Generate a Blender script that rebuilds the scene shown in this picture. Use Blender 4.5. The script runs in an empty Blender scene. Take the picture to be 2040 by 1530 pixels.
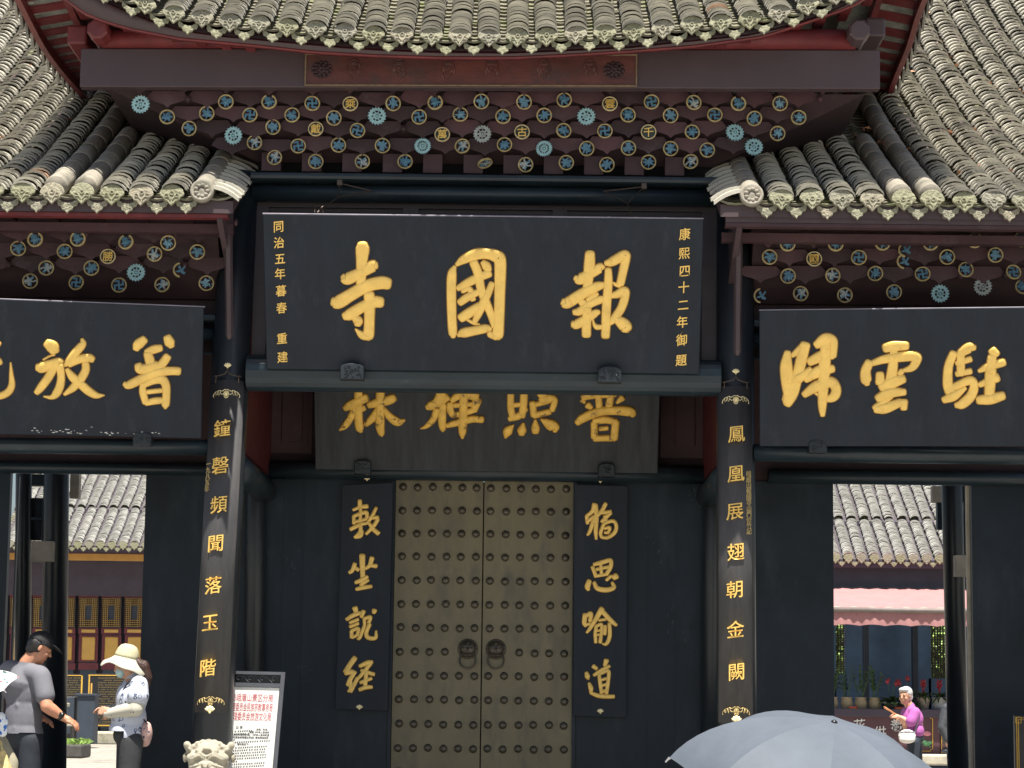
import bpy, bmesh, math, random
import numpy as np
from mathutils import Vector, Matrix
random.seed(7)
R = math.radians
S = bpy.context.scene
COL = S.collection

# ------------------------------------------------------------------ camera
F = 4700.0                                   # focal length in pixels of the 2040 px wide photograph
CAM = Vector((0.286, -17.5, 1.0))
PITCH, YAW, ROLL = math.atan(635.0 / F), R(-0.19), R(0.7)
fwd = Vector((math.sin(YAW) * math.cos(PITCH), math.cos(YAW) * math.cos(PITCH), math.sin(PITCH)))
r0 = Vector((math.cos(YAW), -math.sin(YAW), 0)); u0 = r0.cross(fwd)
rgt = r0 * math.cos(ROLL) + u0 * math.sin(ROLL); upv = u0 * math.cos(ROLL) - r0 * math.sin(ROLL)
cd = bpy.data.cameras.new('camera'); cam = bpy.data.objects.new('camera', cd); COL.objects.link(cam)
cd.sensor_width = 36; cd.lens = F / 2040 * 36; cd.clip_end = 2000; cd.clip_start = 0.1
M = Matrix((( rgt.x, upv.x, -fwd.x, CAM.x), (rgt.y, upv.y, -fwd.y, CAM.y), (rgt.z, upv.z, -fwd.z, CAM.z), (0, 0, 0, 1)))
cam.matrix_world = M
S.camera = cam

# ------------------------------------------------------------------ sky, sun, exposure
SUN_EL, SUN_AZ = 72.0, 8.0                  # azimuth: degrees to the right of straight behind the camera
W = bpy.data.worlds.new('World'); S.world = W; W.use_nodes = True
nt = W.node_tree; bg = nt.nodes['Background']
sk = nt.nodes.new('ShaderNodeTexSky'); sk.sky_type = 'NISHITA'; sk.sun_disc = False
sk.sun_elevation = R(SUN_EL); sk.sun_rotation = R(180 - SUN_AZ); sk.air_density = 1.0; sk.dust_density = 2.0
nt.links.new(sk.outputs['Color'], bg.inputs['Color']); bg.inputs['Strength'].default_value = 0.05
ld = bpy.data.lights.new('sun', 'SUN'); ld.energy = 5.0; ld.angle = R(0.5); ld.color = (1.0, 0.95, 0.86)
lo = bpy.data.objects.new('sun', ld); COL.objects.link(lo)
sd = Vector((math.sin(R(SUN_AZ)) * math.cos(R(SUN_EL)), -math.cos(R(SUN_AZ)) * math.cos(R(SUN_EL)), math.sin(R(SUN_EL))))
lo.rotation_euler = (-sd).to_track_quat('-Z', 'Y').to_euler()
S.view_settings.view_transform = 'Standard'; S.view_settings.look = 'None'
S.view_settings.exposure = 1.15; S.view_settings.gamma = 1.0; S.view_settings.use_curve_mapping = False

# ------------------------------------------------------------------ measuring
def ray(px, py):
    return fwd + rgt * ((px - 1020) / F) - upv * ((py - 765) / F)
def at(px, py, Y):
    d = ray(px, py); return CAM + d * ((Y - CAM.y) / d.y)
def atx(px, py, X):
    d = ray(px, py); return CAM + d * ((X - CAM.x) / d.x)
def on(px, py, P, N):
    d = ray(px, py); return CAM + d * ((Vector(P) - CAM).dot(N) / d.dot(N))
def zc(py, Y, px=965): return at(px, py, Y).z
def xs(px, py, Y): return at(px, py, Y).x

# ------------------------------------------------------------------ mesh helpers
class MB:
    def __init__(s): s.v = []; s.f = []; s.m = []; s.t = []
    def add(s, vs, fs, mi=0, tint=0.5):
        o = len(s.v); s.v += [tuple(p) for p in vs]
        for f in fs: s.f.append([i + o for i in f]); s.m.append(mi); s.t.append(tint)
        return s
    def box(s, a, b, mi=0, tint=0.5, Mx=None):
        x0, y0, z0 = a; x1, y1, z1 = b
        if x0 > x1: x0, x1 = x1, x0
        if y0 > y1: y0, y1 = y1, y0
        if z0 > z1: z0, z1 = z1, z0
        vs = [Vector(p) for p in ((x0,y0,z0),(x1,y0,z0),(x1,y1,z0),(x0,y1,z0),(x0,y0,z1),(x1,y0,z1),(x1,y1,z1),(x0,y1,z1))]
        if Mx is not None: vs = [Mx @ p for p in vs]
        return s.add(vs, [(3,2,1,0),(4,5,6,7),(0,1,5,4),(1,2,6,5),(2,3,7,6),(3,0,4,7)], mi, tint)
    def bbox(s, a, b, bev=0.01, mi=0, tint=0.5, Mx=None):      # box with chamfered edges
        bm = bmesh.new(); bmesh.ops.create_cube(bm, size=1)
        a = Vector(a); b = Vector(b); c = (a + b) / 2; d = b - a
        for v in bm.verts: v.co = Vector((v.co.x * abs(d.x), v.co.y * abs(d.y), v.co.z * abs(d.z))) + c
        bmesh.ops.bevel(bm, geom=bm.edges[:], offset=bev, segments=2, affect='EDGES', profile=0.5)
        vs = [(Mx @ v.co if Mx is not None else v.co.copy()) for v in bm.verts]
        bm.verts.index_update(); fs = [[v.index for v in f.verts] for f in bm.faces]; bm.free()
        return s.add(vs, fs, mi, tint)
    def tube(s, pts, rad, n=12, mi=0, tint=0.5, cap=True, flat=1.0):
        pts = [Vector(p) for p in pts]; k = len(pts)
        rs = rad if isinstance(rad, (list, tuple)) else [rad] * k
        vs = []; T0 = (pts[1] - pts[0]).normalized()
        ref = Vector((0, 0, 1)) if abs(T0.z) < 0.9 else Vector((0, 1, 0))
        u = T0.cross(ref).normalized()
        for i, p in enumerate(pts):
            T = (pts[min(i + 1, k - 1)] - pts[max(i - 1, 0)]).normalized()
            u = (u - T * u.dot(T)).normalized(); w = T.cross(u)
            for j in range(n):
                a = 2 * math.pi * j / n
                vs.append(p + (u * math.cos(a) + w * math.sin(a) * flat) * rs[i])
        fs = [(i * n + j, i * n + (j + 1) % n, (i + 1) * n + (j + 1) % n, (i + 1) * n + j) for i in range(k - 1) for j in range(n)]
        if cap: fs += [tuple(reversed(range(n))), tuple(range((k - 1) * n, k * n))]
        return s.add(vs, fs, mi, tint)
    def lathe(s, prof, c, n=16, mi=0, tint=0.5, Mx=None):     # prof: (r, z)
        vs = []; k = len(prof); c = Vector(c)
        for r, z in prof:
            for j in range(n):
                a = 2 * math.pi * j / n; p = Vector((r * math.cos(a), r * math.sin(a), z))
                vs.append((Mx @ p if Mx is not None else p) + c)
        fs = [(i * n + j, i * n + (j + 1) % n, (i + 1) * n + (j + 1) % n, (i + 1) * n + j) for i in range(k - 1) for j in range(n)]
        fs += [tuple(reversed(range(n))), tuple(range((k - 1) * n, k * n))]
        return s.add(vs, fs, mi, tint)
    def prism(s, poly, O, ux, uy, d, mi=0, tint=0.5, bev=0.0, relief=0.0):   # poly (x, y) in plane O, ux, uy; thickness d along ux x uy
        O = Vector(O); ux = Vector(ux); uy = Vector(uy); n = ux.cross(uy).normalized(); k = len(poly)
        cx = sum(p[0] for p in poly) / k; cy = sum(p[1] for p in poly) / k
        back = [O + ux * x + uy * y for x, y in poly]
        if bev:
            def inn(x, y):
                L = math.hypot(x - cx, y - cy) or 1; q = max(0.0, 1 - bev / L); return cx + (x - cx) * q, cy + (y - cy) * q
            mid = [b + n * (d - bev) for b in back]
            front = [O + ux * inn(x, y)[0] + uy * inn(x, y)[1] + n * d for x, y in poly]
            vs = back + mid + front
            fs = [tuple(reversed(range(k))), tuple(range(2 * k, 3 * k))]
            for q in (0, k): fs += [(q + i, q + (i + 1) % k, q + k + (i + 1) % k, q + k + i) for i in range(k)]
        else:
            vs = back + [b + n * d for b in back]
            fs = [tuple(reversed(range(k))), tuple(range(k, 2 * k))] + [(i, (i + 1) % k, k + (i + 1) % k, k + i) for i in range(k)]
        return s.add(vs, fs, mi, tint)
    def ell(s, c, r, Mx=None, n=14, mi=0, tint=0.5):
        m = n // 2 + 2; vs = []; c = Vector(c)
        for i in range(1, m):
            th = math.pi * i / m
            for j in range(n):
                a = 2 * math.pi * j / n
                p = Vector((r[0] * math.sin(th) * math.cos(a), r[1] * math.sin(th) * math.sin(a), r[2] * math.cos(th)))
                vs.append((Mx @ p if Mx is not None else p) + c)
        top = Vector((0, 0, r[2])); bot = Vector((0, 0, -r[2]))
        if Mx is not None: top = Mx @ top; bot = Mx @ bot
        vs += [top + c, bot + c]; q = len(vs)
        fs = [(i * n + j, (i + 1) * n + j, (i + 1) * n + (j + 1) % n, i * n + (j + 1) % n) for i in range(m - 2) for j in range(n)]
        fs += [(q - 2, j, (j + 1) % n) for j in range(n)] + [(q - 1, (m - 2) * n + (j + 1) % n, (m - 2) * n + j) for j in range(n)]
        return s.add(vs, fs, mi, tint)
    def cap(s, a, b, ra, rb, n=12, mi=0):                     # tapered capsule
        a = Vector(a); b = Vector(b); d = (b - a); L = d.length or 1e-6; d /= L
        pts = []; rs = []
        for t in (-0.95, -0.7, -0.35, 0): pts.append(a + d * ra * t); rs.append(ra * math.sqrt(max(0.02, 1 - t * t)))
        for t in (0, 0.35, 0.7, 0.95): pts.append(b + d * rb * t); rs.append(rb * math.sqrt(max(0.02, 1 - t * t)))
        return s.tube(pts, rs, n, mi)
    def build(s, name, mats, parent=None, smooth=False, shear=0.0):
        me = bpy.data.meshes.new(name)
        v = s.v if not shear else [(x, y + shear * x, z) for x, y, z in s.v]
        me.from_pydata(v, [], s.f)
        mats = mats if isinstance(mats, (list, tuple)) else [mats]
        for m in mats: me.materials.append(MT[m])
        if len(mats) > 1: me.polygons.foreach_set('material_index', s.m)
        if smooth: me.polygons.foreach_set('use_smooth', [True] * len(s.f))
        at_ = me.attributes.new('tint', 'FLOAT', 'FACE'); at_.data.foreach_set('value', s.t)
        me.update()
        o = bpy.data.objects.new(name, me); COL.objects.link(o)
        if parent is not None: hang(o, parent)
        return o
def hang(o, parent):
    o.parent = parent
    pm = Matrix.LocRotScale(parent.location, parent.rotation_euler, parent.scale)
    if parent.parent is not None or parent.type == 'MESH': pm = Matrix.Identity(4)
    o.matrix_parent_inverse = pm.inverted()
def organic(mb, name, mat, parent=None, voxel=0.012, smooth=4, sub=False):      # one continuous surface from overlapping volumes
    o = mb.build(name, mat)
    m = o.modifiers.new('r', 'REMESH'); m.mode = 'VOXEL'; m.voxel_size = voxel; m.use_smooth_shade = True
    q = o.modifiers.new('s', 'SMOOTH'); q.iterations = smooth; q.factor = 0.5
    dg = bpy.context.evaluated_depsgraph_get(); me = bpy.data.meshes.new_from_object(o.evaluated_get(dg))
    old = o.data; o.modifiers.clear(); o.data = me; bpy.data.meshes.remove(old)
    if not me.materials: me.materials.append(MT[mat])
    for p in me.polygons: p.use_smooth = True
    if parent is not None: hang(o, parent)
    return o
def thing(name, label, cat, loc=(0, 0, 0), rotz=0.0, group=None):
    o = bpy.data.objects.new(name, None); COL.objects.link(o); o.location = loc; o.rotation_euler = (0, 0, rotz)
    o.empty_display_size = 0.1
    return tag(o, label, cat, group)
def tag(o, label=None, cat=None, group=None, kind=None):
    if label: o['label'] = label
    if cat: o['category'] = cat
    if group: o['group'] = group
    if kind: o['kind'] = kind
    return o
def copy_tree(o, parent=None):
    c = o.copy(); COL.objects.link(c)
    if parent is not None: c.parent = parent
    for ch in list(o.children): copy_tree(ch, c)
    return c
def catmull(P, n=6):
    P = [np.array(p, float) for p in P]
    if len(P) < 3: return [P[0] + (P[-1] - P[0]) * t for t in np.linspace(0, 1, n + 1)]
    Q = [2 * P[0] - P[1]] + P + [2 * P[-1] - P[-2]]; out = []
    for i in range(1, len(Q) - 2):
        a, b, c, d = Q[i - 1], Q[i], Q[i + 1], Q[i + 2]
        for t in np.linspace(0, 1, n, endpoint=False):
            out.append(0.5 * (2 * b + (c - a) * t + (2 * a - 5 * b + 4 * c - d) * t * t + (3 * b - 3 * c + d - a) * t ** 3))
    out.append(P[-1]); return out

# ------------------------------------------------------------------ materials
MT = {}
def mat(name, col, rough=0.5, metal=0.0, var=0.25, scale=6.0, stretch=(1, 1, 1), bump=0.0, bscale=40.0, col2=None, tint=0.0, spec=0.5, rvar=0.0, ramp=None, stain=None, transl=0.0, slabs=None):
    m = bpy.data.materials.new(name); m.use_nodes = True; n = m.node_tree.nodes; L = m.node_tree.links
    b = n['Principled BSDF']; b.inputs['Roughness'].default_value = rough; b.inputs['Metallic'].default_value = metal
    b.inputs['Specular IOR Level'].default_value = spec
    tc = n.new('ShaderNodeTexCoord'); mp = n.new('ShaderNodeMapping'); mp.inputs['Scale'].default_value = stretch
    L.new(tc.outputs['Object'], mp.inputs['Vector'])
    nz = n.new('ShaderNodeTexNoise'); nz.inputs['Scale'].default_value = scale; nz.inputs['Detail'].default_value = 6; nz.inputs['Roughness'].default_value = 0.62
    L.new(mp.outputs['Vector'], nz.inputs['Vector'])
    mx = n.new('ShaderNodeMix'); mx.data_type = 'RGBA'
    c2 = col2 if col2 else tuple(min(1, c * (1 + var)) for c in col); c1 = col if col2 else tuple(c * (1 - var) for c in col)
    mx.inputs['A'].default_value = (*c1, 1); mx.inputs['B'].default_value = (*c2, 1)
    cr = n.new('ShaderNodeMapRange'); cr.inputs['From Min'].default_value = 0.3; cr.inputs['From Max'].default_value = 0.7
    L.new(nz.outputs['Fac'], cr.inputs['Value']); L.new(cr.outputs['Result'], mx.inputs['Factor'])
    out = mx.outputs['Result']
    if tint:
        a = n.new('ShaderNodeAttribute'); a.attribute_name = 'tint'
        if ramp:
            rp = n.new('ShaderNodeValToRGB'); e = rp.color_ramp.elements
            while len(e) < len(ramp): e.new(0.5)
            for q, (p, c) in zip(e, ramp): q.position = p; q.color = (*c, 1)
            L.new(a.outputs['Fac'], rp.inputs['Fac'])
            m2 = n.new('ShaderNodeMix'); m2.data_type = 'RGBA'; m2.blend_type = 'MIX'; m2.inputs['Factor'].default_value = tint
            L.new(out, m2.inputs['A']); L.new(rp.outputs['Color'], m2.inputs['B']); out = m2.outputs['Result']
        else:
            mr = n.new('ShaderNodeMapRange'); mr.inputs['To Min'].default_value = 1 - tint; mr.inputs['To Max'].default_value = 1 + tint
            L.new(a.outputs['Fac'], mr.inputs['Value'])
            m2 = n.new('ShaderNodeMix'); m2.data_type = 'RGBA'; m2.blend_type = 'MULTIPLY'; m2.inputs['Factor'].default_value = 1
            L.new(out, m2.inputs['A']); L.new(mr.outputs['Result'], m2.inputs['B']); out = m2.outputs['Result']
    if stain:
        sc, sscale, lo_, hi_, sst = stain
        z2 = n.new('ShaderNodeTexNoise'); z2.inputs['Scale'].default_value = sscale; z2.inputs['Detail'].default_value = 5; z2.inputs['Roughness'].default_value = 0.7
        mp2 = n.new('ShaderNodeMapping'); mp2.inputs['Scale'].default_value = sst; mp2.inputs['Location'].default_value = (3.1, 7.7, 1.3)
        L.new(tc.outputs['Object'], mp2.inputs['Vector']); L.new(mp2.outputs['Vector'], z2.inputs['Vector'])
        r2 = n.new('ShaderNodeMapRange'); r2.inputs['From Min'].default_value = lo_; r2.inputs['From Max'].default_value = hi_
        L.new(z2.outputs['Fac'], r2.inputs['Value'])
        m3 = n.new('ShaderNodeMix'); m3.data_type = 'RGBA'; m3.inputs['B'].default_value = (*sc, 1)
        L.new(out, m3.inputs['A']); L.new(r2.outputs['Result'], m3.inputs['Factor']); out = m3.outputs['Result']
    if slabs:
        bw, bh = slabs; br = n.new('ShaderNodeTexBrick'); br.inputs['Scale'].default_value = 1; br.inputs['Brick Width'].default_value = bw; br.inputs['Row Height'].default_value = bh; br.inputs['Mortar Size'].default_value = .012
        br.inputs['Color1'].default_value = (.86, .86, .86, 1); br.inputs['Color2'].default_value = (1.08, 1.06, 1.02, 1); br.inputs['Mortar'].default_value = (.38, .36, .32, 1)
        L.new(tc.outputs['Object'], br.inputs['Vector']); m4 = n.new('ShaderNodeMix'); m4.data_type = 'RGBA'; m4.blend_type = 'MULTIPLY'; m4.inputs['Factor'].default_value = 1
        L.new(out, m4.inputs['A']); L.new(br.outputs['Color'], m4.inputs['B']); out = m4.outputs['Result']
    L.new(out, b.inputs['Base Color'])
    if rvar:
        r3 = n.new('ShaderNodeMapRange'); r3.inputs['To Min'].default_value = rough - rvar; r3.inputs['To Max'].default_value = rough + rvar
        L.new(nz.outputs['Fac'], r3.inputs['Value']); L.new(r3.outputs['Result'], b.inputs['Roughness'])
    if bump:
        z3 = n.new('ShaderNodeTexNoise'); z3.inputs['Scale'].default_value = bscale; z3.inputs['Detail'].default_value = 4
        L.new(mp.outputs['Vector'], z3.inputs['Vector'])
        bp = n.new('ShaderNodeBump'); bp.inputs['Strength'].default_value = bump; bp.inputs['Distance'].default_value = 0.02
        L.new(z3.outputs['Fac'], bp.inputs['Height']); L.new(bp.outputs['Normal'], b.inputs['Normal'])
    if transl:
        b.inputs['Subsurface Weight'].default_value = transl; b.inputs['Subsurface Radius'].default_value = (0.01, 0.006, 0.004)
    MT[name] = m; return m
mat('black_lacquer', (.021, .026, .031), .32, spec=.4, var=.3, scale=3, stretch=(1, 1, .5), bump=.08, bscale=9, rvar=.12, stain=((.05, .055, .06), 4, .62, .85, (3, 3, .5)))
mat('beam_lacquer', (.018, .029, .037), .34, spec=.4, var=.3, scale=5, stretch=(.4, 1, 1.5), bump=.1, bscale=12, rvar=.1, stain=((.08, .085, .085), 7, .62, .9, (1, 1, 3)))
mat('wall_lacquer', (.010, .018, .027), .42, spec=.28, var=.35, scale=2.5, bump=.06, bscale=6, rvar=.1, stain=((.026, .037, .048), 2.2, .52, .8, (2, 2, .6)))
mat('plaque_black', (.017, .0225, .032), .46, spec=.2, var=.18, scale=2.2, stretch=(3, 3, .6), bump=.04, bscale=14, rvar=.06, stain=((.036, .040, .047), 3, .55, .85, (3, 3, .4)))
mat('couplet_black', (.056, .055, .057), .42, spec=.3, var=.2, scale=3, stretch=(2, 2, .5), bump=.05, rvar=.08, stain=((.090, .085, .083), 4, .5, .8, (3, 3, .5)))
mat('plaque_old', (.043, .047, .052), .55, spec=.2, var=.3, scale=3, stretch=(5, 1, .6), bump=.05, stain=((.05, .048, .045), 4, .55, .9, (4, 4, .5)))
mat('gold', (.88, .58, .15), .40, .25, var=.12, scale=9, bump=.3, bscale=16, stain=((.60, .34, .06), 18, .60, .78, (1, 1, 1)))
mat('scuff', (.10, .105, .11), .7, var=.4, scale=20)
mat('rim_shadow', (.30, .155, .03), .5, .1, var=.3)  # shadow outline round the carved characters, painted as dark strokes
mat('gold_worn', (.88, .52, .09), .5, .15, var=.2, scale=12, bump=.12, bscale=50, stain=((.16, .085, .03), 14, .56, .66, (1, 1, 1)))
mat('gold_edge', (.95, .80, .45), .4, .2, var=.1)
mat('gold_dull', (.50, .38, .16), .5, .2, var=.3, scale=20, bump=.2)
mat('brown_paint', (.060, .038, .042), .5, var=.14, scale=2, stretch=(1, 1, 1), bump=.04, bscale=20, rvar=.05)
mat('panel_brown', (.042, .032, .036), .55, var=.2, scale=4, stretch=(1, 1, 4), bump=.05)
mat('maroon', (.055, .023, .027), .6, var=.3, scale=3, bump=.08, bscale=25, tint=.45, stain=((.082, .052, .056), 5, .56, .78, (1, 1, 1)))
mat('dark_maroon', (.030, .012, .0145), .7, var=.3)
mat('red_paint', (.135, .020, .022), .5, var=.3, scale=6, bump=.05)
mat('deep_red', (.085, .012, .014), .55, var=.3, scale=5)
mat('red_board', (.095, .028, .022), .45, var=.35, scale=4, stretch=(1, 1, 2), bump=.1, bscale=30, stain=((.05, .03, .03), 6, .5, .7, (1, 1, 1)))
mat('old_brass_trim', (.20, .14, .08), .5, .2, var=.3, scale=20)
mat('void', (.004, .004, .005), .9, var=.1)
TR = [(0.0, (.055, .055, .055)), (.2, (.16, .152, .135)), (.55, (.36, .34, .285)), (.9, (.53, .50, .41)), (.985, (.58, .54, .43)), (1.0, (.48, .21, .10))]
mat('tile', (.17, .165, .14), .85, var=.3, scale=11, bump=.10, bscale=50, col2=(.48, .455, .375), tint=.62, ramp=TR, stain=((.17, .17, .10), 2.3, .60, .78, (1, 1, 1)))
TR2 = [(0.0, (.36, .36, .34)), (.5, (.48, .475, .445)), (1.0, (.58, .57, .53))]
mat('tile_new', (.40, .395, .37), .85, var=.2, scale=10, bump=.15, col2=(.56, .55, .51), tint=.6, ramp=TR2)
mat('trough', (.075, .07, .055), .9, var=.4, scale=12, bump=.3, col2=(.22, .205, .145), stain=((.14, .16, .06), 4, .52, .68, (1, 1, 1)))
mat('roll_tile', (.19, .172, .14), .85, var=.3, scale=5, bump=.2, bscale=30, col2=(.31, .28, .225), tint=.25, stain=((.10, .105, .075), 6, .55, .7, (1, 1, 1)))
DR = [(0, (.23, .225, .135)), (.35, (.28, .27, .18)), (.6, (.24, .225, .18)), (.8, (.32, .28, .21)), (1, (.20, .195, .175))]
mat('drip_tile', (.23, .23, .15), .85, var=.25, scale=16, bump=.9, bscale=42, tint=.7, ramp=DR, stain=((.11, .11, .08), 40, .54, .7, (1, 1, 1)))
mat('plaster_grey', (.20, .205, .185), .9, var=.45, scale=9, bump=.3)
mat('plaster', (.62, .61, .58), .9, var=.2, scale=4, bump=.2, stain=((.25, .25, .24), 5, .5, .65, (1, 1, 1)))
mat('ring_gold', (.43, .34, .155), .5, .1, var=.3, scale=25)
mat('ring_cream', (.62, .50, .27), .5, .1, var=.2, scale=25)
mat('blue_enamel', (.070, .17, .245), .45, var=.35, scale=18)
mat('blue_pale', (.115, .235, .31), .45, var=.35, scale=18)
mat('silver_enamel', (.30, .33, .32), .45, var=.35, scale=18)
mat('teal_enamel', (.28, .47, .50), .5, var=.2, scale=18)
mat('green_black', (.02, .033, .03), .5, var=.2)
mat('bronze_sheet', (.172, .147, .088), .48, .3, var=.16, scale=2.2, stretch=(1.5, 1, .7), bump=.05, bscale=8, rvar=.08, stain=((.112, .101, .075), 3.5, .48, .72, (2, 2, .7)))
mat('bronze_stud', (.105, .090, .066), .36, .4, var=.25, scale=8)
mat('forecourt_stone', (.31, .30, .28), .85, slabs=(1.2, .6), var=.18, scale=2.5, bump=.1, bscale=20)
mat('court_stone', (.33, .305, .265), .85, slabs=(1.3, .65), stain=((.20, .185, .16), 1.1, .5, .75, (1, 1, 1)), var=.16, scale=1.6, stretch=(.4, 1.6, 1), bump=.1, bscale=10)
mat('floor_stone', (.22, .21, .19), .8, var=.2, scale=3)
mat('kerb_stone', (.42, .39, .31), .9, var=.3, scale=3, bump=.2, stain=((.2, .22, .1), 3, .55, .7, (1, 1, 1)))
mat('lion_stone', (.29, .265, .20), .88, var=.2, scale=9, bump=.35, bscale=45, col2=(.40, .37, .29), stain=((.17, .15, .10), 12, .58, .75, (1, 1, 1)))
mat('dark_stone', (.07, .065, .06), .8, var=.35, scale=8, bump=.3)
mat('white_board', (.80, .80, .76), .45, var=.03)
mat('frame_grey', (.085, .09, .105), .45, var=.15, scale=6)
mat('ink_red', (.55, .10, .13), .6, var=.1)
mat('ink_black', (.06, .06, .065), .6, var=.1)
mat('sign_black', (.012, .012, .015), .35, var=.2)
mat('dim_gold', (.27, .20, .085), .5, .1, var=.3, scale=20)
mat('gold_paint', (.62, .38, .06), .4, .1, var=.15)
mat('skin', (.55, .30, .195), .55, var=.12, scale=6, transl=.15)
mat('skin_tan', (.50, .235, .14), .5, var=.14, scale=6, transl=.15)
mat('hair_black', (.012, .010, .010), .45, var=.4, scale=30, stretch=(1, 1, .3), bump=.4)
mat('hair_brown', (.045, .020, .014), .45, var=.5, scale=30, stretch=(3, 3, .3), bump=.5)
mat('hair_white', (.52, .51, .50), .6, var=.12, scale=40, bump=.5)
mat('tee_grey', (.145, .145, .168), .85, var=.14, scale=5, stretch=(1, 1, .5), bump=.5, bscale=7)
mat('denim_dark', (.016, .021, .030), .8, var=.3, scale=6, bump=.35, bscale=8)
mat('cap_black', (.011, .011, .013), .75, var=.3, scale=20, bump=.15)
mat('watch_black', (.012, .012, .012), .35, var=.2)
mat('trouser_grey', (.030, .032, .035), .8, var=.2, scale=7, bump=.3, bscale=9)
mat('cream_cloth', (.46, .43, .28), .85, var=.1, scale=10, bump=.2, bscale=15)
mat('cream_brim', (.50, .48, .39), .85, var=.07, scale=10, bump=.2, bscale=15)
mat('mask_blue', (.42, .58, .60), .8, var=.08)
mat('purple_cloth', (.40, .11, .36), .8, var=.15, scale=8, bump=.35, bscale=10)
mat('navy_cloth', (.020, .028, .042), .8, var=.3, scale=8, bump=.2)
mat('coat_dark', (.045, .050, .060), .7, var=.3, scale=5, bump=.35, bscale=8)
mat('white_canvas', (.74, .72, .68), .85, var=.1, scale=14, bump=.3)
mat('strap_grey', (.25, .23, .27), .8)
mat('strap_black', (.012, .012, .016), .7)
mat('khaki_cloth', (.26, .235, .165), .85, var=.15, scale=7, bump=.3, bscale=9)
mat('straw', (.50, .39, .17), .85, var=.35, scale=26, bump=.6, bscale=60)
mat('umbrella_cloth', (.088, .104, .128), .68, spec=.3, var=.10, scale=5, bump=.22, bscale=11)
mat('steel', (.55, .55, .56), .3, .8)
mat('parasol_cloth', (.78, .79, .80), .7, var=.04)
mat('incense', (.55, .24, .10), .8)
mat('hall_purple', (.052, .040, .060), .65, var=.15, scale=3)
mat('hall_orange', (.52, .27, .065), .6, var=.12, scale=4)
mat('hall_gold', (.56, .33, .08), .6, var=.10, scale=4)
mat('hall_red', (.13, .025, .035), .6, var=.2, scale=5)
mat('hall_blue', (.030, .041, .060), .6, var=.2, scale=4)
mat('haze_blue', (.085, .150, .250), .7, var=.25, scale=2)  # back wall tinted blue-grey in place of incense haze
mat('lattice_gold', (.30, .19, .06), .6, var=.15, scale=8)
mat('lattice_dark', (.055, .035, .03), .6, var=.2)
mat('awning_pink', (.36, .175, .175), .85, var=.08, scale=3, bump=.2, bscale=6)
mat('awning_beige', (.40, .32, .24), .85, var=.08, scale=3)
mat('wood_bar', (.17, .14, .13), .6, var=.2, scale=6)
mat('tie_wood', (.46, .41, .33), .65, var=.25, scale=6, stretch=(1, 4, 1))
mat('counter_maroon', (.085, .035, .045), .6, var=.1, scale=3)
mat('white_letter', (.62, .62, .60), .6)
mat('lotus_pink', (.60, .22, .27), .6, var=.3, scale=20)
mat('lotus_green', (.07, .20, .09), .6, var=.4, scale=20)
mat('clay_pot', (.37, .29, .17), .7, var=.12, scale=10)
mat('marble_pot', (.34, .27, .22), .4, var=.45, scale=14)
mat('white_pot', (.45, .46, .46), .4, var=.1)
mat('leaf_green', (.050, .105, .032), .6, var=.5, scale=8, tint=.5)
mat('leaf_bright', (.20, .32, .07), .6, var=.4, scale=2, tint=.6)
mat('flower_red', (.26, .015, .025), .45, var=.3, scale=20)
mat('sign_red', (.55, .06, .035), .5)
mat('bark', (.10, .075, .05), .9, var=.3, bump=.5)
mat('dead_leaf', (.50, .24, .13), .8, var=.4, scale=8, tint=.5)
mat('wire_metal', (.10, .075, .06), .5, .5)
mat('wood_raw', (.24, .21, .17), .7, var=.25, scale=5, stretch=(4, 4, .6), bump=.1)
def pattern_mat(name, base, inks, scale, thr, rough=.85):     # printed fabric: small shapes of other colours
    m = mat(name, base, rough, var=.05); n = m.node_tree.nodes; L = m.node_tree.links; b = n['Principled BSDF']
    tc = n.new('ShaderNodeTexCoord'); src = b.inputs['Base Color'].links[0].from_socket
    for i, ink in enumerate(inks):
        v = n.new('ShaderNodeTexVoronoi'); v.feature = 'F1'; v.inputs['Scale'].default_value = scale * (1 + .23 * i); v.inputs['Randomness'].default_value = .75
        mp = n.new('ShaderNodeMapping'); mp.inputs['Location'].default_value = (i * 3.3, i * 1.7, i * 2.1)
        L.new(tc.outputs['Object'], mp.inputs['Vector']); L.new(mp.outputs['Vector'], v.inputs['Vector'])
        w = n.new('ShaderNodeTexNoise'); w.inputs['Scale'].default_value = scale * 2.5; L.new(tc.outputs['Object'], w.inputs['Vector'])
        ad = n.new('ShaderNodeMath'); ad.operation = 'MULTIPLY_ADD'; ad.inputs[1].default_value = .35; L.new(w.outputs['Fac'], ad.inputs[0]); L.new(v.outputs['Distance'], ad.inputs[2])
        c1 = n.new('ShaderNodeMath'); c1.operation = 'COMPARE'; c1.inputs[1].default_value = thr[0]; c1.inputs[2].default_value = thr[1]; L.new(ad.outputs[0], c1.inputs[0])
        mx = n.new('ShaderNodeMix'); mx.data_type = 'RGBA'; mx.inputs['B'].default_value = (*ink, 1)
        L.new(src, mx.inputs['A']); L.new(c1.outputs[0], mx.inputs['Factor']); src = mx.outputs['Result']
    L.new(src, b.inputs['Base Color']); return m
pattern_mat('heart_print', (.46, .49, .57), [(.06, .08, .12), (.08, .10, .17)], 15, (.40, .05))
pattern_mat('dot_sleeve', (.48, .46, .38), [(.10, .10, .08)], 26, (.24, .075))
pattern_mat('floral_bag', (.55, .36, .32), [(.03, .06, .10), (.60, .55, .5)], 16, (.30, .12))
pattern_mat('ink_parasol', (.62, .64, .65), [(.10, .16, .15), (.45, .05, .06), (.03, .06, .05)], 12, (.36, .045))
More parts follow.
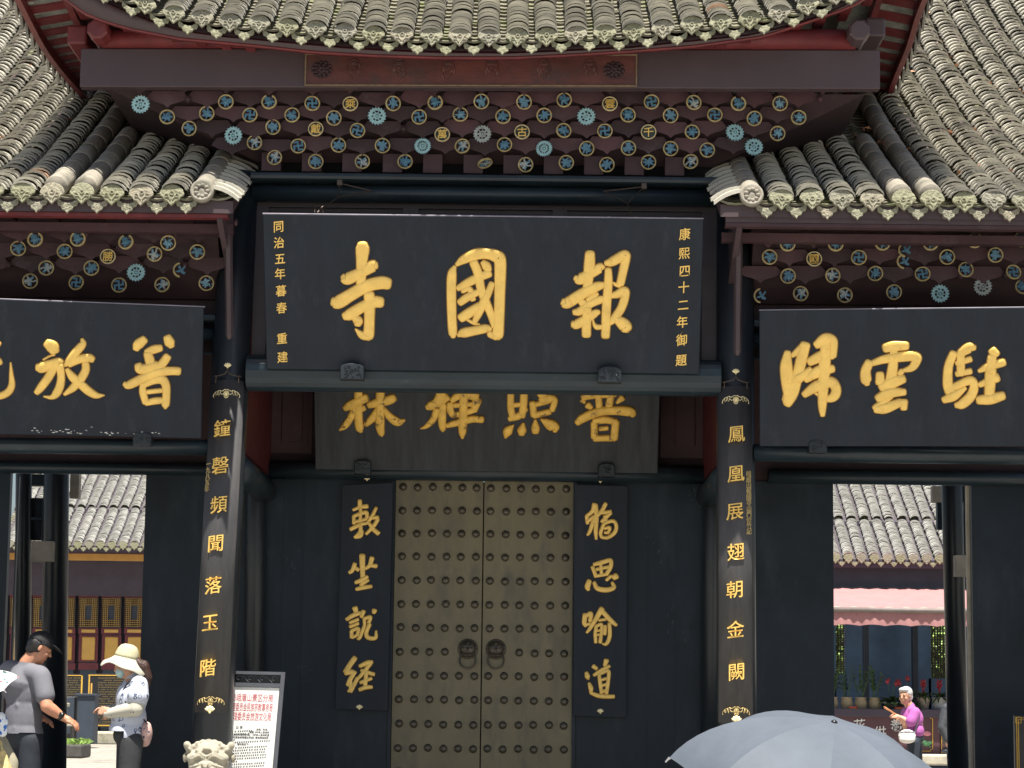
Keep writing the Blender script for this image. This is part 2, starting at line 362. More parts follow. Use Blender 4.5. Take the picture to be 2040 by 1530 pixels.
pattern_mat('blue_stripe', (.70, .74, .80), [(.03, .14, .50)], 26, (.40, .16))
pattern_mat('bag_print', (.74, .72, .68), [(.40, .22, .16)], 30, (.24, .05))
# ------------------------------------------------------------------ lettering and carved strokes
_tc = {}
def glyphs(body, off, shear):
    k = (body, off, shear)
    if k not in _tc:
        c = bpy.data.curves.new('t', 'FONT'); c.body = body; c.offset = off; c.extrude = 0.5; c.resolution_u = 3
        o = bpy.data.objects.new('t', c); COL.objects.link(o)
        me = bpy.data.meshes.new_from_object(o.evaluated_get(bpy.context.evaluated_depsgraph_get()))
        v = np.array([p.co[:] for p in me.vertices]) if len(me.vertices) else np.zeros((0, 3))
        f = [list(p.vertices) for p in me.polygons]
        bpy.data.objects.remove(o); bpy.data.curves.remove(c); bpy.data.meshes.remove(me)
        v[:, 0] -= 0.5 * len(body); v[:, 1] -= 0.38; v[:, 1] += shear * v[:, 0]; v[:, 2] += 0.5
        _tc[k] = (v, f)
    return _tc[k]
def put_text(mb, body, O, ux, uy, size, depth, off=0.02, shear=0.0, sx=1.0, mi=0):
    v, f = glyphs(body, off, shear); O = Vector(O); ux = Vector(ux); uy = Vector(uy); n = ux.cross(uy).normalized()
    mb.add([O + ux * (p[0] * size * sx) + uy * (p[1] * size) + n * (p[2] * depth) for p in v], f, mi)
def carve(mb, strokes, ox, oy, sc, P, N, mi=0, dome=0.42, hmax=0.03, grow=0.0):       # brush strokes measured on an enlargement (ox, oy, scale), laid on the plane P, N
    N = Vector(N).normalized()
    for si, st in enumerate(strokes):
        q = catmull([(x, y, w) for x, y, w in st], 7)
        pts = [on(ox + a[0] / sc, oy + a[1] / sc, P, N) for a in q]
        k = (on(ox + 10, oy, P, N) - on(ox, oy, P, N)).length / 10 / sc
        ws = [max(0.0012, a[2] * k) + grow for a in q]
        T0 = (pts[0] - pts[1]).normalized(); T1 = (pts[-1] - pts[-2]).normalized()
        pts = [pts[0] + T0 * ws[0] * .62, pts[0] + T0 * ws[0] * .42] + pts + [pts[-1] + T1 * ws[-1] * .42, pts[-1] + T1 * ws[-1] * .62]
        ws = [ws[0] * .45, ws[0] * .84] + ws + [ws[-1] * .84, ws[-1] * .45]
        vs = []; n = len(pts); prof = ((-1, 0), (-1, .62), (-.88, .9), (-.30, 1), (.30, 1), (.88, .9), (1, .62), (1, 0))
        for i in range(n):
            T = (pts[min(i + 1, n - 1)] - pts[max(i - 1, 0)]).normalized(); sd_ = T.cross(N)
            h = min(hmax * .62, ws[i] * dome * 1.2) + .0007 * si
            for a, b in prof: vs.append(pts[i] + sd_ * (a * ws[i]) + N * (b * h + .0005))
        m = len(prof)
        fs = [(i * m + j, (i + 1) * m + j, (i + 1) * m + j + 1, i * m + j + 1) for i in range(n - 1) for j in range(m - 1)]
        fs += [tuple(range(m)), tuple(reversed(range((n - 1) * m, n * m)))]
        mb.add(vs, fs, mi)
class Plane:
    def __init__(s, O, a=0.0, lean=0.0):                # a: turn about z, lean: top comes forward
        s.O = Vector(O); s.ux = Vector((math.cos(a), math.sin(a), 0)); nh = Vector((s.ux.y, -s.ux.x, 0))
        s.uy = nh * math.sin(lean) + Vector((0, 0, 1)) * math.cos(lean); s.n = s.ux.cross(s.uy)
    def xy(s, px, py, d=0.0):
        p = on(px, py, s.O + s.n * d, s.n) - s.O - s.n * d; return (p.dot(s.ux), p.dot(s.uy))
    def pt(s, x, y, d=0.0): return s.O + s.ux * x + s.uy * y + s.n * d

# ------------------------------------------------------------------ ground
GZ = -0.12
def sheet(name, x0, x1, y0, y1, z, m, d=0.5):
    o = MB().box((x0, y0, z - d), (x1, y1, z)).build(name, m); o['kind'] = 'structure'; return o
sheet('forecourt', -300, 300, -300, -2.6, -0.85, 'forecourt_stone')
st = MB()
for i in range(3): st.box((-9, -2.6 + .32 * i, -1.3), (9, -2.6 + .32 * (i + 1), -0.85 + .18 * (i + 1)))
o = st.build('steps', 'forecourt_stone'); o['kind'] = 'structure'
sheet('gate_floor', -9, 9, -1.64, 9.0, GZ, 'floor_stone', .9)
sheet('courtyard', -300, 300, 9.0, 600, GZ - .004, 'court_stone')

# ------------------------------------------------------------------ roof tiles
ARCH = .70
def tile_rows(caps, troughs, rows, prof, S, sp, rad, pitch, zf=None, arc=9, thick=.013, jx=.004, s0=0.0, dark=None):
    def P(s):
        y, z = prof(s); y2, z2 = prof(s + .02); t = Vector((0, y2 - y, z2 - z)).normalized(); return y, z, t, Vector((0, -t.z, t.y))
    for x0 in rows:
        s = s0; dr = random.uniform(-.015, .015); trend = random.uniform(-.08, .08)
        while s < S:
            y, z, t, n = P(s + random.uniform(-.05, .05) * sp); x = x0 + random.uniform(-jx, jx) + dr * math.sin(s * 2.1 + x0); dz = zf(x0, s) if zf else 0
            c = Vector((x, y, z + dz)); tl = random.gauss(.50 + trend, .15); tl = min(.97, max(0.02, tl))
            if random.random() < .004: tl = 1.0
            lift = (thick * 1.5 + sp * .24) * random.uniform(.85, 1.2); r = rad * random.uniform(.965, 1.035); vs = []
            wob = random.uniform(-.03, .03)
            for k, (off, l, rr) in enumerate(((0, lift, r), (-.002, lift - thick, r - .003), (sp * 1.6, 0.0, r))):
                for j in range(arc):
                    a = math.pi * j / (arc - 1)
                    vs.append(c + Vector((math.cos(a) * rr, 0, 0)) + t * (off + wob * math.cos(a) * sp * 3) + n * (math.sin(a) * rr * ARCH + l))
            fs = []
            for j in range(arc - 1):
                fs.append((j, 2 * arc + j, 2 * arc + j + 1, j + 1)); fs.append((j, j + 1, arc + j + 1, arc + j))
            caps.add(vs, fs, 0, tl); s += sp * random.uniform(.88, 1.12)
    if troughs is None: return
    xs_ = sorted(rows); w = pitch * .5 + .012
    for x0 in [xs_[0] - pitch / 2] + [x + pitch / 2 for x in xs_]:
        s = s0
        while s < S:
            y, z, t, n = P(s); dz = zf(x0, s) if zf else 0; c = Vector((x0 + random.uniform(-jx, jx), y, z + dz)) - n * .012
            lift = .016 * random.uniform(.8, 1.4); vs = []; us = (-1, -.5, 0, .5, 1)
            for off, l in ((0, lift), (0, lift - .016), (sp * 1.5, 0)):
                for u in us: vs.append(c + Vector((u * w, 0, 0)) + t * off + n * (l + .03 * (u * u - 1)))
            fs = []
            for j in range(4): fs.append((j, 10 + j, 11 + j, j + 1)); fs.append((j, j + 1, 6 + j, 5 + j))
            troughs.add(vs, fs, 0, random.random()); s += sp * 1.35 * random.uniform(.9, 1.1)
def fan(w, up, dn):                                   # end tile of a cap row: arched top, ogee point
    h = w / 2; L = [(-h, 0), (-h * .86, up * .45), (-h * .6, up * .75), (-h * .3, up * .94), (0, up), (h * .3, up * .94), (h * .6, up * .75), (h * .86, up * .45), (h, 0)]
    L += [(h * .97, -dn * .16), (h * .74, -dn * .30), (h * .62, -dn * .52), (h * .34, -dn * .66), (h * .2, -dn * .82), (0, -dn)]
    L += [(-h * .2, -dn * .82), (-h * .34, -dn * .66), (-h * .62, -dn * .52), (-h * .74, -dn * .30), (-h * .97, -dn * .16)]
    return list(reversed(L))
def drip(w, dn):
    h = w / 2; L = [(-h, .02), (-h * 1.02, -dn * .1), (-h * .9, -dn * .34), (-h * .62, -dn * .42), (-h * .5, -dn * .66), (-h * .22, -dn * .76), (0, -dn), (h * .22, -dn * .76), (h * .5, -dn * .66), (h * .62, -dn * .42), (h * .9, -dn * .34), (h * 1.02, -dn * .1), (h, .02), (h * .5, -.008), (0, -.018), (-h * .5, -.008)]
    return L
def relief(mb, O, ux, uy, w, h, tl):                   # raised leaf scroll on an end tile
    n = ux.cross(uy).normalized()
    for s_ in (-1, 1):
        p = [O + ux * (s_ * w * a) + uy * (h * b) + n * .003 for a, b in ((.05, -.45), (.16, -.2), (.34, -.22), (.36, .02), (.22, .06), (.2, -.08))]
        mb.tube(p, w * .035, 5, 0, tl)
    mb.tube([O + ux * (w * .1 * math.cos(a)) + uy * (h * .12 + w * .1 * math.sin(a)) + n * .003 for a in np.linspace(0, 6.3, 9)], w * .032, 5, 0, tl, cap=False)
def ribbon(top, bot, thick, mb, mi=0, back=Vector((0, 1, 0))):
    vs = []; k = len(top)
    for t_, b_ in zip(top, bot): vs += [Vector(t_), Vector(b_), Vector(b_) + back * thick, Vector(t_) + back * thick]
    fs = []
    for i in range(k - 1):
        a = 4 * i; b = a + 4
        fs += [(a, b, b + 1, a + 1), (a + 1, b + 1, b + 2, a + 2), (a + 2, b + 2, b + 3, a + 3), (a + 3, b + 3, b, a)]
    fs += [(0, 1, 2, 3), (4 * k - 1, 4 * k - 2, 4 * k - 3, 4 * k - 4)]
    mb.add(vs, fs, mi)

# ================================================================== THE GATE
gate = thing('temple_gate', 'black lacquered temple gate with grey tiled roofs and bracket sets full of medallions', 'temple gate', (0, 0, GZ))
WY = 2.2                                              # the wall with the doors
# --- columns
def column(pt_, pb, r, name='column', m='black_lacquer'):
    mb = MB(); mb.tube([pb, (Vector(pb) * .5 + Vector(pt_) * .5), pt_], [r * 1.03, r * 1.02, r * .97], 32); o = mb.build(name, m, gate, True)
    b = MB(); b.lathe([(r * 1.35, GZ), (r * 1.5, GZ + .08), (r * 1.5, GZ + .16), (r * 1.25, GZ + .26), (r * 1.1, GZ + .27)], (pb[0], pb[1], 0), 24); b.build('column_base', 'dark_stone', o, True)
    return o
def lean_col(px1, py1, px2, py2, Y, ztop, r, **k):
    a = at(px1, py1, Y); b = at(px2, py2, Y); d = (a - b) / (a.z - b.z)
    column(b + d * (ztop - b.z), b + d * (GZ - b.z), r, **k); return lambda z: b + d * (z - b.z)
axL = lean_col(461, 700, 423.5, 1440, 0, 4.95, .142)
axR = lean_col(1465, 700, 1467.5, 1440, 0, 4.95, .142)
column((-5.25, 0, 4.6), (-5.3, 0, GZ), .142); column((5.05, 0, 4.6), (5.1, 0, GZ), .142)
for px in (508, 1420): lean_col(px + 1, 1000, px - 2, 1400, WY - .05, 4.8, .082)
# rear columns seen through the side openings
lean_col(112, 1000, 107, 1480, 4.5, 5.5, .115); lean_col(47, 1000, 44, 1480, 4.7, 5.5, .075)
lean_col(1897, 1000, 1909, 1500, 4.5, 5.5, .095)
# --- beams of the middle bay
def hbeam(px0, px1, pyt, pyb, Y, depth, m='beam_lacquer', name='beam', rnd=1.0, pc=None, par=None):
    pc = pc if pc else (px0 + px1) / 2; z1 = zc(pyt, Y - depth / 2, pc); z0 = zc(pyb, Y - depth / 2, pc); h = (z1 - z0) / 2; zm = (z0 + z1) / 2
    x0 = xs(px0, (pyt + pyb) / 2, Y - depth / 2); x1 = xs(px1, (pyt + pyb) / 2, Y - depth / 2); n = 20; vs = []
    for x in (x0, x1):
        for j in range(n):
            a = 2 * math.pi * j / n; c, s_ = math.cos(a), math.sin(a); e = .55 + .45 * rnd
            vs.append((x, Y + math.copysign(abs(c) ** e, c) * depth / 2, zm + math.copysign(abs(s_) ** e, s_) * h))
    fs = [(j, (j + 1) % n, n + (j + 1) % n, n + j) for j in range(n)] + [tuple(reversed(range(n))), tuple(range(n, 2 * n))]
    return MB().add(vs, fs).build(name, m, par or gate, rnd > .6)
hbeam(499, 1434, 344, 364, -.02, .34, rnd=0.0, name='cap_plate')
hbeam(499, 1433, 367, 402, -.03, .18)
b_low = hbeam(489, 1437, 708, 779, -.04, .30, rnd=.55)
# lattice frame behind the main plaque
mb = MB(); Yp = .02; zt, zb = zc(402, Yp), zc(712, Yp); xl, xr = xs(505, 560, Yp), xs(1429, 560, Yp)
cuts = [xs(p, 415, Yp) for p in (536, 803, 834, 1101, 1130, 1398)]
mb.box((xl, Yp, zb), (cuts[0], Yp + .06, zt)); mb.box((cuts[5], Yp, zb), (xr, Yp + .06, zt))
for a, b in ((1, 2), (3, 4)): mb.box((cuts[a], Yp, zb), (cuts[b], Yp + .06, zt))
zi = zc(417, Yp)
for a in (0, 2, 4): mb.box((cuts[a], Yp, zi), (cuts[a + 1], Yp + .06, zt)); mb.box((cuts[a], Yp + .035, zb), (cuts[a + 1], Yp + .055, zi)); mb.bbox((cuts[a] + .012, Yp + .02, zb), (cuts[a + 1] - .012, Yp + .05, zi - .03), .006)
mb.build('window_frame', 'panel_brown', gate)
# --- wall of the doors
z_l = zc(957, WY - .1); zlc = zc(920, WY - .1)
hbeam(529, 1411, 921, 957, WY - .10, .17, name='lintel', rnd=.8)
dl, dr = xs(784, 1200, WY), xs(1141, 1200, WY)
oL0, oL1 = xs(11, 1200, WY), xs(283, 1200, WY); oR0, oR1 = xs(1661, 1200, WY), xs(1938, 1200, WY)
for a, c, seams in ((oL1, dl - .03, (560, 600)), (dr + .03, oR0, (1290, 1345)), (-5.4, oL0, ()), (oR1, 5.2, ())):
    w = MB(); w.box((a, WY, GZ), (c, WY + .09, z_l + .03))
    for px in seams: w.box((xs(px, 1200, WY), WY - .004, GZ), (xs(px, 1200, WY) + .008, WY + .004, z_l))
    w.build('wall', 'wall_lacquer', gate)
for a in (dl - .028, dr + .002): MB().box((a, WY - .03, GZ), (a + .026, WY + .088, z_l + .03)).build('door_jamb', 'wall_lacquer', gate)
w = MB(); w.box((-5.4, WY + .02, z_l + .034), (5.2, WY + .12, 5.4)); w.build('upper_wall', 'dark_maroon', gate)
for px0, px1 in ((532, 622), (1316, 1404)):
    a, b = xs(px0, 850, WY - .02), xs(px1, 850, WY - .02); z0, z1 = zc(908, WY - .02), 4.3
    w = MB(); w.box((a, WY - .02, z0), (b, WY + .018, z1)); w.bbox((a + .12, WY - .035, z0 + .10), (b - .08, WY - .018, z1 - .1), .008); w.build('wall_panel', 'maroon', gate)
for px, s_ in ((505, 1), (1428, -1)):                    # red boards and tie beams running back from the front columns
    x = xs(px, 860, 1.0); MB().box((x - .02, .16, zc(925, 1.0)), (x + .02, WY - .05, 4.3)).build('side_board', 'deep_red', gate)
    zt_ = zc(957, 1.0); MB().tube([(x - .02 * s_, .14, zt_), (x - .02 * s_, 1.2, zt_), (x - .02 * s_, WY - .1, zt_)], .10, 20).build('tie_beam', 'beam_lacquer', gate, True)
# --- double door with studs and lion knockers
zs = [zc(y, WY - .02) for y in (972, 1018, 1064, 1110, 1157, 1205, 1252, 1300, 1347, 1395, 1444, 1492)]
dzs = (zs[0] - zs[-1]) / 11; zs += [zs[-1] - dzs * (i + 1) for i in range(2)]
mid = xs(960.5, 1230, WY); MB().box((mid - .03, WY + .072, GZ), (mid + .03, WY + .088, z_l)).build('door_stop', 'void', gate); studm = None; upper = MB(); nst = 0
for side, xa, xb in ((-1, dl, mid - .004), (1, mid + .004, dr)):
    leaf = MB(); leaf.bbox((xa, WY - .0, GZ + .02), (xb, WY + .07, z_l + .02), .004)
    lf = leaf.build('door', 'bronze_sheet', gate); lf['label'] = 'bronze sheet door leaf closed on its pair'
    wd = xb - xa
    for ri, z in enumerate(zs):
        for c in range(6):
            u = (.085 + c * .168) if side < 0 else (.075 + c * .168)
            x = xa + wd * u + random.uniform(-.004, .004)
            if ri == 7 and ((side < 0 and c >= 4) or (side > 0 and c <= 1)): continue
            zz = z + random.uniform(-.004, .004)
            prof = [(.0005, .034), (.012, .032), (.022, .026), (.030, .015), (.033, .004), (.034, -.002)][::-1]
            Mx = Matrix.Rotation(R(90), 3, 'X')
            if ri < 3: continue
            if studm is None:
                so = MB().lathe(prof, (0, 0, 0), 18, Mx=Mx).build('stud', 'bronze_stud', None, True); studm = so
            else: so = studm.copy(); COL.objects.link(so)
            so.parent = lf; so.location = (x, WY - .0, zz); nst += 1
    pl = MB()
    for ri, z in enumerate(zs[:3]):
        for c in range(6):
            x = xa + wd * ((.085 if side < 0 else .075) + c * .168) + random.uniform(-.004, .004)
            pl.lathe([(.0005, .034), (.012, .032), (.022, .026), (.030, .015), (.033, .004), (.034, -.002)][::-1], (x, WY, z + random.uniform(-.004, .004)), 18, Mx=Matrix.Rotation(R(90), 3, 'X'))
    o = pl.build('stud_rows', 'bronze_stud', lf, True); o['kind'] = 'stuff'
    kx = xs(932 if side < 0 else 988, 1295, WY); kz = zc(1293, WY - .03); k = MB(); Mx = Matrix.Rotation(R(90), 3, 'X')
    k.lathe([(.085, -.004), (.085, .006), (.078, .010), (.066, .012), (.062, .03), (.05, .045), (.03, .056), (.001, .06)], (kx, WY, kz), 28, Mx=Mx)
    for q in range(14):
        a = 2 * math.pi * q / 14; k.ell((kx + .074 * math.cos(a), WY - .011, kz + .074 * math.sin(a)), (.005, .005, .005), n=8)
    for e in (-1, 1):
        k.ell((kx + e * .030, WY - .050, kz + .004), (.014, .012, .008), n=10)
        k.tube([(kx + e * .058, WY - .036, kz + .030), (kx + e * .035, WY - .054, kz + .026), (kx + e * .012, WY - .062, kz + .012)], .008, 8)
        k.ell((kx + e * .012, WY - .064, kz - .034), (.011, .010, .008), n=8)
        k.tube([(kx + e * .05, WY - .04, kz - .028), (kx + e * .03, WY - .052, kz - .05), (kx, WY - .054, kz - .052)], .007, 8)
    k.ell((kx, WY - .062, kz + .045), (.010, .008, .010), n=10); k.tube([(kx, WY - .062, kz + .012), (kx, WY - .070, kz - .03)], [.008, .014], 8)
    k.tube([(kx + .066 * math.cos(a), WY - .045 + .022 * math.sin(a), kz - .095 + .066 * math.sin(a)) for a in np.linspace(0, 2 * math.pi, 28)], .0085, 8, cap=False)
    k.build('door_knocker', 'bronze_stud', lf, True)
# --- wing beams and lintels
for x0, x1, pc, q in ((-420, 432, 300, 0), (1503, 2330, 1660, 1)):
    hbeam(x0, x1, (872, 884)[q], (904, 919)[q], -.02, .18, pc=pc); hbeam(x0, x1, (648, 662)[q], (676, 690)[q], .05, .14, pc=pc); hbeam(x0, x1, (622, 636)[q], (638, 652)[q], .05, .2, rnd=0, pc=pc)
    hbeam(x0, x1, (700, 714)[q], (705, 719)[q], .1, .03, rnd=0, pc=pc)
    hbeam(x0 - (0, -30)[q], x1 + (90, 0)[q] - (0, 60)[q], (921, 934)[q], (945, 963)[q], WY - .08, .15, pc=pc, name='lintel')
MB().box((-5.2, .16, zc(700, .12, 420)), (-1.95, .2, 4.75)).build('upper_wall', 'dark_maroon', gate); MB().box((1.95, .16, zc(714, .12, 1500)), (5.0, .2, 4.75)).build('upper_wall', 'dark_maroon', gate)
# tie beams, leaf and door edge inside the side passages
def pbox(px0, py0, px1, py1, Y, d, m, name, mx=None):
    a = at(px0, py1, Y); b = at(px1, py0, Y); return MB().bbox((a.x, Y, a.z), (b.x, Y + d, b.z), .006).build(name, m, gate)
pbox(60, 1078, 106, 1118, 4.28, .12, 'tie_wood', 'tie_beam'); pbox(62, 945, 104, 968, 4.55, .12, 'beam_lacquer', 'tie_beam'); pbox(138, 942, 158, 992, 4.9, .12, 'tie_wood', 'beam_end')
pbox(62, 1030, 104, 1036, 4.6, .05, 'beam_lacquer', 'tie_beam'); pbox(82, 968, 90, 1078, 4.6, .05, 'beam_lacquer', 'strut'); pbox(55, 992, 90, 1076, 4.72, .05, 'wall_lacquer', 'panel')
pbox(1904, 1106, 1934, 1148, 4.20, .12, 'tie_wood', 'tie_beam'); pbox(1900, 960, 1934, 1000, 4.55, .12, 'beam_lacquer', 'tie_beam'); pbox(1921, 1000, 1930, 1110, 4.6, .05, 'beam_lacquer', 'strut')
pbox(1912, 1024, 1924, 1100, 4.7, .05, 'wall_lacquer', 'panel'); pbox(1858, 968, 1880, 1000, 4.9, .12, 'tie_wood', 'beam_end'); pbox(1868, 1000, 1880, 1055, 4.95, .1, 'wall_lacquer', 'beam_end')
pbox(9, 948, 35, 1680, 3.3, .06, 'frame_grey', 'door_leaf'); pbox(1934, 963, 1939, 1680, 2.32, .05, 'tie_wood', 'door_jamb')  # last strip: the wall panel's sunlit edge, painted in as pale colour
# --- carved clamps on the beams that carry the plaques
def clamp(px, py, wpx, hpx, Y):
    c = at(px, py, Y); s_ = at(px + 1, py, Y).x - c.x; w_ = wpx * s_ / 2; h_ = hpx * s_ / 2
    pol = [(-w_, -h_), (w_, -h_), (w_, h_ * .55), (w_ * .7, h_ * .85), (0, h_), (-w_ * .7, h_ * .85), (-w_, h_ * .55)]
    mb = MB(); mb.prism(pol, (c.x, Y + .05, c.z), (1, 0, 0), (0, 0, 1), .10, bev=.008)
    for q in range(16):
        a = random.uniform(-.75, .75) * w_; b = random.uniform(-.7, .6) * h_
        mb.tube([(c.x + a + random.uniform(-.02, .02), Y - .052, c.z + b), (c.x + a, Y - .056, c.z + b + .01), (c.x + a + random.uniform(-.03, .03), Y - .052, c.z + b + random.uniform(-.015, .015))], .004, 5)
    mb.build('carved_clamp', 'black_lacquer', gate)
clamp(702, 741, 47, 33, -.27); clamp(1214, 747, 47, 33, -.27); clamp(723, 931, 33, 28, WY - .30); clamp(1208, 937, 33, 28, WY - .30)
clamp(285, 875, 36, 26, -.25); clamp(1628, 890, 36, 26, -.25)

# --- bracket sets: rows of pointed boards stepping forward, medallions at their points
def plate(mb, c, w, h, d, tl):
    x, y, z = c; hw = w / 2
    pol = [(-hw * .72, h * .9), (-hw * .90, h * .42), (-hw * 1.0, h * .02), (-hw * .84, -h * .10), (-hw * .66, -h * .30), (-hw * .42, -h * .46), (-hw * .17, -h * .64), (0, -h), (hw * .17, -h * .64), (hw * .42, -h * .46), (hw * .66, -h * .30), (hw * .84, -h * .10), (hw * 1.0, h * .02), (hw * .90, h * .42), (hw * .72, h * .9)]
    k = len(pol); fr = [(x + a, y, z + b) for a, b in pol]; bk = [(x + a * .7, y + d, z + b * .55 + h * .18) for a, b in pol]
    mb.add(fr + bk, [tuple(range(k))] + [(i, k + i, k + (i + 1) % k, (i + 1) % k) for i in range(k)] + [tuple(reversed(range(k, 2 * k)))], 0, tl)
med_cache = {}
def medallion_mesh(kind, ch=None):
    key = kind + (ch or '')
    if key in med_cache: return med_cache[key].copy()
    mb = MB(); r = .058; ux, uz = Vector((1, 0, 0)), Vector((0, 0, 1)); Mx = Matrix.Rotation(R(90), 3, 'X')
    def ring(ro, ri, y0, y1, mi, a0=0, a1=2 * math.pi):
        n = 28; vs = []
        for j in range(n + 1):
            a = a0 + (a1 - a0) * j / n
            for rr, yy in ((ro, y0), (ro, y1), ((ro + ri) / 2, y1 - .003), (ri, y1), (ri, y0)): vs.append((rr * math.cos(a), yy, rr * math.sin(a)))
        mb.add(vs, [(j * 5 + q, (j + 1) * 5 + q, (j + 1) * 5 + (q + 1) % 5, j * 5 + (q + 1) % 5) for j in range(n) for q in range(5)], mi)
    rng = random.Random(key); mats = ['ring_gold', 'blue_enamel']
    if kind == 'text':
        mats = ['ring_cream', 'green_black', 'gold']; ring(r, r - .008, .006, -.008, 0); mb.lathe([(.052, -.004), (.052, .002), (.001, .002)], (0, 0, 0), 24, 1, Mx=Mx)
        put_text(mb, ch, (0, -.002, 0), ux, uz, .080, .006, .008, .05, mi=2)
    elif kind.startswith('saw'):
        mats = ['silver_enamel' if kind == 'saw3' else 'teal_enamel']; k = 18 if kind != 'saw2' else 26; ro, rm = .071, .058; vs = []
        if kind == 'saw2': ro, rm = .064, .054
        for j in range(k):
            a = 2 * math.pi * j / k; b = 2 * math.pi * (j + .5) / k
            vs += [(rm * math.cos(a), -.006, rm * math.sin(a)), (ro * math.cos(b + (.13 if kind != 'saw2' else 0)), -.006, ro * math.sin(b + (.13 if kind != 'saw2' else 0)))]
        inner = [(.040 * math.cos(2 * math.pi * j / (2 * k)), -.006, .040 * math.sin(2 * math.pi * j / (2 * k))) for j in range(2 * k)]
        n = 2 * k; mb.add(vs + inner + [(x, .006, z) for x, y, z in vs], [(j, n + j, n + (j + 1) % n, (j + 1) % n) for j in range(n)] + [(j, (j + 1) % n, 2 * n + (j + 1) % n, 2 * n + j) for j in range(n)])
        spokes = 16 if kind == 'saw2' else 8
        for j in range(spokes):
            a = 2 * math.pi * j / spokes; d = Vector((math.cos(a), 0, math.sin(a))); e = Vector((-d.z, 0, d.x)) * (.0045 if kind == 'saw2' else .009)
            mb.tube([d * .012 + Vector((0, -.003, 0)), d * .043 + e * 1.2 + Vector((0, -.003, 0))], .0042 if kind == 'saw2' else .0075, 6, flat=.6)
        ring(.026, .017, .003, -.006, 0); mb.ell((0, -.003, 0), (.009, .006, .009), n=10)
    else:
        if kind == 'pale': mats = ['ring_gold', 'blue_pale']
        if kind == 'silver': mats = ['ring_gold', 'silver_enamel', 'blue_pale']
        if kind == 'half': ring(r, r - .012, .006, -.008, 0, R(100), R(262))
        elif kind == 'notch': ring(r, r - .012, .006, -.008, 0, R(115), R(425))
        else: ring(r, r - .0095, .006, -.008, 0)
        if kind == 'cross':
            for j in range(4):
                a = math.pi / 2 * j; d = Vector((math.cos(a), 0, math.sin(a))); e = Vector((d.z, 0, -d.x)); y = Vector((0, -.003, 0))
                mb.prism([(0, -.0068), (.038, -.0068), (.038, .034), (.0245, .034), (.0245, .0068), (0, .0068)], y + Vector((0, .004, 0)), d, Vector((-d.z, 0, d.x)), .008 + .0003 * j, 1)
        else:
            k = rng.choice((6, 7, 8, 9)); ph = rng.uniform(0, 6)
            for j in range(k):
                a = ph + 2 * math.pi * (j + rng.uniform(-.25, .25)) / k; d = Vector((math.cos(a), 0, math.sin(a))); e = Vector((-d.z, 0, d.x)); l = rng.uniform(.036, .0495); w_ = rng.uniform(.006, .015); q = rng.uniform(-.014, .014)
                if kind == 'half' and (j % 2): continue
                mi = 1 if (kind != 'silver' or rng.random() < .55) else 2
                mb.prism([(.004, -.005), (l * .5, -w_), (l, -w_ * .5 + q), (l * .92, w_ * .3 + q), (l * .75, w_ * .55 + q), (l * .55, w_), (.004, .005)], Vector((0, .002, 0)), d, e, .008 + .0004 * j, mi)
                if rng.random() < .6: mb.ell(d * (l * .95) + e * rng.uniform(-.012, .012) + Vector((0, -.003, 0)), (.006, .005, .006), n=8, mi=mi)
            mb.ell((rng.uniform(-.006, .006), -.005, rng.uniform(-.006, .006)), (rng.uniform(.012, .02), .007, rng.uniform(.010, .018)), n=10, mi=1)
    o = mb.build('medallion', mats, None, False); med_cache[key] = o
    COL.objects.unlink(o); return o.copy()
KN = ['petal%d' % i for i in range(18)]
def medal(px, py, Y, kind, par, ch=None):
    o = medallion_mesh(kind, ch); COL.objects.link(o); o.parent = par; o.location = at(px, py, Y)
    roll = 0 if kind in ('text', 'half', 'notch') else random.uniform(0, 6.28)
    if kind == 'cross': roll = random.uniform(-.25, .25)
    o.rotation_euler = (R(random.uniform(-12, -2)), roll, R(random.uniform(-12, 12)) if kind != 'text' else 0)
    if ch: o['label'] = 'dark disc with the gold character ' + ch
    return o
C1 = [450, 536, 622, 698, 783, 867, 959, 1044, 1124, 1215, 1298, 1382, 1471, 1554]
C2 = [333, 412, 498, 582, 665, 751, 835, 917, 1002, 1084, 1168, 1251, 1336, 1424, 1503, 1591]
C3 = [377, 465, 544, 629, 712, 797, 881, 961, 1040, 1123, 1205, 1292, 1379, 1464, 1549]
C4 = [507, 594, 674, 762, 842, 921, 1005, 1084, 1169, 1252, 1336, 1409, 1502]
C5 = [547, 629, 722, 807, 887, 966, 1047, 1128, 1209, 1292, 1376]
YR = [-.42, -.355, -.29, -.225, -.165, -.11]
core = MB()
a0, a1 = at(205, 176, -.38), at(1725, 176, -.38); b0, b1 = at(512, 320, .0), at(1420, 330, .0); zt_ = (a0.z + a1.z) / 2; zb_ = (b0.z + b1.z) / 2
core.add([(a0.x, -.32, zt_), (a1.x, -.32, zt_), (a1.x, 2.0, zt_), (a0.x, 2.0, zt_), (b0.x, .05, zb_), (b1.x, .05, zb_), (b1.x, 1.7, zb_), (b0.x, 1.7, zb_)],
         [(0, 1, 5, 4), (1, 2, 6, 5), (2, 3, 7, 6), (3, 0, 4, 7), (4, 5, 6, 7), (3, 2, 1, 0)], 1)
zcp = zc(343, -.05)
for i in range(13):                                   # short posts between the dark openings
    px = 540 + 80.5 * i - (0 if i < 6 else 1); x = xs(px - 19, 332, -.10); x2 = xs(px + 19, 332, -.10)
    if x2 > xs(1432, 332, -.1): break
    core.box((x, -.10, zcp - .02), (x2, .06, zb_ + .04), 0, .4)
core.box((b0.x, .08, zcp - .25), (b1.x, .12, zb_ + .05), 2)
rows_ = [(C1, 189, 0), (C2, 216, 1), (C3, 246, 2), (C4, 275, 3), (C5, 309, 4)]
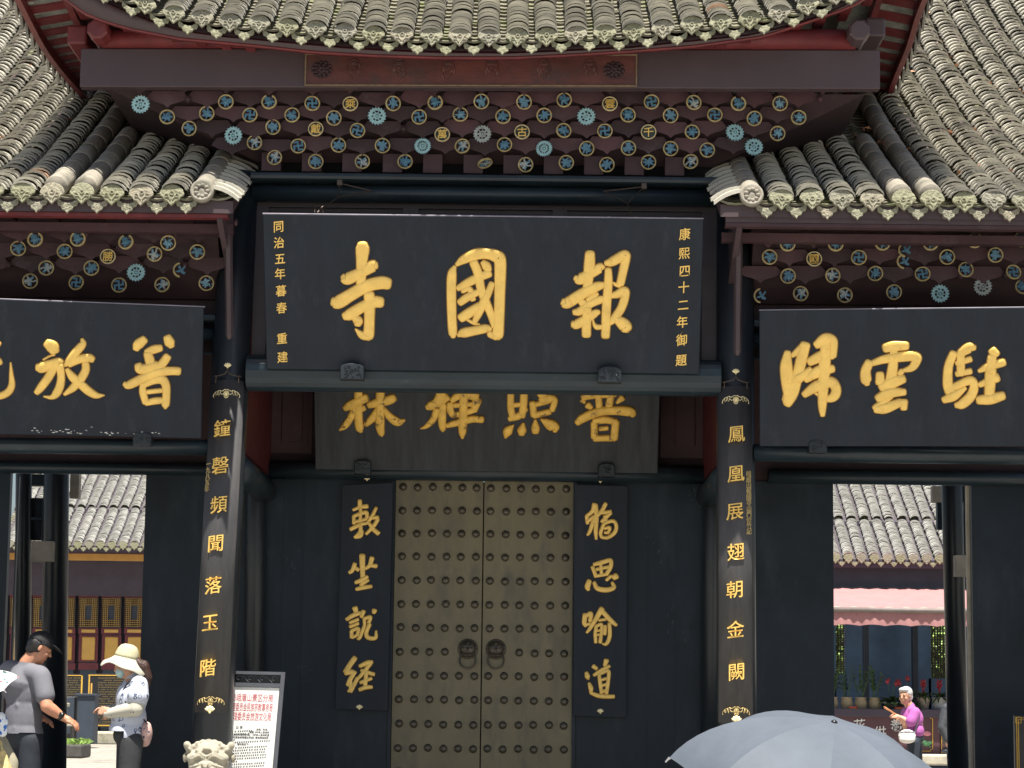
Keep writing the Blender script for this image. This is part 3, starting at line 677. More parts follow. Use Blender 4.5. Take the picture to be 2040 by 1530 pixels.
for cs, py, k in rows_:
    ext = [cs[0] - 255, cs[0] - 170, cs[0] - 85] + cs + [cs[-1] + 85, cs[-1] + 170, cs[-1] + 255]
    for px in ext:
        if px < 248 + k * 47 or px > 1705 - k * 50: continue
        jy = random.uniform(-2, 2); c = at(px, py + jy, YR[k]); mb_w = 84 * (CAM.y - YR[k]) / -F
        plate(core, (c.x, YR[k] + random.uniform(-.012, .012), c.z + .070), mb_w * random.uniform(.97, 1.02), .070 * random.uniform(.92, 1.06), .065, random.random())
for cs, py, k in rows_:                               # knuckles where the boards meet
    for px in cs:
        c = at(px + 42, py - 10, YR[k] - .0); core.ell((c.x, c.y - .01, c.z + .03), (.022, .03, .03), n=8, tint=random.random())
bset = core.build('bracket_set', ['maroon', 'dark_maroon', 'void'], gate)
T = {(698, 207): '乘', (1215, 207): '雲', (629, 257): '戴', (881, 268): '萬', (1040, 263): '古', (1292, 263): '千'}
SAW = {(280, 208): 'saw', (465, 270): 'saw', (751, 231): 'saw', (961, 267): 'saw3', (842, 291): 'saw2', (1168, 232): 'saw', (1464, 264): 'saw', (1084, 296): 'saw2', (1502, 293): 'saw'}
CR = {(594, 291), (712, 260), (1205, 261), (835, 233), (1424, 229), (498, 229), (622, 206), (1298, 203)}
PALE = {(1554, 206), (1591, 234), (1549, 266), (917, 228)}; SIL = {(921, 291), (507, 284), (547, 314), (722, 322), (1382, 204), (1047, 328), (1376, 322)}
YM = [-.398, -.333, -.268, -.205, -.15]
M1 = [(280,208,0),(333,233,1),(412,226,1),(450,203,0),(498,229,1),(377,256,2),(465,270,2),(507,284,3),(536,203,0),(622,206,0),(698,207,0),(783,206,0),(867,204,0),(959,202,0),(582,229,1),(665,235,1),(751,231,1),(835,233,1),(917,228,1),(1002,232,1),(544,253,2),(629,257,2),(712,260,2),(881,268,2),(961,267,2),(594,291,3),(674,289,3),(762,290,3),(842,291,3),(921,291,3),(1005,288,3),(547,314,4),(629,322,4),(722,322,4),(807,322,4),
 (1044,203,0),(1124,199,0),(1215,207,0),(1298,203,0),(1382,204,0),(1471,206,0),(1084,230,1),(1168,232,1),(1251,229,1),(1336,230,1),(1424,229,1),(1503,236,1),(1040,263,2),(1123,260,2),(1205,261,2),(1292,263,2),(1379,263,2),(1464,264,2),(1084,296,3),(1169,296,3),(1252,295,3),(1336,296,3),(1409,299,3),(1502,293,3),(1047,328,4),(1128,324,4),(1209,328,4),(1292,323,4),(1376,322,4),(1554,206,0),(1591,234,1),(1549,266,2)]
def medals(L, ys, par, T, SAW, CR, PALE, SIL, HALF=()):
    for i, (px, py, k) in enumerate(L):
        key = (px, py); ch = T.get(key)
        kind = 'text' if ch else SAW.get(key) or ('cross' if key in CR else 'pale' if key in PALE else 'silver' if key in SIL else 'half' if key in HALF else 'notch' if (k == 0 and random.random() < .5) else random.choice(KN))
        medal(px, py, ys[k], kind, par, ch)
medals(M1, YM, bset, T, SAW, CR, PALE, SIL)
tl_ = medal(966, 325, -.15, 'silver', bset); tl_.rotation_euler = (R(66), R(-14), R(10))
# wing bracket sets
def wing_set(rows, xlim, Yw, L, T, SAW, CR, PALE, SIL, HALF, px0, px1):
    mb = MB(); YR = [-.42, -.335, -.25, -.17]; pc = (max(px0, 0) + min(px1, 2040)) / 2
    A = at(pc, 452 if px0 < 500 else 462, -.4).z; B = at(pc, 590 if px0 < 500 else 604, .02).z; x0, x1 = xlim
    mb.add([(x0, -.33, A), (x1, -.33, A), (x1, .3, A), (x0, .3, A), (x0, .10, B), (x1, .10, B), (x1, .3, B), (x0, .3, B)], [(0, 1, 5, 4), (1, 2, 6, 5), (2, 3, 7, 6), (3, 0, 4, 7), (4, 5, 6, 7), (3, 2, 1, 0)], 1)
    for k, (cs, py) in enumerate(rows):
        for px in cs:
            if px < px0 or px > px1: continue
            c = at(px, py + random.uniform(-2, 2), YR[k]); plate(mb, (c.x, YR[k] + random.uniform(-.012, .012), c.z + .070), 89 * (CAM.y - YR[k]) / -F, .070 * random.uniform(.92, 1.06), .085, random.random())
            c = at(px + 43, py - 10, YR[k]); mb.ell((c.x, c.y - .01, c.z + .03), (.022, .03, .03), n=8, tint=random.random())
    o = mb.build('bracket_set', ['maroon', 'dark_maroon', 'void'], gate)
    medals(L, [-.40, -.315, -.23, -.15], o, T, SAW, CR, PALE, SIL, HALF)
def seq(a, d, n): return [a + d * i for i in range(n)]
L2 = [(36,495,1),(70,477,0),(129,501,1),(155,476,0),(215,511,1),(251,482,0),(308,506,1),(335,484,0),(393,502,1),(92,534,2),(182,534,2),(271,543,2),(360,538,2),(60,560,3),(152,563,3),(237,568,3),(323,567,3),(411,564,3)]
wing_set([(seq(-190, 88, 8), 462), (seq(-228, 89, 8), 485), (seq(-176, 89, 7), 518), (seq(-200, 87.5, 8), 546)], (-5.2, xs(432, 520, -.3)), 0, L2, {(215, 511): '勝'}, {(271, 543): 'saw'}, {(152, 563), (237, 568)}, {(411, 564), (335, 484)}, {(92, 534), (60, 560), (308, 506), (323, 567)}, {(360, 538)}, -240, 428)
L3 = [(1533,512,1),(1569,486,0),(1622,516,1),(1665,486,0),(1711,513,1),(1758,484,0),(1805,498,1),(1802,521,1),(1854,484,0),(1887,512,1),(1942,479,0),(1983,508,1),(2034,477,0),(1570,550,2),(1659,549,2),(1744,545,2),(1838,546,2),(1924,537,2),(2019,542,2),(1517,589,3),(1595,585,3),(1683,588,3),(1781,582,3),(1873,585,3),(1958,571,3),(2038,571,3)]
wing_set([(seq(1569, 93, 8), 471), (seq(1530, 91, 9), 494), (seq(1572, 90, 8), 530), (seq(1515, 89, 9), 566)], (xs(1502, 520, -.3), 5.0), 0, L3, {(1622, 516): '國'}, {(1873, 585): 'saw', (1958, 571): 'saw3'}, {(1711, 513), (1838, 546), (2019, 542)}, set(), {(1659, 549), (1595, 585), (1683, 588)}, {(1517, 589), (1802, 521), (1805, 498)}, 1495, 2240)

# --- upper roof over the middle bay
SH = -.034                                            # the top of the gate stands a little turned
YE = -1.0
def eave_pts(L, Y): return [at(px, py, Y + SH * xs(px, py, Y)) for px, py in L]
tips = [(-20, -230), (40, -140), (120, -62), (215, 2), (282, 30), (334, 50), (393, 60), (451, 68), (512, 73), (570, 79), (631, 84), (690, 90), (752, 94), (821, 97), (882, 99), (937, 99), (1010, 100), (1069, 98), (1134, 95), (1198, 92), (1261, 89), (1320, 82), (1388, 75), (1440, 70), (1495, 64), (1558, 50), (1604, 38), (1668, 14), (1740, -28), (1820, -90), (1900, -180), (1960, -260)]
TP = [(p.x, p.z) for p in eave_pts(tips, YE)]; TX = [p[0] for p in TP]; TZ = [p[1] for p in TP]
def ze(x): return float(np.interp(x, TX, TZ))
bots = [(-20, -150), (40, -80), (125, -8), (178, 30), (255, 54), (357, 74), (520, 89), (627, 101), (755, 108), (882, 112), (1020, 112), (1127, 107), (1255, 99), (1382, 89), (1520, 70), (1622, 36), (1698, 10), (1790, -50), (1880, -130), (1960, -210)]
BP = [(p.x, p.z) for p in eave_pts(bots, YE + .10)]; BX = [p[0] for p in BP]; BZ = [p[1] for p in BP]
def zbot(x): return float(np.interp(x, BX, BZ))
zmid = ze(0.0); XE = 3.44
def prof_u(s): return (YE + s * .84, zmid + .085 + .50 * s + .04 * s * s)
def zf_u(x, s): return (ze(x) - zmid) * max(0.0, 1 - s / 2.6) ** 1.3
deck = MB(); NX = 40
for th in (0, 1):
    pass
gx = [(-XE + 2 * XE * i / NX) for i in range(NX + 1)]; gs = [0.0, .3, .7, 1.2, 1.8, 2.6, 3.2]
vs = []
for dz in (-.03, -.10):
    for s in gs:
        for x in gx: y, z = prof_u(s); vs.append((x, y + .04, z + zf_u(x, s) + dz))
n1 = NX + 1; m1 = len(gs); fs = []
for l in range(2):
    for i in range(m1 - 1):
        for j in range(NX): q = l * n1 * m1 + i * n1 + j; fs.append((q, q + 1, q + n1 + 1, q + n1))
deck.add(vs, fs)
y, z = prof_u(3.2); deck.box((-XE, y, z - .9), (XE, y + .06, z - .02)); y0 = y; z0 = z
deck.add([(-XE, y0, z0), (XE, y0, z0), (XE, y0 + 2.6, 5.6), (-XE, y0 + 2.6, 5.6)], [(0, 1, 2, 3)])
uroof = deck.build('roof', 'red_paint', gate, shear=SH)
MB().bbox((-XE, y0 - .06, z0 - .05), (XE, y0 + .22, z0 + .36), .03).build('ridge', 'plaster_grey', uroof, shear=SH)
caps, tro = MB(), MB(); pit = 59.2 / F * (YE - CAM.y); xc0 = xs(974, 70, YE); rows_u = [xc0 + pit * i for i in range(-16, 17) if abs(xc0 + pit * i) < XE - .05]
tile_rows(caps, tro, rows_u, prof_u, 3.0, .066, .081, pit, zf_u)
caps.build('cap_tiles', 'tile', uroof, shear=SH); tro.build('trough_tiles', 'trough', uroof, shear=SH)
ends = MB(); ux, uz = Vector((1, 0, 0)), Vector((0, .18, 1)).normalized()
for x in rows_u:
    y, z = prof_u(0); zz = z + zf_u(x, 0); t = random.random(); sl = (ze(x + .1) - ze(x - .1)) / .2; u = Vector((1, 0, sl * .6)).normalized()
    ends.prism(fan(.168, .066, .085), (x + random.uniform(-.006, .006), y - .012, zz + .008 + random.uniform(-.005, .005)), u, uz, .016, 0, t, bev=.005); relief(ends, Vector((x, y - .03, zz)), u, uz, .13, .09, t)
    xm = x + pit / 2; t = random.random() * .45; zz = z + zf_u(xm, 0)
    ends.prism(drip(.145, .088), (xm + random.uniform(-.006, .006), y + .012, zz - .045 + random.uniform(-.006, .006)), u, uz, .014, 0, t, bev=.004); relief(ends, Vector((xm, y - .004, zz - .085)), u, uz, .10, .05, t)
ends.build('eave_tiles', 'drip_tile', uroof, shear=SH)
# curved eave board, soffit, purlins, fascia
mb = MB(); g = [-3.5 + 7.0 * i / 60 for i in range(61)]
ribbon([(x, YE + .08, ze(x) + .05) for x in g], [(x, YE + .10, zbot(x)) for x in g], .04, mb); mb.build('eave_board', 'brown_paint', gate, True, shear=SH)
mb = MB(); ribbon([(x, YE + .10, zbot(x) - .001) for x in g], [(x, YE + .105, zbot(x) - .016) for x in g], .05, mb); mb.build('eave_moulding', 'red_paint', gate, True, shear=SH)
mb = MB(); vs = []
for x in g: vs += [(x, YE + .14, zbot(x) + .02), (x, -.42, zbot(x) + .10)]
mb.add(vs, [(2 * i, 2 * i + 1, 2 * i + 3, 2 * i + 2) for i in range(60)])
for i in range(34):
    x = -3.0 + 6.0 * i / 33; mb.box((x - .035, YE + .16, zbot(x) + .02), (x + .035, -.44, zbot(x) + .06)) if abs(x) > 1.7 else None
mb.build('soffit', 'red_paint', gate, shear=SH)
yF = -.60; zF1 = (zc(97, yF, 165) + zc(97, yF - .02, 1750)) / 2; zF0 = (at(165, 175, yF + .12).z + at(1750, 175, yF - .12).z) / 2
xF0, xF1 = xs(161, 136, yF + .12), xs(1754, 136, yF - .12)
fb = MB(); fb.bbox((xF0, yF, zF0), (xF1, yF + .10, zF1), .008); fb.build('fascia_board', 'brown_paint', gate, shear=SH)
p0 = at(205, 76, yF + .1); p1 = at(1704, 76, yF - .1); zp = (p0.z + p1.z) / 2 - .005
mb = MB(); mb.tube([(p0.x, yF - .0, zp), (p1.x, yF, zp)], .075, 20); mb.build('purlin', 'red_paint', gate, True, shear=SH)
for x, s_, m in ((p0.x, 1, 'red_paint'), (p1.x, -1, 'brown_paint')):
    mb = MB(); q = .082
    mb.lathe([(q * .8, -.10), (q, -.085), (q, .10), (q * .8, .115)], (x, yF - .12, zp + .01), 8, Mx=Matrix.Rotation(R(90), 3, 'X') @ Matrix.Rotation(R(22.5), 3, 'Z')); mb.tube([(x, yF - .05, zp + .01), (x, yF + 1.6, zp + .01)], .075, 16)
    mb.build('purlin_end', m, gate, shear=SH)
for px, m in ((155, 'red_paint'), (1735, 'brown_paint')):
    p = at(px, 72, yF + .25); mb = MB(); mb.bbox((p.x - .075, yF + .12, p.z - .07), (p.x + .075, yF + 1.4, p.z + .08), .02); mb.build('beam_end', m, gate, shear=SH)
# red boards above the fascia
mb = MB(); mb.box((xF0 + .2, -.36, zF1 - .05), (xF1 - .2, -.32, zF1 + .14)); mb.build('soffit_board', 'red_paint', gate, shear=SH)
# side eaves
for side, edge in ((-1, [(-30, -120), (33, 0), (75, 80), (110, 130), (163, 190)]), (1, [(1905, -120), (1845, 0), (1815, 90), (1790, 150), (1768, 208)])):
    X = 3.46 * side; pts = [atx(px, py, X + .0) for px, py in edge]; q = catmull([(p.y, p.z) for p in pts], 8)
    q = [(float(a[0]), float(a[1])) for a in q]; q = [p for p in q if p[0] > YE + SH * X - .03]
    ex = MB(); ribbon([(X, a, b + .06) for a, b in q], [(X, a, b - .03) for a, b in q], .045, ex, back=Vector((-side, 0, 0))); ex.build('side_eave_board', 'red_paint', gate)
    rf = MB(); gt = MB(); so_ = MB()
    L_ = [0]; 
    for i in range(1, len(q)): L_.append(L_[-1] + math.hypot(q[i][0] - q[i-1][0], q[i][1] - q[i-1][1]))
    k = 0; t = .03
    while t < L_[-1]:
        ya = np.interp(t, L_, [a for a, b in q]); za = np.interp(t, L_, [b for a, b in q]); yb = np.interp(t + .11, L_, [a for a, b in q]); zb2 = np.interp(t + .11, L_, [b for a, b in q])
        xi = X - side * .34
        (rf).add([(X - side * .03, ya, za + .035), (X - side * .03, yb, zb2 + .035), (xi, yb, zb2 + .095), (xi, ya, za + .095), (X - side * .03, ya, za + .052), (X - side * .03, yb, zb2 + .052), (xi, yb, zb2 + .112), (xi, ya, za + .112)], [(3,2,1,0),(4,5,6,7),(0,1,5,4),(1,2,6,5),(2,3,7,6),(3,0,4,7)])
        t += .235
    vs = []
    for a, b in q: vs += [(X - side * .03, a, b + .055), (X - side * .60, a, b + .158)]
    so_.add(vs, [(2 * i, 2 * i + 1, 2 * i + 3, 2 * i + 2) for i in range(len(q) - 1)], 0)
    rf.build('rafters', 'red_paint', gate); so_.build('tile_underside', 'plaster_grey', gate)
    vs = []
    def cl(x, y, z): s_ = (y - YE - SH * x) / .84; return min(z, prof_u(max(0, s_))[1] + zf_u(x, max(0, s_)) - .12)
    qk = [p for p in q if p[0] > YE + .3]
    for a, b in qk: vs += [(X, a, b + .10), (X - side * .45, a, cl(X - side * .45, a, b + .26)), (X - side * .9, a, cl(X - side * .9, a, b + .40))]
    dk = MB(); dk.add(vs, [(3 * i + j, 3 * i + j + 1, 3 * i + j + 4, 3 * i + j + 3) for i in range(len(qk) - 1) for j in (0, 1)])
    ib = MB(); ribbon([(X - side * .34, a, b + .22) for a, b in q], [(X - side * .34, a, b + .0) for a, b in q], .05, ib, back=Vector((-side, 0, 0))); ib.build('side_beam', 'red_paint', gate)
    t = .05
    while t < L_[-1]:
        ya = np.interp(t, L_, [a for a, b in q]); za = np.interp(t, L_, [b for a, b in q]); tl = random.random() * .4
        dk.prism(drip(.15, .12), (X + side * .03, ya, za + .06), Vector((0, side, 0)), Vector((0, 0, 1)), .02, 0, tl, bev=.004)
        for v_ in range(6): dk.tube([(X + side * .045 - side * .04 * v_, ya, za + .10 + .012 * v_), (X - side * .02 - side * .04 * v_, ya, za + .125 + .012 * v_)], .075, 8, tint=random.random())
        t += .205
    dk.build('side_eave_tiles', 'tile', gate)
# --- wing roofs
YWE = -.88
for side in (-1, 1):
    pc = 220 if side < 0 else 1750
    Yw = YWE; ZW = zc(388 if side < 0 else 401, Yw, pc)
    if side < 0: ledge = xs(403, 385, Yw); rows_w = [ledge - .215 * (i + 1) for i in range(20)]; rolls = [3, 4]
    else: ledge = xs(1497, 385, Yw); rows_w = [ledge + .217 * (i + 1) for i in range(20)]; rolls = [4, 5]
    zl = ZW; pr = (lambda Z: (lambda s: (YWE + s * .915, Z + .375 * s + .0195 * s * s)))(zl); SL = 7.05
    xin = ledge - side * .22; xout = rows_w[-1] + side * .2
    dk = MB(); vs = []
    ss = [0, 1, 2, 3.5, 5, 6.5, SL]
    for dz in (-.03, -.12):
        for s in ss: y, z = pr(s); vs += [(xin, y + .03, z + dz), (xout, y + .03, z + dz)]
    n = len(ss); fs = [(2 * i, 2 * i + 1, 2 * i + 3, 2 * i + 2) for i in range(n - 1)] + [(2 * n + 2 * i + 1, 2 * n + 2 * i, 2 * n + 2 * i + 2, 2 * n + 2 * i + 3) for i in range(n - 1)]
    fs += [(0, 2 * n, 2 * n + 1, 1)] + [(2 * i, 2 * i + 2, 2 * n + 2 * i + 2, 2 * n + 2 * i) for i in range(n - 1)]
    yr, zr = pr(SL); o_ = len(vs); vs += [(xin, yr, zr), (xout, yr, zr), (xout, 10.2, 4.75), (xin, 10.2, 4.75)]; fs.append((o_, o_ + 1, o_ + 2, o_ + 3))
    dk.add(vs, fs); wr = dk.build('roof', 'brown_paint', gate)
    caps, tro = MB(), MB(); nr = [x for i, x in enumerate(rows_w) if i not in rolls]
    tile_rows(caps, None, nr, pr, SL, .086, .089, .216)
    tile_rows(MB(), tro, rows_w + [ledge], pr, SL, .075, .085, .216)
    # short tiles lying across the edge
    s = 0.02
    while s < 1.9:
        y, z = pr(s); tl = min(.95, max(.35, random.gauss(.75, .1))); xa, xb = ledge - side * .05, ledge - side * (.27 + random.uniform(-.015, .015)); vs = []
        for f_ in range(6):
            u = f_ / 5; vs += [(xa + (xb - xa) * u, y - .02 - .03 * u + .02 * math.sin(u * 3), z + .075 - .10 * u * u), (xa + (xb - xa) * u, y + .10 - .03 * u, z + .10 - .10 * u * u), (xa + (xb - xa) * u, y - .02 - .03 * u + .02 * math.sin(u * 3), z + .046 - .10 * u * u)]
        caps.add(vs, [(3 * i, 3 * i + 1, 3 * i + 4, 3 * i + 3) for i in range(5)] + [(3 * i + 2, 3 * i, 3 * i + 3, 3 * i + 5) for i in range(5)] + [(15, 16, 17)], 0, tl); s += .135 * random.uniform(.9, 1.1)
    caps.build('cap_tiles', 'tile', wr); tro.build('trough_tiles', 'trough', wr)
    # smooth half-round ridge rolls
    def roll(x, S_, cap_end, r=.080, s1=0.0):
        mb = MB(); s = s1; k = 0
        while s < S_:
            y, z = pr(s); y2, z2 = pr(s + .33); t = Vector((0, y2 - y, z2 - z)).normalized(); n_ = Vector((0, -t.z, t.y)); c = Vector((x, y, z)) + n_ * .03
            mb.tube([c, c + t * .01, c + t * .30, c + t * .335], [r * 1.0, r * 1.05, r * .98, r * .93], 20, 0, random.random(), cap=True); s += .33
        if cap_end:
            y, z = pr(s1); c = Vector((x, y - .012, z + .03)); mb.lathe([(r * 1.06, -.02), (r * 1.06, .02), (r * .9, .03), (r * .82, .022), (r * .3, .024), (.001, .034)], c, 24, Mx=Matrix.Rotation(R(80), 3, 'X'))
            for q in range(9):
                a = 2 * math.pi * q / 9; mb.ell(c + Vector((r * .52 * math.cos(a), -.026, r * .52 * math.sin(a))), (.018, .012, .014), n=8)
        mb.build('ridge_roll', 'roll_tile', wr, True)
    roll(ledge, 1.45, True); 
    if side < 0: roll(rows_w[3], 2.1, False, s1=.12); roll(rows_w[4], 3.35, False, s1=.12)
    else: roll(rows_w[4], 2.0, False, s1=.1); roll(rows_w[5], 3.5, False, s1=.1)
    ends = MB(); uz = Vector((0, .15, 1)).normalized()
    for i, x in enumerate(rows_w):
        y, z = pr(0); t = random.random(); ends.prism(fan(.178, .07, .095), (x + random.uniform(-.008, .008), y - .012, z + .012 + random.uniform(-.006, .006)), ux, uz, .018, 0, t, bev=.005); relief(ends, Vector((x, y - .032, z)), ux, uz, .14, .09, t)
    for x in rows_w + [ledge]:
        y, z = pr(0); t = random.uniform(.2, .95); xm = x + side * .108; ends.prism(drip(.15, .098), (xm + random.uniform(-.006, .006), y + .012, z - .045 + random.uniform(-.005, .005)), ux, uz, .014, 0, t, bev=.004); relief(ends, Vector((xm, y - .004, z - .085)), ux, uz, .10, .05, t)
    ends.build('eave_tiles', 'drip_tile', wr)
    mb = MB(); yr, zr = pr(SL - .05); mb.bbox((xin, yr - .06, zr - .05), (xout, yr + .3, zr + .42), .03); mb.build('ridge', 'plaster', wr)
    # eave board, red lath, soffit, barge board, hanging post
    x_in = ledge - side * .18
    e = [(410, 423), (426, 446)][side > 0]; z1 = zc(e[0] - 8, YWE + .05, pc); z0 = zc(e[1], YWE + .05, pc)
    MB().box((x_in, YWE + .05, z0), (xout, YWE + .10, z1)).build('eave_board', 'brown_paint', gate)
    MB().box((x_in, YWE + .055, z0 - .030), (xout, YWE + .14, z0 - .003)).build('eave_moulding', 'red_paint' if side < 0 else 'maroon', gate)
    MB().add([(x_in, YWE + .1, z0 + .01), (xout, YWE + .1, z0 + .01), (xout, .2, z0 + .40), (x_in, .2, z0 + .40)], [(0, 1, 2, 3)]).build('soffit', 'maroon', gate)
    MB().box((x_in, -.50, z0 - .075), (xout, -.42, z0 - .01)).build('purlin', 'maroon', gate)
    mb = MB(); xb_ = ledge - side * .10
    mb.prism([(YWE + .08, z0 - .05), (.1, z0 - .42), (.1, z0 + .38), (YWE + .08, z0 + .10)], (xb_, 0, 0), (0, 1, 0), (0, 0, 1), .04 * 1); mb.build('barge_board', 'brown_paint', gate)
    pt0, pb0 = (at(455, 470, -.46), at(457, 668, -.38)) if side < 0 else (at(1471, 490, -.46), at(1469, 700, -.38)); h = .028
    mb = MB(); mb.tube([pb0 + Vector((0, 0, -.03)), pb0, pb0 * .5 + pt0 * .5, pt0, pt0 + Vector((0, .02, .25))], [.012, h, h * 1.05, h * 1.1, h * 1.1], 6); mb.build('hanging_post', 'brown_paint', gate)
# dark body of the tower between the wing roofs
mb = MB(); mb.box((-1.72, .25, 4.6), (1.72, 1.9, 5.6)); mb.build('tower_wall', 'dark_maroon', gate)

# ================================================================== PLAQUES
def board(pl, corners, d, m, parent, name='board', bev=.006):
    pts = [pl.xy(px, py, d) for px, py in corners]; mb = MB(); mb.prism(list(reversed(pts)), pl.O, pl.ux, pl.uy, d, bev=bev); return mb.build(name, m, parent)
def chars(pl, d, items, par, m='gold', fat=1.0):               # items: (strokes, ox, oy, sc)
    for nm, stks, ox, oy, sc in items:
        stks = [[(a, b_, c * fat) for a, b_, c in q] for q in stks]
        mb = MB(); carve(mb, stks, ox, oy, sc, pl.O + pl.n * d, pl.n); carve(mb, stks, ox, oy, sc, pl.O + pl.n * d, pl.n, 1, .1, .004, .0055 if sc > 3.1 else .003); o = mb.build('character', [m, 'rim_shadow'], par, True); o['label'] = 'raised gold character ' + nm
ZA = (500, 340, 4.25); ZB = (960, 340, 4.25); ZC = (480, 660, 4.08); ZD = (960, 660, 4.08); ZE = (0, 600, 5.1); ZG = (1420, 380, 3.29)
b = 1955
SI = [[(945,625,45),(945,665,57),(938,780,46),(930,985,38)], [(780,895,24),(815,915,50),(930,862,45),(1030,805,50),(1055,800,34)], [(700,1110,40),(740,1112,56),(850,1048,52),(980,975,52),(1100,948,54),(1160,955,50)],
      [(795,1232,34),(840,1215,48),(930,1160,46),(1040,1112,50),(1100,1112,46)], [(1000,1045,45),(1005,1120,46),(1002,1300,44),(995,1390,46),(985,1415,30)], [(990,1400,36),(940,1390,32),(885,1340,6)], [(865,1232,22),(905,1268,42),(905,1300,30)]]
GUO = [[(1725,812,14),(1703,870,36),(1697,1000,40),(1702,1250,38),(1710,1370,36),(1712,1405,20)], [(1742,795,16),(1800,752,36),(1900,708,46),(2000,703,44),(b+125,725,52),(b+155,770,50),(b+152,1000,46),(b+145,1250,44),(b+135,1380,48),(b+128,1410,34)], [(b+120,1400,34),(b+70,1390,22),(2025,1372,24)],
       [(1755,1392,16),(1800,1372,40),(1900,1352,38),(1990,1335,36),(2030,1340,18)], [(1752,995,24),(1850,940,36),(1950,893,36),(b+62,868,34)], [(1885,775,36),(1920,860,38),(1948,1000,36),(1985,1100,36),(2030,1210,32),(2060,1318,24)], [(1965,775,24),(1992,805,38),(2010,838,30)],
       [(1770,1115,30),(1830,1072,34),(1930,1022,26)], [(1790,1020,18),(1850,1000,24),(1880,1090,24)], [(1780,1245,38),(1850,1200,42),(1935,1140,32)], [(b+85,955,26),(b+60,1020,30),(1970,1110,36),(1925,1210,32),(1890,1285,20)], [(1830,1260,10),(1890,1290,14),(1935,1300,6)]]
BAO = [[(915,700,40),(910,800,46),(896,960,40),(890,1015,36)], [(792,908,22),(830,918,46),(920,870,42),(1000,822,40),(1010,828,28)], [(690,1112,32),(725,1118,46),(850,1040,46),(960,985,42),(1035,965,26)], [(822,1085,24),(865,1130,34),(895,1170,30)], [(972,1040,22),(935,1070,28),(900,1095,26)],
       [(782,1198,24),(830,1188,34),(920,1125,34),(1000,1092,34),(1030,1095,28)], [(772,1300,30),(805,1298,40),(890,1250,38),(960,1205,32),(990,1195,20)], [(890,1165,38),(885,1300,40),(885,1390,38)], [(1070,835,28),(1070,950,36),(1055,1150,38),(1050,1300,38),(1046,1400,36)],
       [(1050,782,22),(1100,770,38),(1180,725,42),(1215,712,38),(1218,740,38),(1195,850,36),(1172,955,34)], [(1165,965,26),(1130,960,16),(1105,942,5)], [(1092,1058,22),(1150,1042,34),(1205,1015,38),(1212,1060,36),(1180,1160,36),(1120,1250,34),(1080,1295,18)], [(1012,1322,20),(970,1320,22),(945,1285,10),(938,1230,5)], [(1105,1245,18),(1165,1272,44),(1215,1318,54),(1215,1345,38)]]
pm = Plane(at(961, 741, -.18), 0, R(21)); D = .05
mp = thing('name_plaque', 'largest black plaque with three raised gold characters hung above the middle bay', 'plaque', pm.O, 0)
board(pm, [(523, 427), (1402, 437), (1393, 745), (531, 735)], D, 'plaque_black', mp)
mb = MB(); c0 = pm.xy(523, 426, D); c1 = pm.xy(1402, 436, D); mb.tube([pm.pt(*c0, D - .01), pm.pt(*c1, D - .01)], .006, 6); mb.build('top_trim', 'strap_grey', mp)
chars(pm, D, [('寺', SI, *ZA), ('國', GUO, *ZA), ('報', BAO, *ZB)], mp)
def inscription(pl, d, items, size, par, m, lab, off=.02, shear=.1, sx=.92):
    for ch, px, py in items: mb = MB(); x, y = pl.xy(px, py, d); put_text(mb, ch, pl.pt(x, y, d), pl.ux, pl.uy, size, .007, off, shear, sx); o = mb.build('character', m, par); o['label'] = 'small gold character ' + ch
inscription(pm, D, [('同',555,451),('治',556,483),('五',558,515),('年',558,545),('暮',560,579),('春',561,613),('重',562,674),('建',563,711)], .088, mp, 'gold', 'left inscription column of eight small gold characters', .010)
inscription(pm, D, [('康',1364,466),('熙',1363,504),('四',1364,539),('十',1362,572),('二',1361,607),('年',1359,641),('御',1358,677),('題',1357,717)], .092, mp, 'gold', 'right inscription column of eight small gold characters', .010)
def wire(par, pts, r=.004, m='wire_metal'): MB().tube(pts, r, 6).build('hanging_wire', m, par, True)
for a, k, e, f in (((677, 365), (673, 393), (632, 424), (740, 380)), ((1283, 372), (1250, 405), (1262, 434), (1202, 381))):
    A = at(*a, -.16); Kk = at(*k, -.32); E_ = on(*e, pm.O + pm.n * .03, pm.n); Fp = at(*f, -.15)
    mb = MB(); mb.bbox((A.x - .02, A.y - .02, A.z - .02), (A.x + .02, A.y + .05, A.z + .025), .004); mb.tube([A, Kk, E_], .004, 6); mb.tube([Kk, Fp], .004, 6); mb.tube([A, Fp], .006, 6)
    for q in range(6): mb.tube([Kk + (E_ - Kk) * random.uniform(.45, .7), Kk + (E_ - Kk) * .8 + Vector((random.uniform(-.05, .05), 0, random.uniform(-.03, .03))), Kk + (E_ - Kk) * random.uniform(.85, 1.0) + Vector((random.uniform(-.04, .04), 0, 0))], .0028, 5)
    mb.build('hanging_wire', 'wire_metal', mp)
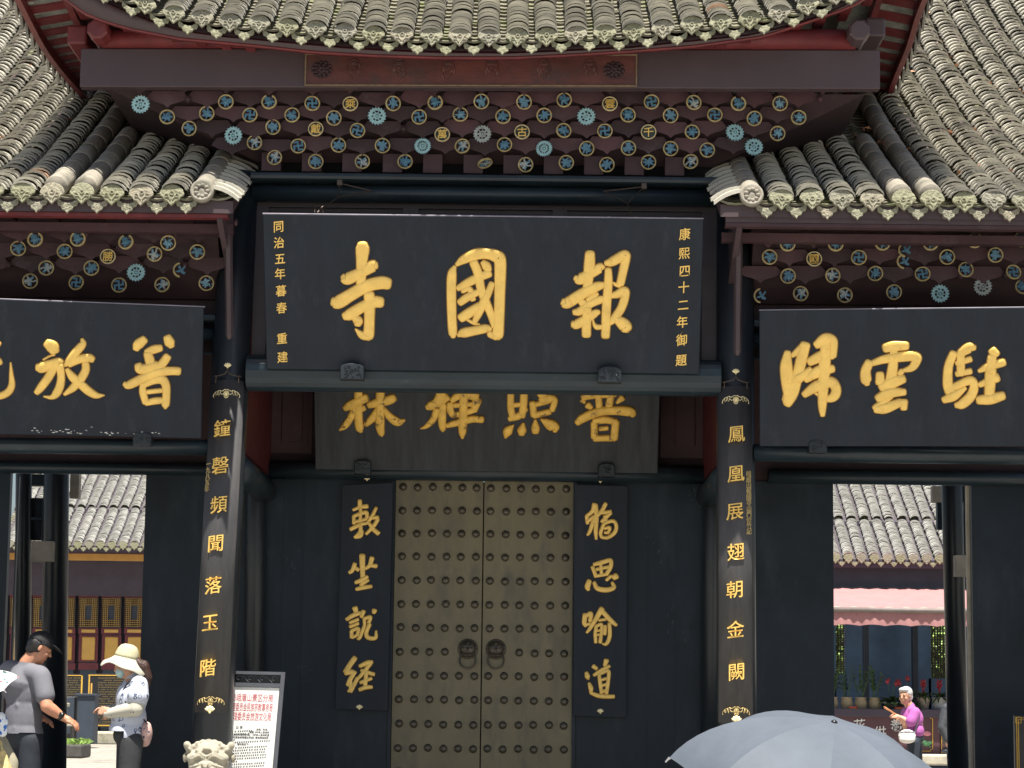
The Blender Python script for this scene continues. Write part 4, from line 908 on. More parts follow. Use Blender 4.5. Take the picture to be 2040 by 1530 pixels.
# plaque under the front beam, on the door wall
LIN = [[(955,380,30),(955,560,33),(955,700,33),(965,785,32),(975,815,14)], [(845,628,22),(890,600,38),(960,565,36),(1015,540,36)], [(935,615,28),(893,700,27),(845,768,24),(803,803,6)], [(985,620,26),(997,635,22)], [(1040,602,24),(1100,580,36),(1200,558,38),(1240,540,34)], [(1135,390,34),(1130,600,35),(1130,760,36),(1142,830,24),(1145,852,6)], [(1112,640,28),(1065,708,30),(1015,757,20)], [(1158,630,20),(1208,690,30),(1275,735,34),(1328,722,10)]]
CHAN = [[(1640,470,38),(1600,568,40),(1535,608,34),(1510,616,14)], [(1515,618,22),(1580,590,40),(1675,535,30)], [(1640,600,30),(1635,720,32),(1640,790,24),(1640,812,8)], [(1592,640,28),(1560,718,26),(1505,772,16),(1460,791,3)], [(1700,590,28),(1702,640,28),(1722,682,22)], [(1715,560,22),(1770,520,32),(1850,515,34),(1912,528,38)], [(1918,560,38),(1895,640,28)], [(1810,400,34),(1810,600,34),(1800,800,32),(1800,868,8)], [(1725,682,20),(1800,665,24),(1885,640,24)], [(1735,600,20),(1870,590,20)], [(1675,764,20),(1760,740,28),(1880,712,28),(1960,715,28)]]
ZHAO = [[(235,480,26),(235,620,27),(250,690,26)], [(345,460,30),(338,600,30),(325,690,26)], [(240,600,20),(330,592,18)], [(225,712,20),(300,685,28),(362,632,14)], [(240,470,22),(345,462,22)], [(470,450,36),(490,505,40),(520,540,24)], [(480,560,30),(560,545,36),(590,568,26),(570,640,22)], [(412,580,26),(422,680,26)], [(430,595,20),(540,565,22)], [(425,682,26),(550,652,24)], [(258,760,4),(212,808,38),(192,862,10)], [(337,748,10),(326,800,36),(322,832,26)], [(435,722,10),(436,780,33),(436,815,28)], [(482,712,8),(545,750,42),(590,778,42),(595,808,18)]]
PU = [[(822,540,24),(900,520,28),(1080,508,26)], [(818,560,20),(835,580,10)], [(862,600,28),(888,620,18)], [(948,510,26),(955,635,27)], [(1052,510,28),(1028,635,28)], [(1140,540,28),(1098,580,10)], [(775,742,24),(830,700,36),(950,652,36),(1080,642,36),(1200,650,40),(1232,678,24)], [(912,745,26),(915,858,28)], [(1088,735,30),(1075,868,30)], [(915,730,26),(1000,717,30),(1085,732,26)], [(960,790,18),(1018,785,18)], [(918,868,26),(1078,865,26)]]
pi = Plane(at(969, 936, WY - .24), 0, R(24)); D2 = .04
ip = thing('inner_plaque', 'worn black plaque with four gold characters half hidden under the front beam', 'plaque', pi.O, 0)
ca = pi.xy(628, 930, D2); cb = pi.xy(1310, 938, D2)
mb = MB(); mb.prism([(ca[0], 0.0), (cb[0], 0.0), (cb[0], 1.12), (ca[0], 1.12)], pi.O, pi.ux, pi.uy, D2, bev=.005); mb.build('board', 'plaque_old', ip)
chars(pi, D2, [('林', LIN, *ZC), ('禪', CHAN, *ZC), ('照', ZHAO, *ZD), ('普', PU, *ZD)], ip, 'gold_worn')
# wing plaques
FANG = [[(480,425,46),(530,460,66),(555,505,50)], [(385,672,40),(425,672,56),(520,640,48),(600,620,46),(618,635,32)], [(555,545,7),(500,560,8),(440,595,8)], [(560,640,44),(500,760,43),(420,870,40),(372,928,28)], [(605,650,44),(622,760,38),(610,860,42),(570,940,40),(520,975,22),(445,967,6)], [(835,385,14),(840,435,36),(770,520,43),(700,610,38),(658,655,14)], [(705,640,32),(800,590,43),(900,575,43),(940,590,34)], [(870,630,36),(870,700,40),(820,790,43),(740,880,38),(655,945,16)], [(682,692,22),(740,770,43),(820,840,43),(900,910,43),(980,955,32),(1060,955,4)]]
PU2 = [[(1465,390,42),(1405,440,52),(1382,485,32)], [(1702,368,42),(1725,420,52),(1742,455,32)], [(1490,518,32),(1560,490,43),(1630,475,36)], [(1500,530,42),(1522,600,48),(1530,670,40)], [(1700,562,40),(1660,620,43),(1600,690,43)], [(1405,650,38),(1425,690,48),(1500,680,50),(1590,650,46)], [(1265,840,24),(1312,848,43),(1450,782,46),(1600,722,48),(1740,707,43),(1815,710,42)], [(1452,835,28),(1452,920,36),(1480,1025,34)], [(1465,850,28),(1560,805,38),(1645,795,48),(1685,850,43),(1690,960,40),(1682,1050,38),(1680,1085,14)], [(1500,920,24),(1640,905,24)], [(1485,1030,30),(1580,1010,36),(1660,1005,30)]]
GUANG = [[(108,625,5),(115,740,18),(120,850,32),(82,922,36),(0,962,34),(-80,950,30),(-115,870,30),(-120,760,28)], [(-250,690,24),(-120,650,40),(0,610,36)], [(-135,400,40),(-140,520,42),(-150,640,38)], [(-280,470,20),(-245,520,36)], [(-20,420,36),(-60,500,24)], [(-190,700,38),(-230,840,34),(-320,950,14)]]
GUI = [[(490,1060,22),(482,1150,40),(492,1260,42),(505,1330,42),(492,1385,34)], [(605,1010,34),(580,1110,36),(550,1230,36),(520,1330,38),(488,1398,26)], [(475,1340,14),(470,1370,16)], [(520,1080,14),(560,1050,24),(600,1010,24)], [(680,1010,26),(740,975,42),(790,985,28),(785,1080,26)], [(635,1120,28),(720,1080,36),(785,1082,22)], [(610,1235,24),(700,1180,38),(785,1165,26)], [(600,1335,22),(680,1280,36),(770,1252,36),(808,1295,32),(795,1345,32),(745,1360,22),(672,1325,8)], [(742,970,28),(735,1100,38),(726,1250,36),(718,1400,28),(720,1470,16)], [(560,1230,34),(640,1170,20)]]
YUN = [[(1130,1030,30),(1185,1018,34),(1270,1015,28)], [(1025,1125,28),(1002,1180,32),(1005,1240,34),(1012,1268,16)], [(1045,1130,18),(1130,1102,28),(1250,1085,34),(1330,1085,30),(1335,1110,30),(1305,1158,24),(1240,1180,10)], [(1188,1035,24),(1180,1150,32),(1165,1250,36)], [(1095,1200,26),(1098,1255,32)], [(1240,1180,18),(1225,1200,20)], [(1105,1288,28),(1180,1252,40),(1248,1232,28)], [(1082,1360,26),(1160,1322,36),(1255,1318,22)], [(1165,1340,24),(1110,1390,24),(1065,1425,24)], [(1068,1432,24),(1130,1422,36),(1230,1385,26)], [(1250,1380,28),(1252,1425,22)]]
ZHU = [[(1578,1065,26),(1545,1150,28),(1540,1260,32),(1555,1315,34)], [(1625,1062,28),(1680,1028,34),(1715,1028,18)], [(1625,1060,26),(1625,1200,26)], [(1600,1130,18),(1688,1102,20)], [(1600,1200,18),(1688,1182,20)], [(1580,1285,24),(1685,1242,28),(1712,1282,28),(1690,1345,32),(1635,1395,32),(1595,1405,18)], [(1515,1370,22),(1580,1342,32),(1655,1292,12)], [(1832,1045,28),(1855,1072,28)], [(1745,1180,12),(1810,1150,28),(1905,1122,26)], [(1830,1085,28),(1820,1200,36),(1812,1335,32)], [(1750,1270,18),(1860,1222,32)], [(1742,1370,28),(1820,1362,36),(1900,1342,28)]]
pw = Plane(at(401, 870, -.18), R(7.5), R(20)); D3 = .05
lp = thing('wing_plaque', 'black plaque with gold characters over the passage beside the man in the cap', 'plaque', pw.O, 0, 'plaques over the side passages')
tr_ = pw.xy(399, 612, D3)[1]
mb = MB(); mb.prism([(-2.72, -.015), (0, 0), (-.008, tr_), (-2.72, tr_ + .015)], pw.O, pw.ux, pw.uy, D3, bev=.005); mb.build('board', 'plaque_black', lp)
mb = MB(); mb.tube([pw.pt(-2.7, tr_ + .018, D3 - .01), pw.pt(0, tr_ + .002, D3 - .01)], .005, 6); mb.build('top_trim', 'strap_grey', lp)
chars(pw, D3, [('普', PU2, *ZE), ('放', FANG, *ZE), ('光', GUANG, *ZE)], lp)
mb = MB(); rg = random.Random(3)                       # flaked paint along the lower edge
for q in range(44):
    x = -1.25 + rg.random() * .95; yv = .006 + abs(rg.gauss(0, .014)) + .012 * math.sin(x * 14) ** 2; s_ = rg.uniform(.0015, .005)
    mb.prism([(-s_ * 2.5, 0), (0, -s_), (s_ * 3, rg.uniform(-s_, s_)), (0, s_)], pw.pt(x, yv, D3 - .0005), pw.ux, pw.uy, .0012)
mb.build('flaked_paint', 'plaster', lp)
pr_ = Plane(at(1514, 886, -.18), R(-8), R(20))
rp = thing('wing_plaque', 'black plaque with gold characters over the passage above the pink awning', 'plaque', pr_.O, 0, 'plaques over the side passages')
tr_ = pr_.xy(1518, 619, D3)[1]
mb = MB(); mb.prism([(0, 0), (2.72, -.01), (2.72, tr_), (.012, tr_)], pr_.O, pr_.ux, pr_.uy, D3, bev=.005); mb.build('board', 'plaque_black', rp)
mb = MB(); mb.tube([pr_.pt(.01, tr_ + .002, D3 - .01), pr_.pt(2.7, tr_ + .002, D3 - .01)], .005, 6); mb.build('top_trim', 'strap_grey', rp)
chars(pr_, D3, [('歸', GUI, *ZG), ('雲', YUN, *ZG), ('駐', ZHU, *ZG)], rp)
# small red board let into the fascia
Yb = yF - .012; fx0, fx1 = xs(606, 140, Yb), xs(1269, 140, Yb); fy = lambda x: Yb + SH * x
lb = thing('lintel_board', 'narrow dark red board with carved flowers set on the brown fascia under the top roof', 'sign board', (0, yF, zF0), 0)
zb0, zb1 = at(938, 172, Yb).z, at(938, 107, Yb).z
mb = MB(); mb.box((fx0, Yb, zb0), (fx1, Yb + .008, zb1)); mb.build('board', 'red_board', lb, shear=SH)
mb = MB(); t_ = .012
for a, c in (((fx0, zb0), (fx1, zb0 + t_)), ((fx0, zb1 - t_), (fx1, zb1)), ((fx0, zb0 + t_), (fx0 + t_, zb1 - t_)), ((fx1 - t_, zb0 + t_), (fx1, zb1 - t_))): mb.bbox((a[0], Yb - .012, a[1]), (c[0], Yb - .001, c[1]), .003)
mb.build('frame', 'old_brass_trim', lb, shear=SH)
zm = (zb0 + zb1) / 2
for px in (640, 1223):
    mb = MB(); x = xs(px, 140, Yb); rg = random.Random(px)
    for ringi, (rr, k) in enumerate(((.055, 11), (.035, 8), (.015, 5))):
        for q in range(k):
            a = 2 * math.pi * q / k + ringi * .4; mb.ell((x + rr * 1.15 * math.cos(a), Yb - .004 - .005 * ringi, zm + rr * math.sin(a)), (.017, .010, .015), n=8)
    mb.build('carved_flower', 'dark_maroon', lb, True, shear=SH)
rg = random.Random(11)
for px in (705, 795, 893, 980, 1083, 1175):            # worn seal-script carving, too dark to read
    x = xs(px, 140, Yb); mb = MB()
    for q in range(4):
        w_, h_ = .045 - .009 * q, .085 - .02 * q; s_ = rg.choice((-1, 1))
        mb.tube([(x + w_ * math.cos(a) * s_, Yb - .002, zm - .005 + h_ * math.sin(a)) for a in np.linspace(rg.uniform(-.9, .4), rg.uniform(3.2, 4.6), 10)], .0065, 6)
    mb.box((x - .04, Yb - .007, zm + .04), (x + .04, Yb, zm + .052)); mb.build('carved_character', 'red_board', lb, True, shear=SH)
# ------------------------------------------------------------------ couplet boards round the front columns
def bat(fn, k, flip=1, body=True):                      # line drawing of a bat; fn maps (u, v) to a point
    def ln(p, r=.0028): k.tube([fn(a * .01, b * .01 * flip) for a, b in p], r, 5)
    for s_ in (-1, 1):
        ln([(0, 2.6), (1.2 * s_, 3.0), (2.2 * s_, 2.2), (3.4 * s_, 1.6), (4.6 * s_, 2.4), (6.2 * s_, 1.9), (8.4 * s_, 1.0), (10 * s_, -.8), (10.4 * s_, -2.4), (9.8 * s_, -2.8)]); ln([(4.6 * s_, 2.4), (4.4 * s_, .2), (5.6 * s_, -1.6), (6.2 * s_, 1.9)]); ln([(6.2 * s_, 1.9), (7.0 * s_, -.9), (8.2 * s_, -1.4), (8.4 * s_, 1.0)]); ln([(4.4 * s_, .4), (3.2 * s_, -.8), (2.2 * s_, -.2)])
        if body:
            for q in range(5): ln([(.3 * s_, .4 - q * .5), (1.0 * s_ + .25 * q * s_, 1.6 - q * .55), (1.9 * s_, .8 - q * .6)], .0024)
    ln([(-1.6, -2.0), (-1.0, -3.0), (0, -3.4), (1.0, -3.0), (1.6, -2.0), (.8, -1.8), (0, -2.4), (-.8, -1.8), (-1.6, -2.0)]); ln([(-.7, 2.0), (0, 1.2), (.7, 2.0)]); ln([(0, 1.4), (0, -1.8)], .004)
def lotus(mb, c, s_=.026):
    c = Vector(c)
    for a in (-62, -32, 0, 32, 62):
        d = Vector((math.sin(R(a)), 0, math.cos(R(a)))); mb.ell(c + d * s_ * .6, (s_ * .32, s_ * .25, s_ * .62), Matrix.Rotation(R(a), 3, 'Y'), n=10)
    mb.ell(c - Vector((0, 0, s_ * .25)), (s_ * .3, s_ * .28, s_ * .3), n=8)
def couplet(topc, botc, Rr, half, label, items, small, clab, lots):
    Yc = 0.0; A = at(*topc, Yc - Rr); B = at(*botc, Yc - Rr); A.y = 0; B.y = 0
    t = thing('couplet_board', label, 'couplet', (B.x, -Rr, B.z), 0, 'curved couplet boards on the front columns')
    ax = lambda z: B + (A - B) * ((z - B.z) / (A.z - B.z))
    def fn0(z0):
        def f(u, v):
            c = ax(z0 + v); a = u / Rr; return Vector((c.x + (Rr + .003) * math.sin(a), -(Rr + .003) * math.cos(a), z0 + v))
        return f
    mb = MB(); n = 24; vs = []
    for z in (B.z, A.z):
        for r_ in (Rr, Rr - .018):
            for j in range(n + 1): a = -half + 2 * half * j / n; c = ax(z); vs.append((c.x + r_ * math.sin(a), -r_ * math.cos(a), z))
    q = n + 1; fs = []
    for j in range(n): fs += [(j, j + 1, 2 * q + j + 1, 2 * q + j), (q + j + 1, q + j, 3 * q + j, 3 * q + j + 1), (2 * q + j, 2 * q + j + 1, 3 * q + j + 1, 3 * q + j), (j + 1, j, q + j, q + j + 1)]
    fs += [(0, 2 * q, 3 * q, q), (n, q + n, 3 * q + n, 2 * q + n)]
    mb.add(vs, fs); mb.build('board', 'couplet_black', t, True)
    for ch, px, py in items:
        v, f = glyphs(ch, .003, .13); p = at(px, py, -Rr); c = ax(p.z); size = .134; du = p.x - c.x; mb = MB()
        mb.add([(ax(p.z + g[1] * size).x + (Rr - .006 + .022 * g[2]) * math.sin((du + g[0] * size * .92) / Rr), -(Rr - .006 + .022 * g[2]) * math.cos((du + g[0] * size * .92) / Rr), p.z + g[1] * size) for g in v], f)
        o = mb.build('character', 'gold', t); o['label'] = 'raised gold character ' + ch
    mb = MB()
    for ch, px, py in small:
        v, f = glyphs(ch, .004, .1); p = at(px, py, -Rr * .6); c = ax(p.z); size = .05; a0 = math.asin(max(-.94, min(.94, (p.x - c.x) / Rr)))
        mb.add([(c.x + (Rr - .003 + .009 * g[2]) * math.sin(a0 + g[0] * size / Rr), -(Rr - .003 + .009 * g[2]) * math.cos(a0 + g[0] * size / Rr), p.z + g[1] * size) for g in v], f)
    o = mb.build('inscription', 'gold_dull', t)
    k = MB(); bat(fn0(A.z - .10), k); k.build('bat_ornament', 'gold_edge', t, True); k = MB(); bat(fn0(B.z + .085), k, 1); k.build('bat_ornament', 'gold_dull', t, True)
    f = fn0(A.z); k = MB()
    k.tube([f(-.09, -.02), f(-.085, .03), f(-.02, .045), f(0, .07), f(0, .09)], .005, 6); k.tube([f(.09, -.02), f(.085, .03), f(.02, .045), f(0, .07)], .005, 6); k.tube([f(-.11, .03), f(-.085, .035)], .005, 6); k.tube([f(.085, .035), f(.11, .03)], .005, 6)
    k.build('hanger', 'wire_metal', t, True); k = MB(); lotus(k, f(0, .10)); k.build('lotus_hook', 'gold_edge', t, True)
    if lots: k = MB(); lotus(k, fn0(B.z)(0, .012) + Vector((0, -.01, 0)), .034); k.build('lotus_hook', 'gold_edge', t, True)
couplet((452, 757), (418, 1420), .166, R(50), 'curved black couplet board with gold characters on the column above the stone lion', [('鐘',443,853),('磬',439,927),('頻',436,1005),('聞',430,1082),('落',425,1166),('玉',419,1240),('階',414,1330)],
        [(c, 417 - i * .9, 925 + i * 12.3) for i, c in enumerate('一九八五年')], '', True)
couplet((1466, 769), (1467, 1440), .166, R(51), 'curved black couplet board with gold characters on the column behind the grey umbrella', [('鳳',1467,864),('凰',1466,943),('展',1464,1018),('翅',1466,1099),('朝',1464,1174),('金',1465,1254),('闕',1467,1338)],
        [(c, 1490 + i * .1, 945 + i * 11.4) for i, c in enumerate('峨眉山報國寺山門修竹記')], '', True)
# ------------------------------------------------------------------ couplet boards beside the door
ZH, ZI = (640, 930, 3.06), (1110, 930, 3.06)
FU = [[(235,205,10),(237,250,11)], [(195,262,7),(240,245,9),(280,240,11)], [(200,300,9),(240,285,9),(275,278,10),(280,310,9)], [(198,300,8),(200,345,9)], [(205,335,8),(275,318,8)], [(240,250,8),(238,345,8)], [(180,380,10),(240,350,10),(272,345,8)], [(240,350,9),(238,395,10),(205,430,8)], [(250,390,8),(240,420,10),(215,432,6)], [(335,250,8),(310,300,9),(280,345,8)], [(295,310,8),(345,310,11)], [(345,320,10),(320,360,10),(275,408,8)], [(290,340,8),(318,380,11),(348,405,12)]]
ZUO = [[(250,540,15),(252,640,12),(255,690,11)], [(205,590,10),(190,630,10),(172,645,8)], [(195,605,8),(225,628,10)], [(310,555,12),(295,600,10),(270,620,8)], [(295,600,9),(335,605,11)], [(210,705,9),(245,690,11),(280,670,10)], [(255,680,10),(250,720,10)], [(215,745,9),(260,735,11),(305,728,9)], [(240,720,8),(285,690,9)]]
SHUO = [[(205,860,14),(215,890,10)], [(155,930,9),(195,905,11),(240,890,10)], [(175,950,8),(225,930,8)], [(175,975,8),(225,955,8)], [(185,1000,9),(185,1040,9)], [(185,1000,8),(225,985,9),(222,1020,8)], [(190,1040,8),(225,1022,8)], [(258,880,11),(245,915,9)], [(325,875,13),(320,890,9)], [(265,925,9),(300,915,9),(290,950,9)], [(262,925,8),(265,960,8)], [(265,965,8),(235,1040,9),(220,1048,5)], [(295,960,10),(275,1010,10),(285,1040,11),(330,1042,10),(335,1000,5)]]
JING = [[(205,1165,13),(170,1215,13),(150,1250,14)], [(150,1255,13),(190,1250,12)], [(205,1250,10),(180,1290,11),(160,1330,9)], [(175,1290,9),(180,1350,10),(165,1370,6)], [(180,1370,9),(220,1290,10)], [(235,1215,9),(280,1195,12),(310,1190,9)], [(300,1200,10),(260,1250,10),(225,1290,8)], [(245,1240,8),(320,1265,10)], [(275,1255,10),(270,1310,10),(268,1340,9)], [(240,1315,9),(305,1290,9)], [(235,1358,10),(270,1345,11),(308,1342,9)]]
DU = [[(230,230,14),(215,270,10),(180,300,9)], [(180,300,9),(185,345,8)], [(235,235,11),(240,300,11),(235,390,10),(238,440,6)], [(225,310,10),(200,390,9),(185,415,6)], [(180,335,9),(230,300,9)], [(295,225,10),(270,270,10),(240,300,9)], [(265,280,8),(325,275,11)], [(325,280,10),(285,320,9),(270,335,7)], [(290,300,9),(300,330,8)], [(285,345,9),(340,330,9),(360,360,9),(350,400,10),(310,430,9),(275,430,8)], [(285,345,9),(265,400,9),(270,430,7)], [(290,375,8),(320,370,8),(310,400,8),(290,400,7)]]
SI2 = [[(215,610,9),(230,650,9),(235,670,8)], [(225,595,9),(280,580,11),(325,570,10),(325,610,10),(300,655,10)], [(240,625,8),(310,610,8)], [(265,590,8),(270,650,8)], [(240,665,8),(300,655,8)], [(195,695,12),(185,730,14),(190,750,8)], [(225,705,9),(245,740,12),(300,750,13),(345,735,11),(335,705,7)], [(300,690,8),(330,665,8)], [(345,675,14),(360,665,16)]]
YU = [[(170,900,12),(165,950,11),(175,970,8)], [(175,910,9),(205,895,11),(200,940,9)], [(175,965,7),(200,955,7)], [(272,865,14),(240,920,12),(200,985,9),(180,1010,6)], [(280,885,12),(320,930,12),(360,965,8)], [(255,935,7),(295,930,7)], [(238,970,8),(232,1020,9),(235,1070,8)], [(240,970,8),(272,965,8),(262,1070,9)], [(245,1000,6),(265,995,6)], [(245,1025,6),(265,1020,6)], [(292,970,9),(290,1020,9)], [(318,955,9),(320,1030,10),(300,1078,9),(275,1078,4)]]
DAO = [[(220,1215,10),(240,1230,9)], [(300,1180,13),(290,1210,9)], [(225,1270,8),(270,1240,9),(318,1215,8)], [(255,1265,8),(262,1320,9),(270,1380,8)], [(265,1260,8),(312,1245,9),(310,1310,9),(300,1380,9)], [(268,1300,7),(302,1290,7)], [(268,1335,7),(302,1325,7)], [(272,1370,8),(300,1362,8)], [(178,1255,9),(185,1280,13),(190,1295,5)], [(195,1320,8),(205,1350,12),(205,1380,7)], [(205,1378,8),(250,1395,11),(300,1400,11),(345,1400,10)]]
for cs, lab, items, cl in ((((683, 966), (783, 961), (772, 1417), (668, 1413)), 'flat black couplet board with raised gold characters beside the bronze door, nearer the notice board', [('敷', FU, *ZH), ('坐', ZUO, *ZH), ('說', SHUO, *ZH), ('經', JING, *ZH)], ((731, 955), (716, 1411))),
                   (((1145, 965), (1250, 968), (1247, 1430), (1142, 1427)), 'flat black couplet board with raised gold characters beside the bronze door, nearer the grey umbrella', [('獨', DU, *ZI), ('思', SI2, *ZI), ('喻', YU, *ZI), ('道', DAO, *ZI)], ((1196, 959), (1196, 1419)))):
    px = (cs[0][0] + cs[1][0]) / 2; pd = Plane(at((cs[2][0] + cs[3][0]) / 2, cs[2][1], WY - .05), 0, R(1.5))
    t = thing('door_couplet', lab, 'couplet', pd.O, 0, 'flat couplet boards beside the door'); board(pd, cs, .03, 'plaque_black', t, bev=.004)
    chars(pd, .03, items, t, fat=1.22)
    for lx, ly in cl: k = MB(); lotus(k, on(lx, ly, pd.O + pd.n * .035, pd.n), .026); k.build('lotus_hook', 'gold_edge', t, True)

mb = MB(); rg = random.Random(21)                       # scuffs on the lacquered wall beside the door
for cx_, cy_, n_, sp_ in ((1382, 985, 16, 14), (1300, 1105, 8, 20), (585, 1130, 9, 22), (610, 1330, 7, 18), (1345, 1255, 8, 24)):
    for q in range(n_):
        p = at(cx_ + rg.gauss(0, sp_ * .5), cy_ + rg.gauss(0, sp_), WY - .001); L = rg.uniform(.004, .03); a = rg.uniform(.6, 1.9); w_ = rg.uniform(.0008, .0022)
        d = Vector((math.cos(a), 0, math.sin(a))); e = Vector((-d.z, 0, d.x)); mb.add([p - d * L, p + e * w_, p + d * L, p - e * w_], [(0, 1, 2, 3)])
o = mb.build('scuff_marks', 'scuff', gate); o['kind'] = 'stuff'
# ================================================================== COURTYARD BEYOND, LEFT HALL
YH = 42.0
def wbox(mb, x0, y0, x1, y1, Y, d, mi=0, bev=0):
    a = at(x0, y1, Y); b_ = at(x1, y0, Y)
    (mb.bbox((a.x, Y, a.z), (b_.x, Y + d, b_.z), bev, mi) if bev else mb.box((a.x, Y, a.z), (b_.x, Y + d, b_.z), mi))
hall = thing('worship_hall', 'purple temple hall with gold lattice doors beyond the man in the cap', 'temple hall', (-11, YH, GZ))
def hall_roof(par, px0, px1, pye, Ye, slope, pitch, sp, rad, steps, pc):
    z0 = zc(pye, Ye, pc); x0, x1 = xs(px0, pye, Ye), xs(px1, pye, Ye); rows = [x0 + pitch * i for i in range(int((x1 - x0) / pitch) + 1)]
    dk = MB(); pr = lambda s: (Ye + s * math.cos(slope), z0 + s * math.sin(slope)); (s0, s1, dz), (s2, s3, dz2) = steps
    for a, c, dz in steps:
        ya, za = pr(a); yb, zb = pr(c); dk.add([(x0 - .3, ya, za + dz - .03), (x1 + .3, ya, za + dz - .03), (x1 + .3, yb, zb + dz - .03), (x0 - .3, yb, zb + dz - .03), (x0 - .3, ya, za + dz - .18), (x1 + .3, ya, za + dz - .18)], [(0, 1, 2, 3), (4, 5, 1, 0)])
    ro = dk.build('roof', 'hall_purple', par); cp, tg, en = MB(), MB(), MB()
    for a, c, dz in steps:
        p2 = (lambda A, Dz: (lambda s: (pr(A + s)[0], pr(A + s)[1] + Dz)))(a, dz); tile_rows(cp, tg, rows, p2, c - a, sp, rad, pitch, None, 8, .022, .006)
    for x in rows:
        y, z = pr(0); en.prism(fan(rad * 2.1, rad * .8, rad * 1.25), (x, y - .02, z), ux, Vector((0, 0, 1)), .03, 0, random.random(), bev=.006); en.prism(drip(rad * 1.8, rad * 1.2), (x + pitch / 2, y, z - .06), ux, Vector((0, 0, 1)), .03, 0, random.random() * .4, bev=.006)
    cp.build('cap_tiles', 'tile_new', ro); tg.build('trough_tiles', 'trough', ro); en.build('eave_tiles', 'drip_tile', ro)
hall_roof(hall, 20, 470, 1085, YH, R(29), 22.6 * (YH - CAM.y) / F, .075, .108, ((0, 2.05, 0), (1.98, 6.0, .10)), 200)
mb = MB(); wbox(mb, -60, 1090, 480, 1100, YH + .05, .1); mb.build('eave_board', 'maroon', hall)
mb = MB(); wbox(mb, -60, 1098, 480, 1113, YH + .5, .2); mb.build('beam', 'hall_orange', hall)
mb = MB(); wbox(mb, -60, 1112, 480, 1184, YH + 1.3, .2); wbox(mb, -60, 1180, 480, 1470, YH + 1.75, .2); mb.build('wall', 'hall_purple', hall)
def hall_door(cx):
    d = MB(); Y = YH + 1.55; h = 21.5
    wbox(d, cx - h, 1181, cx + h, 1470, Y, .1, 0); wbox(d, cx - h + 2, 1183, cx + h - 2, 1191, Y - .03, .04, 1)
    wbox(d, cx - h + 1.5, 1251, cx + h - 1.5, 1263, Y - .02, .03, 1); wbox(d, cx - h + 1.5, 1265, cx + h - 1.5, 1318, Y - .02, .03, 1); wbox(d, cx - h + 1.5, 1321, cx + h - 1.5, 1334, Y - .02, .03, 1)
    wbox(d, cx - 18, 1194, cx - 8, 1247, Y - .02, .015, 2); wbox(d, cx + 8, 1194, cx + 18, 1247, Y - .02, .015, 2); wbox(d, cx - 7.9, 1194, cx + 7.9, 1206, Y - .02, .015, 2); wbox(d, cx - 7.9, 1235, cx + 7.9, 1247, Y - .02, .015, 2)
    o = d.build('door', ['hall_blue', 'hall_red', 'void'], hall)
    g = MB(); wbox(g, cx - 14, 1254, cx + 14, 1260, Y - .05, .03, 0, .012); wbox(g, cx - 14, 1269, cx + 14, 1315, Y - .05, .03, 0, .03); g.build('gold_panel', 'hall_gold', o)
    l = MB(); x0, x1, y0, y1 = cx - 18.5, cx + 18.5, 1193, 1248
    for i in range(11):
        x = x0 + (x1 - x0) * i / 10
        if 3 < i < 7: wbox(l, x - .45, y0, x + .45, y0 + 14, Y - .05, .03); wbox(l, x - .45, y1 - 14, x + .45, y1, Y - .05, .03)
        else: wbox(l, x - (.35 if i in (1,2,3,7,8,9) else 1.0), y0, x + (.35 if i in (1,2,3,7,8,9) else 1.0), y1, Y - .05, .03)
    for i in range(15):
        y = y0 + (y1 - y0) * i / 14
        if 3 < i < 11: wbox(l, x0, y - .35, x0 + 11.5, y + .35, Y - .054, .03); wbox(l, x1 - 11.5, y - .35, x1, y + .35, Y - .054, .03)
        else: wbox(l, x0, y - .35, x1, y + .35, Y - .054, .03)
    l.build('lattice', 'lattice_gold', o)
for i in range(-1, 8): hall_door(-8 + 45.7 * i + 1)
mb = MB(); wbox(mb, -80, 1463, 500, 1484, YH - .9, 3.0, 0, .03); mb.build('stone_platform', 'kerb_stone', hall)
def text_board(x0, y0, x1, y1, Y, label, yellow):
    t = thing('text_board', label, 'sign', at((x0 + x1) / 2, y1, Y), 0, 'black boards with gold text in the courtyard'); m = MB(); wbox(m, x0, y0, x1, y1, Y, .06, 0, .01); m.build('board', 'sign_black', t)
    f = MB()
    for a in ((x0 + 2, y0 + 2, x1 - 2, y0 + 2.8), (x0 + 2, y1 - 2.8, x1 - 2, y1 - 2), (x0 + 2, y0 + 3, x0 + 2.8, y1 - 3), (x1 - 2.8, y0 + 3, x1 - 2, y1 - 3)): wbox(f, *a, Y - .012, .01)
    f.build('border', 'gold_paint', t); g = MB(); rg = random.Random(x0); y = y0 + 7
    while y < y1 - 6:
        x = x0 + 7 + (14 if yellow else 0) + (rg.choice((0, 0, 6)))
        while x < x1 - 5:
            w_ = rg.uniform(1.5, 2.2)
            if rg.random() < .9: wbox(g, x, y, x + w_, y + .7, Y - .01, .008); wbox(g, x + w_ * .3, y + 1.2, x + w_ * .9, y + 1.9, Y - .01, .008)
            x += w_ + .9
        y += 4.6
    o = g.build('gold_text', 'dim_gold', t); o['kind'] = 'stuff'
    if yellow: q = MB(); wbox(q, x0 + 6, y0 + 18, x0 + 10, y0 + 44, Y - .02, .015); q.build('yellow_strip', 'hall_gold', t)
    l = MB(); 
    for x in (x0 + 4, x1 - 8): wbox(l, x, y1, x + 4, 1470, Y + .01, .04)
    l.build('legs', 'sign_black', t)
text_board(98, 1343, 164, 1452, YH - 1.6, 'black board of gold text behind the man in the cap', False); text_board(174, 1343, 268, 1448, YH - 1.5, 'black board of gold text with a yellow strip behind the woman in the sun hat', True)
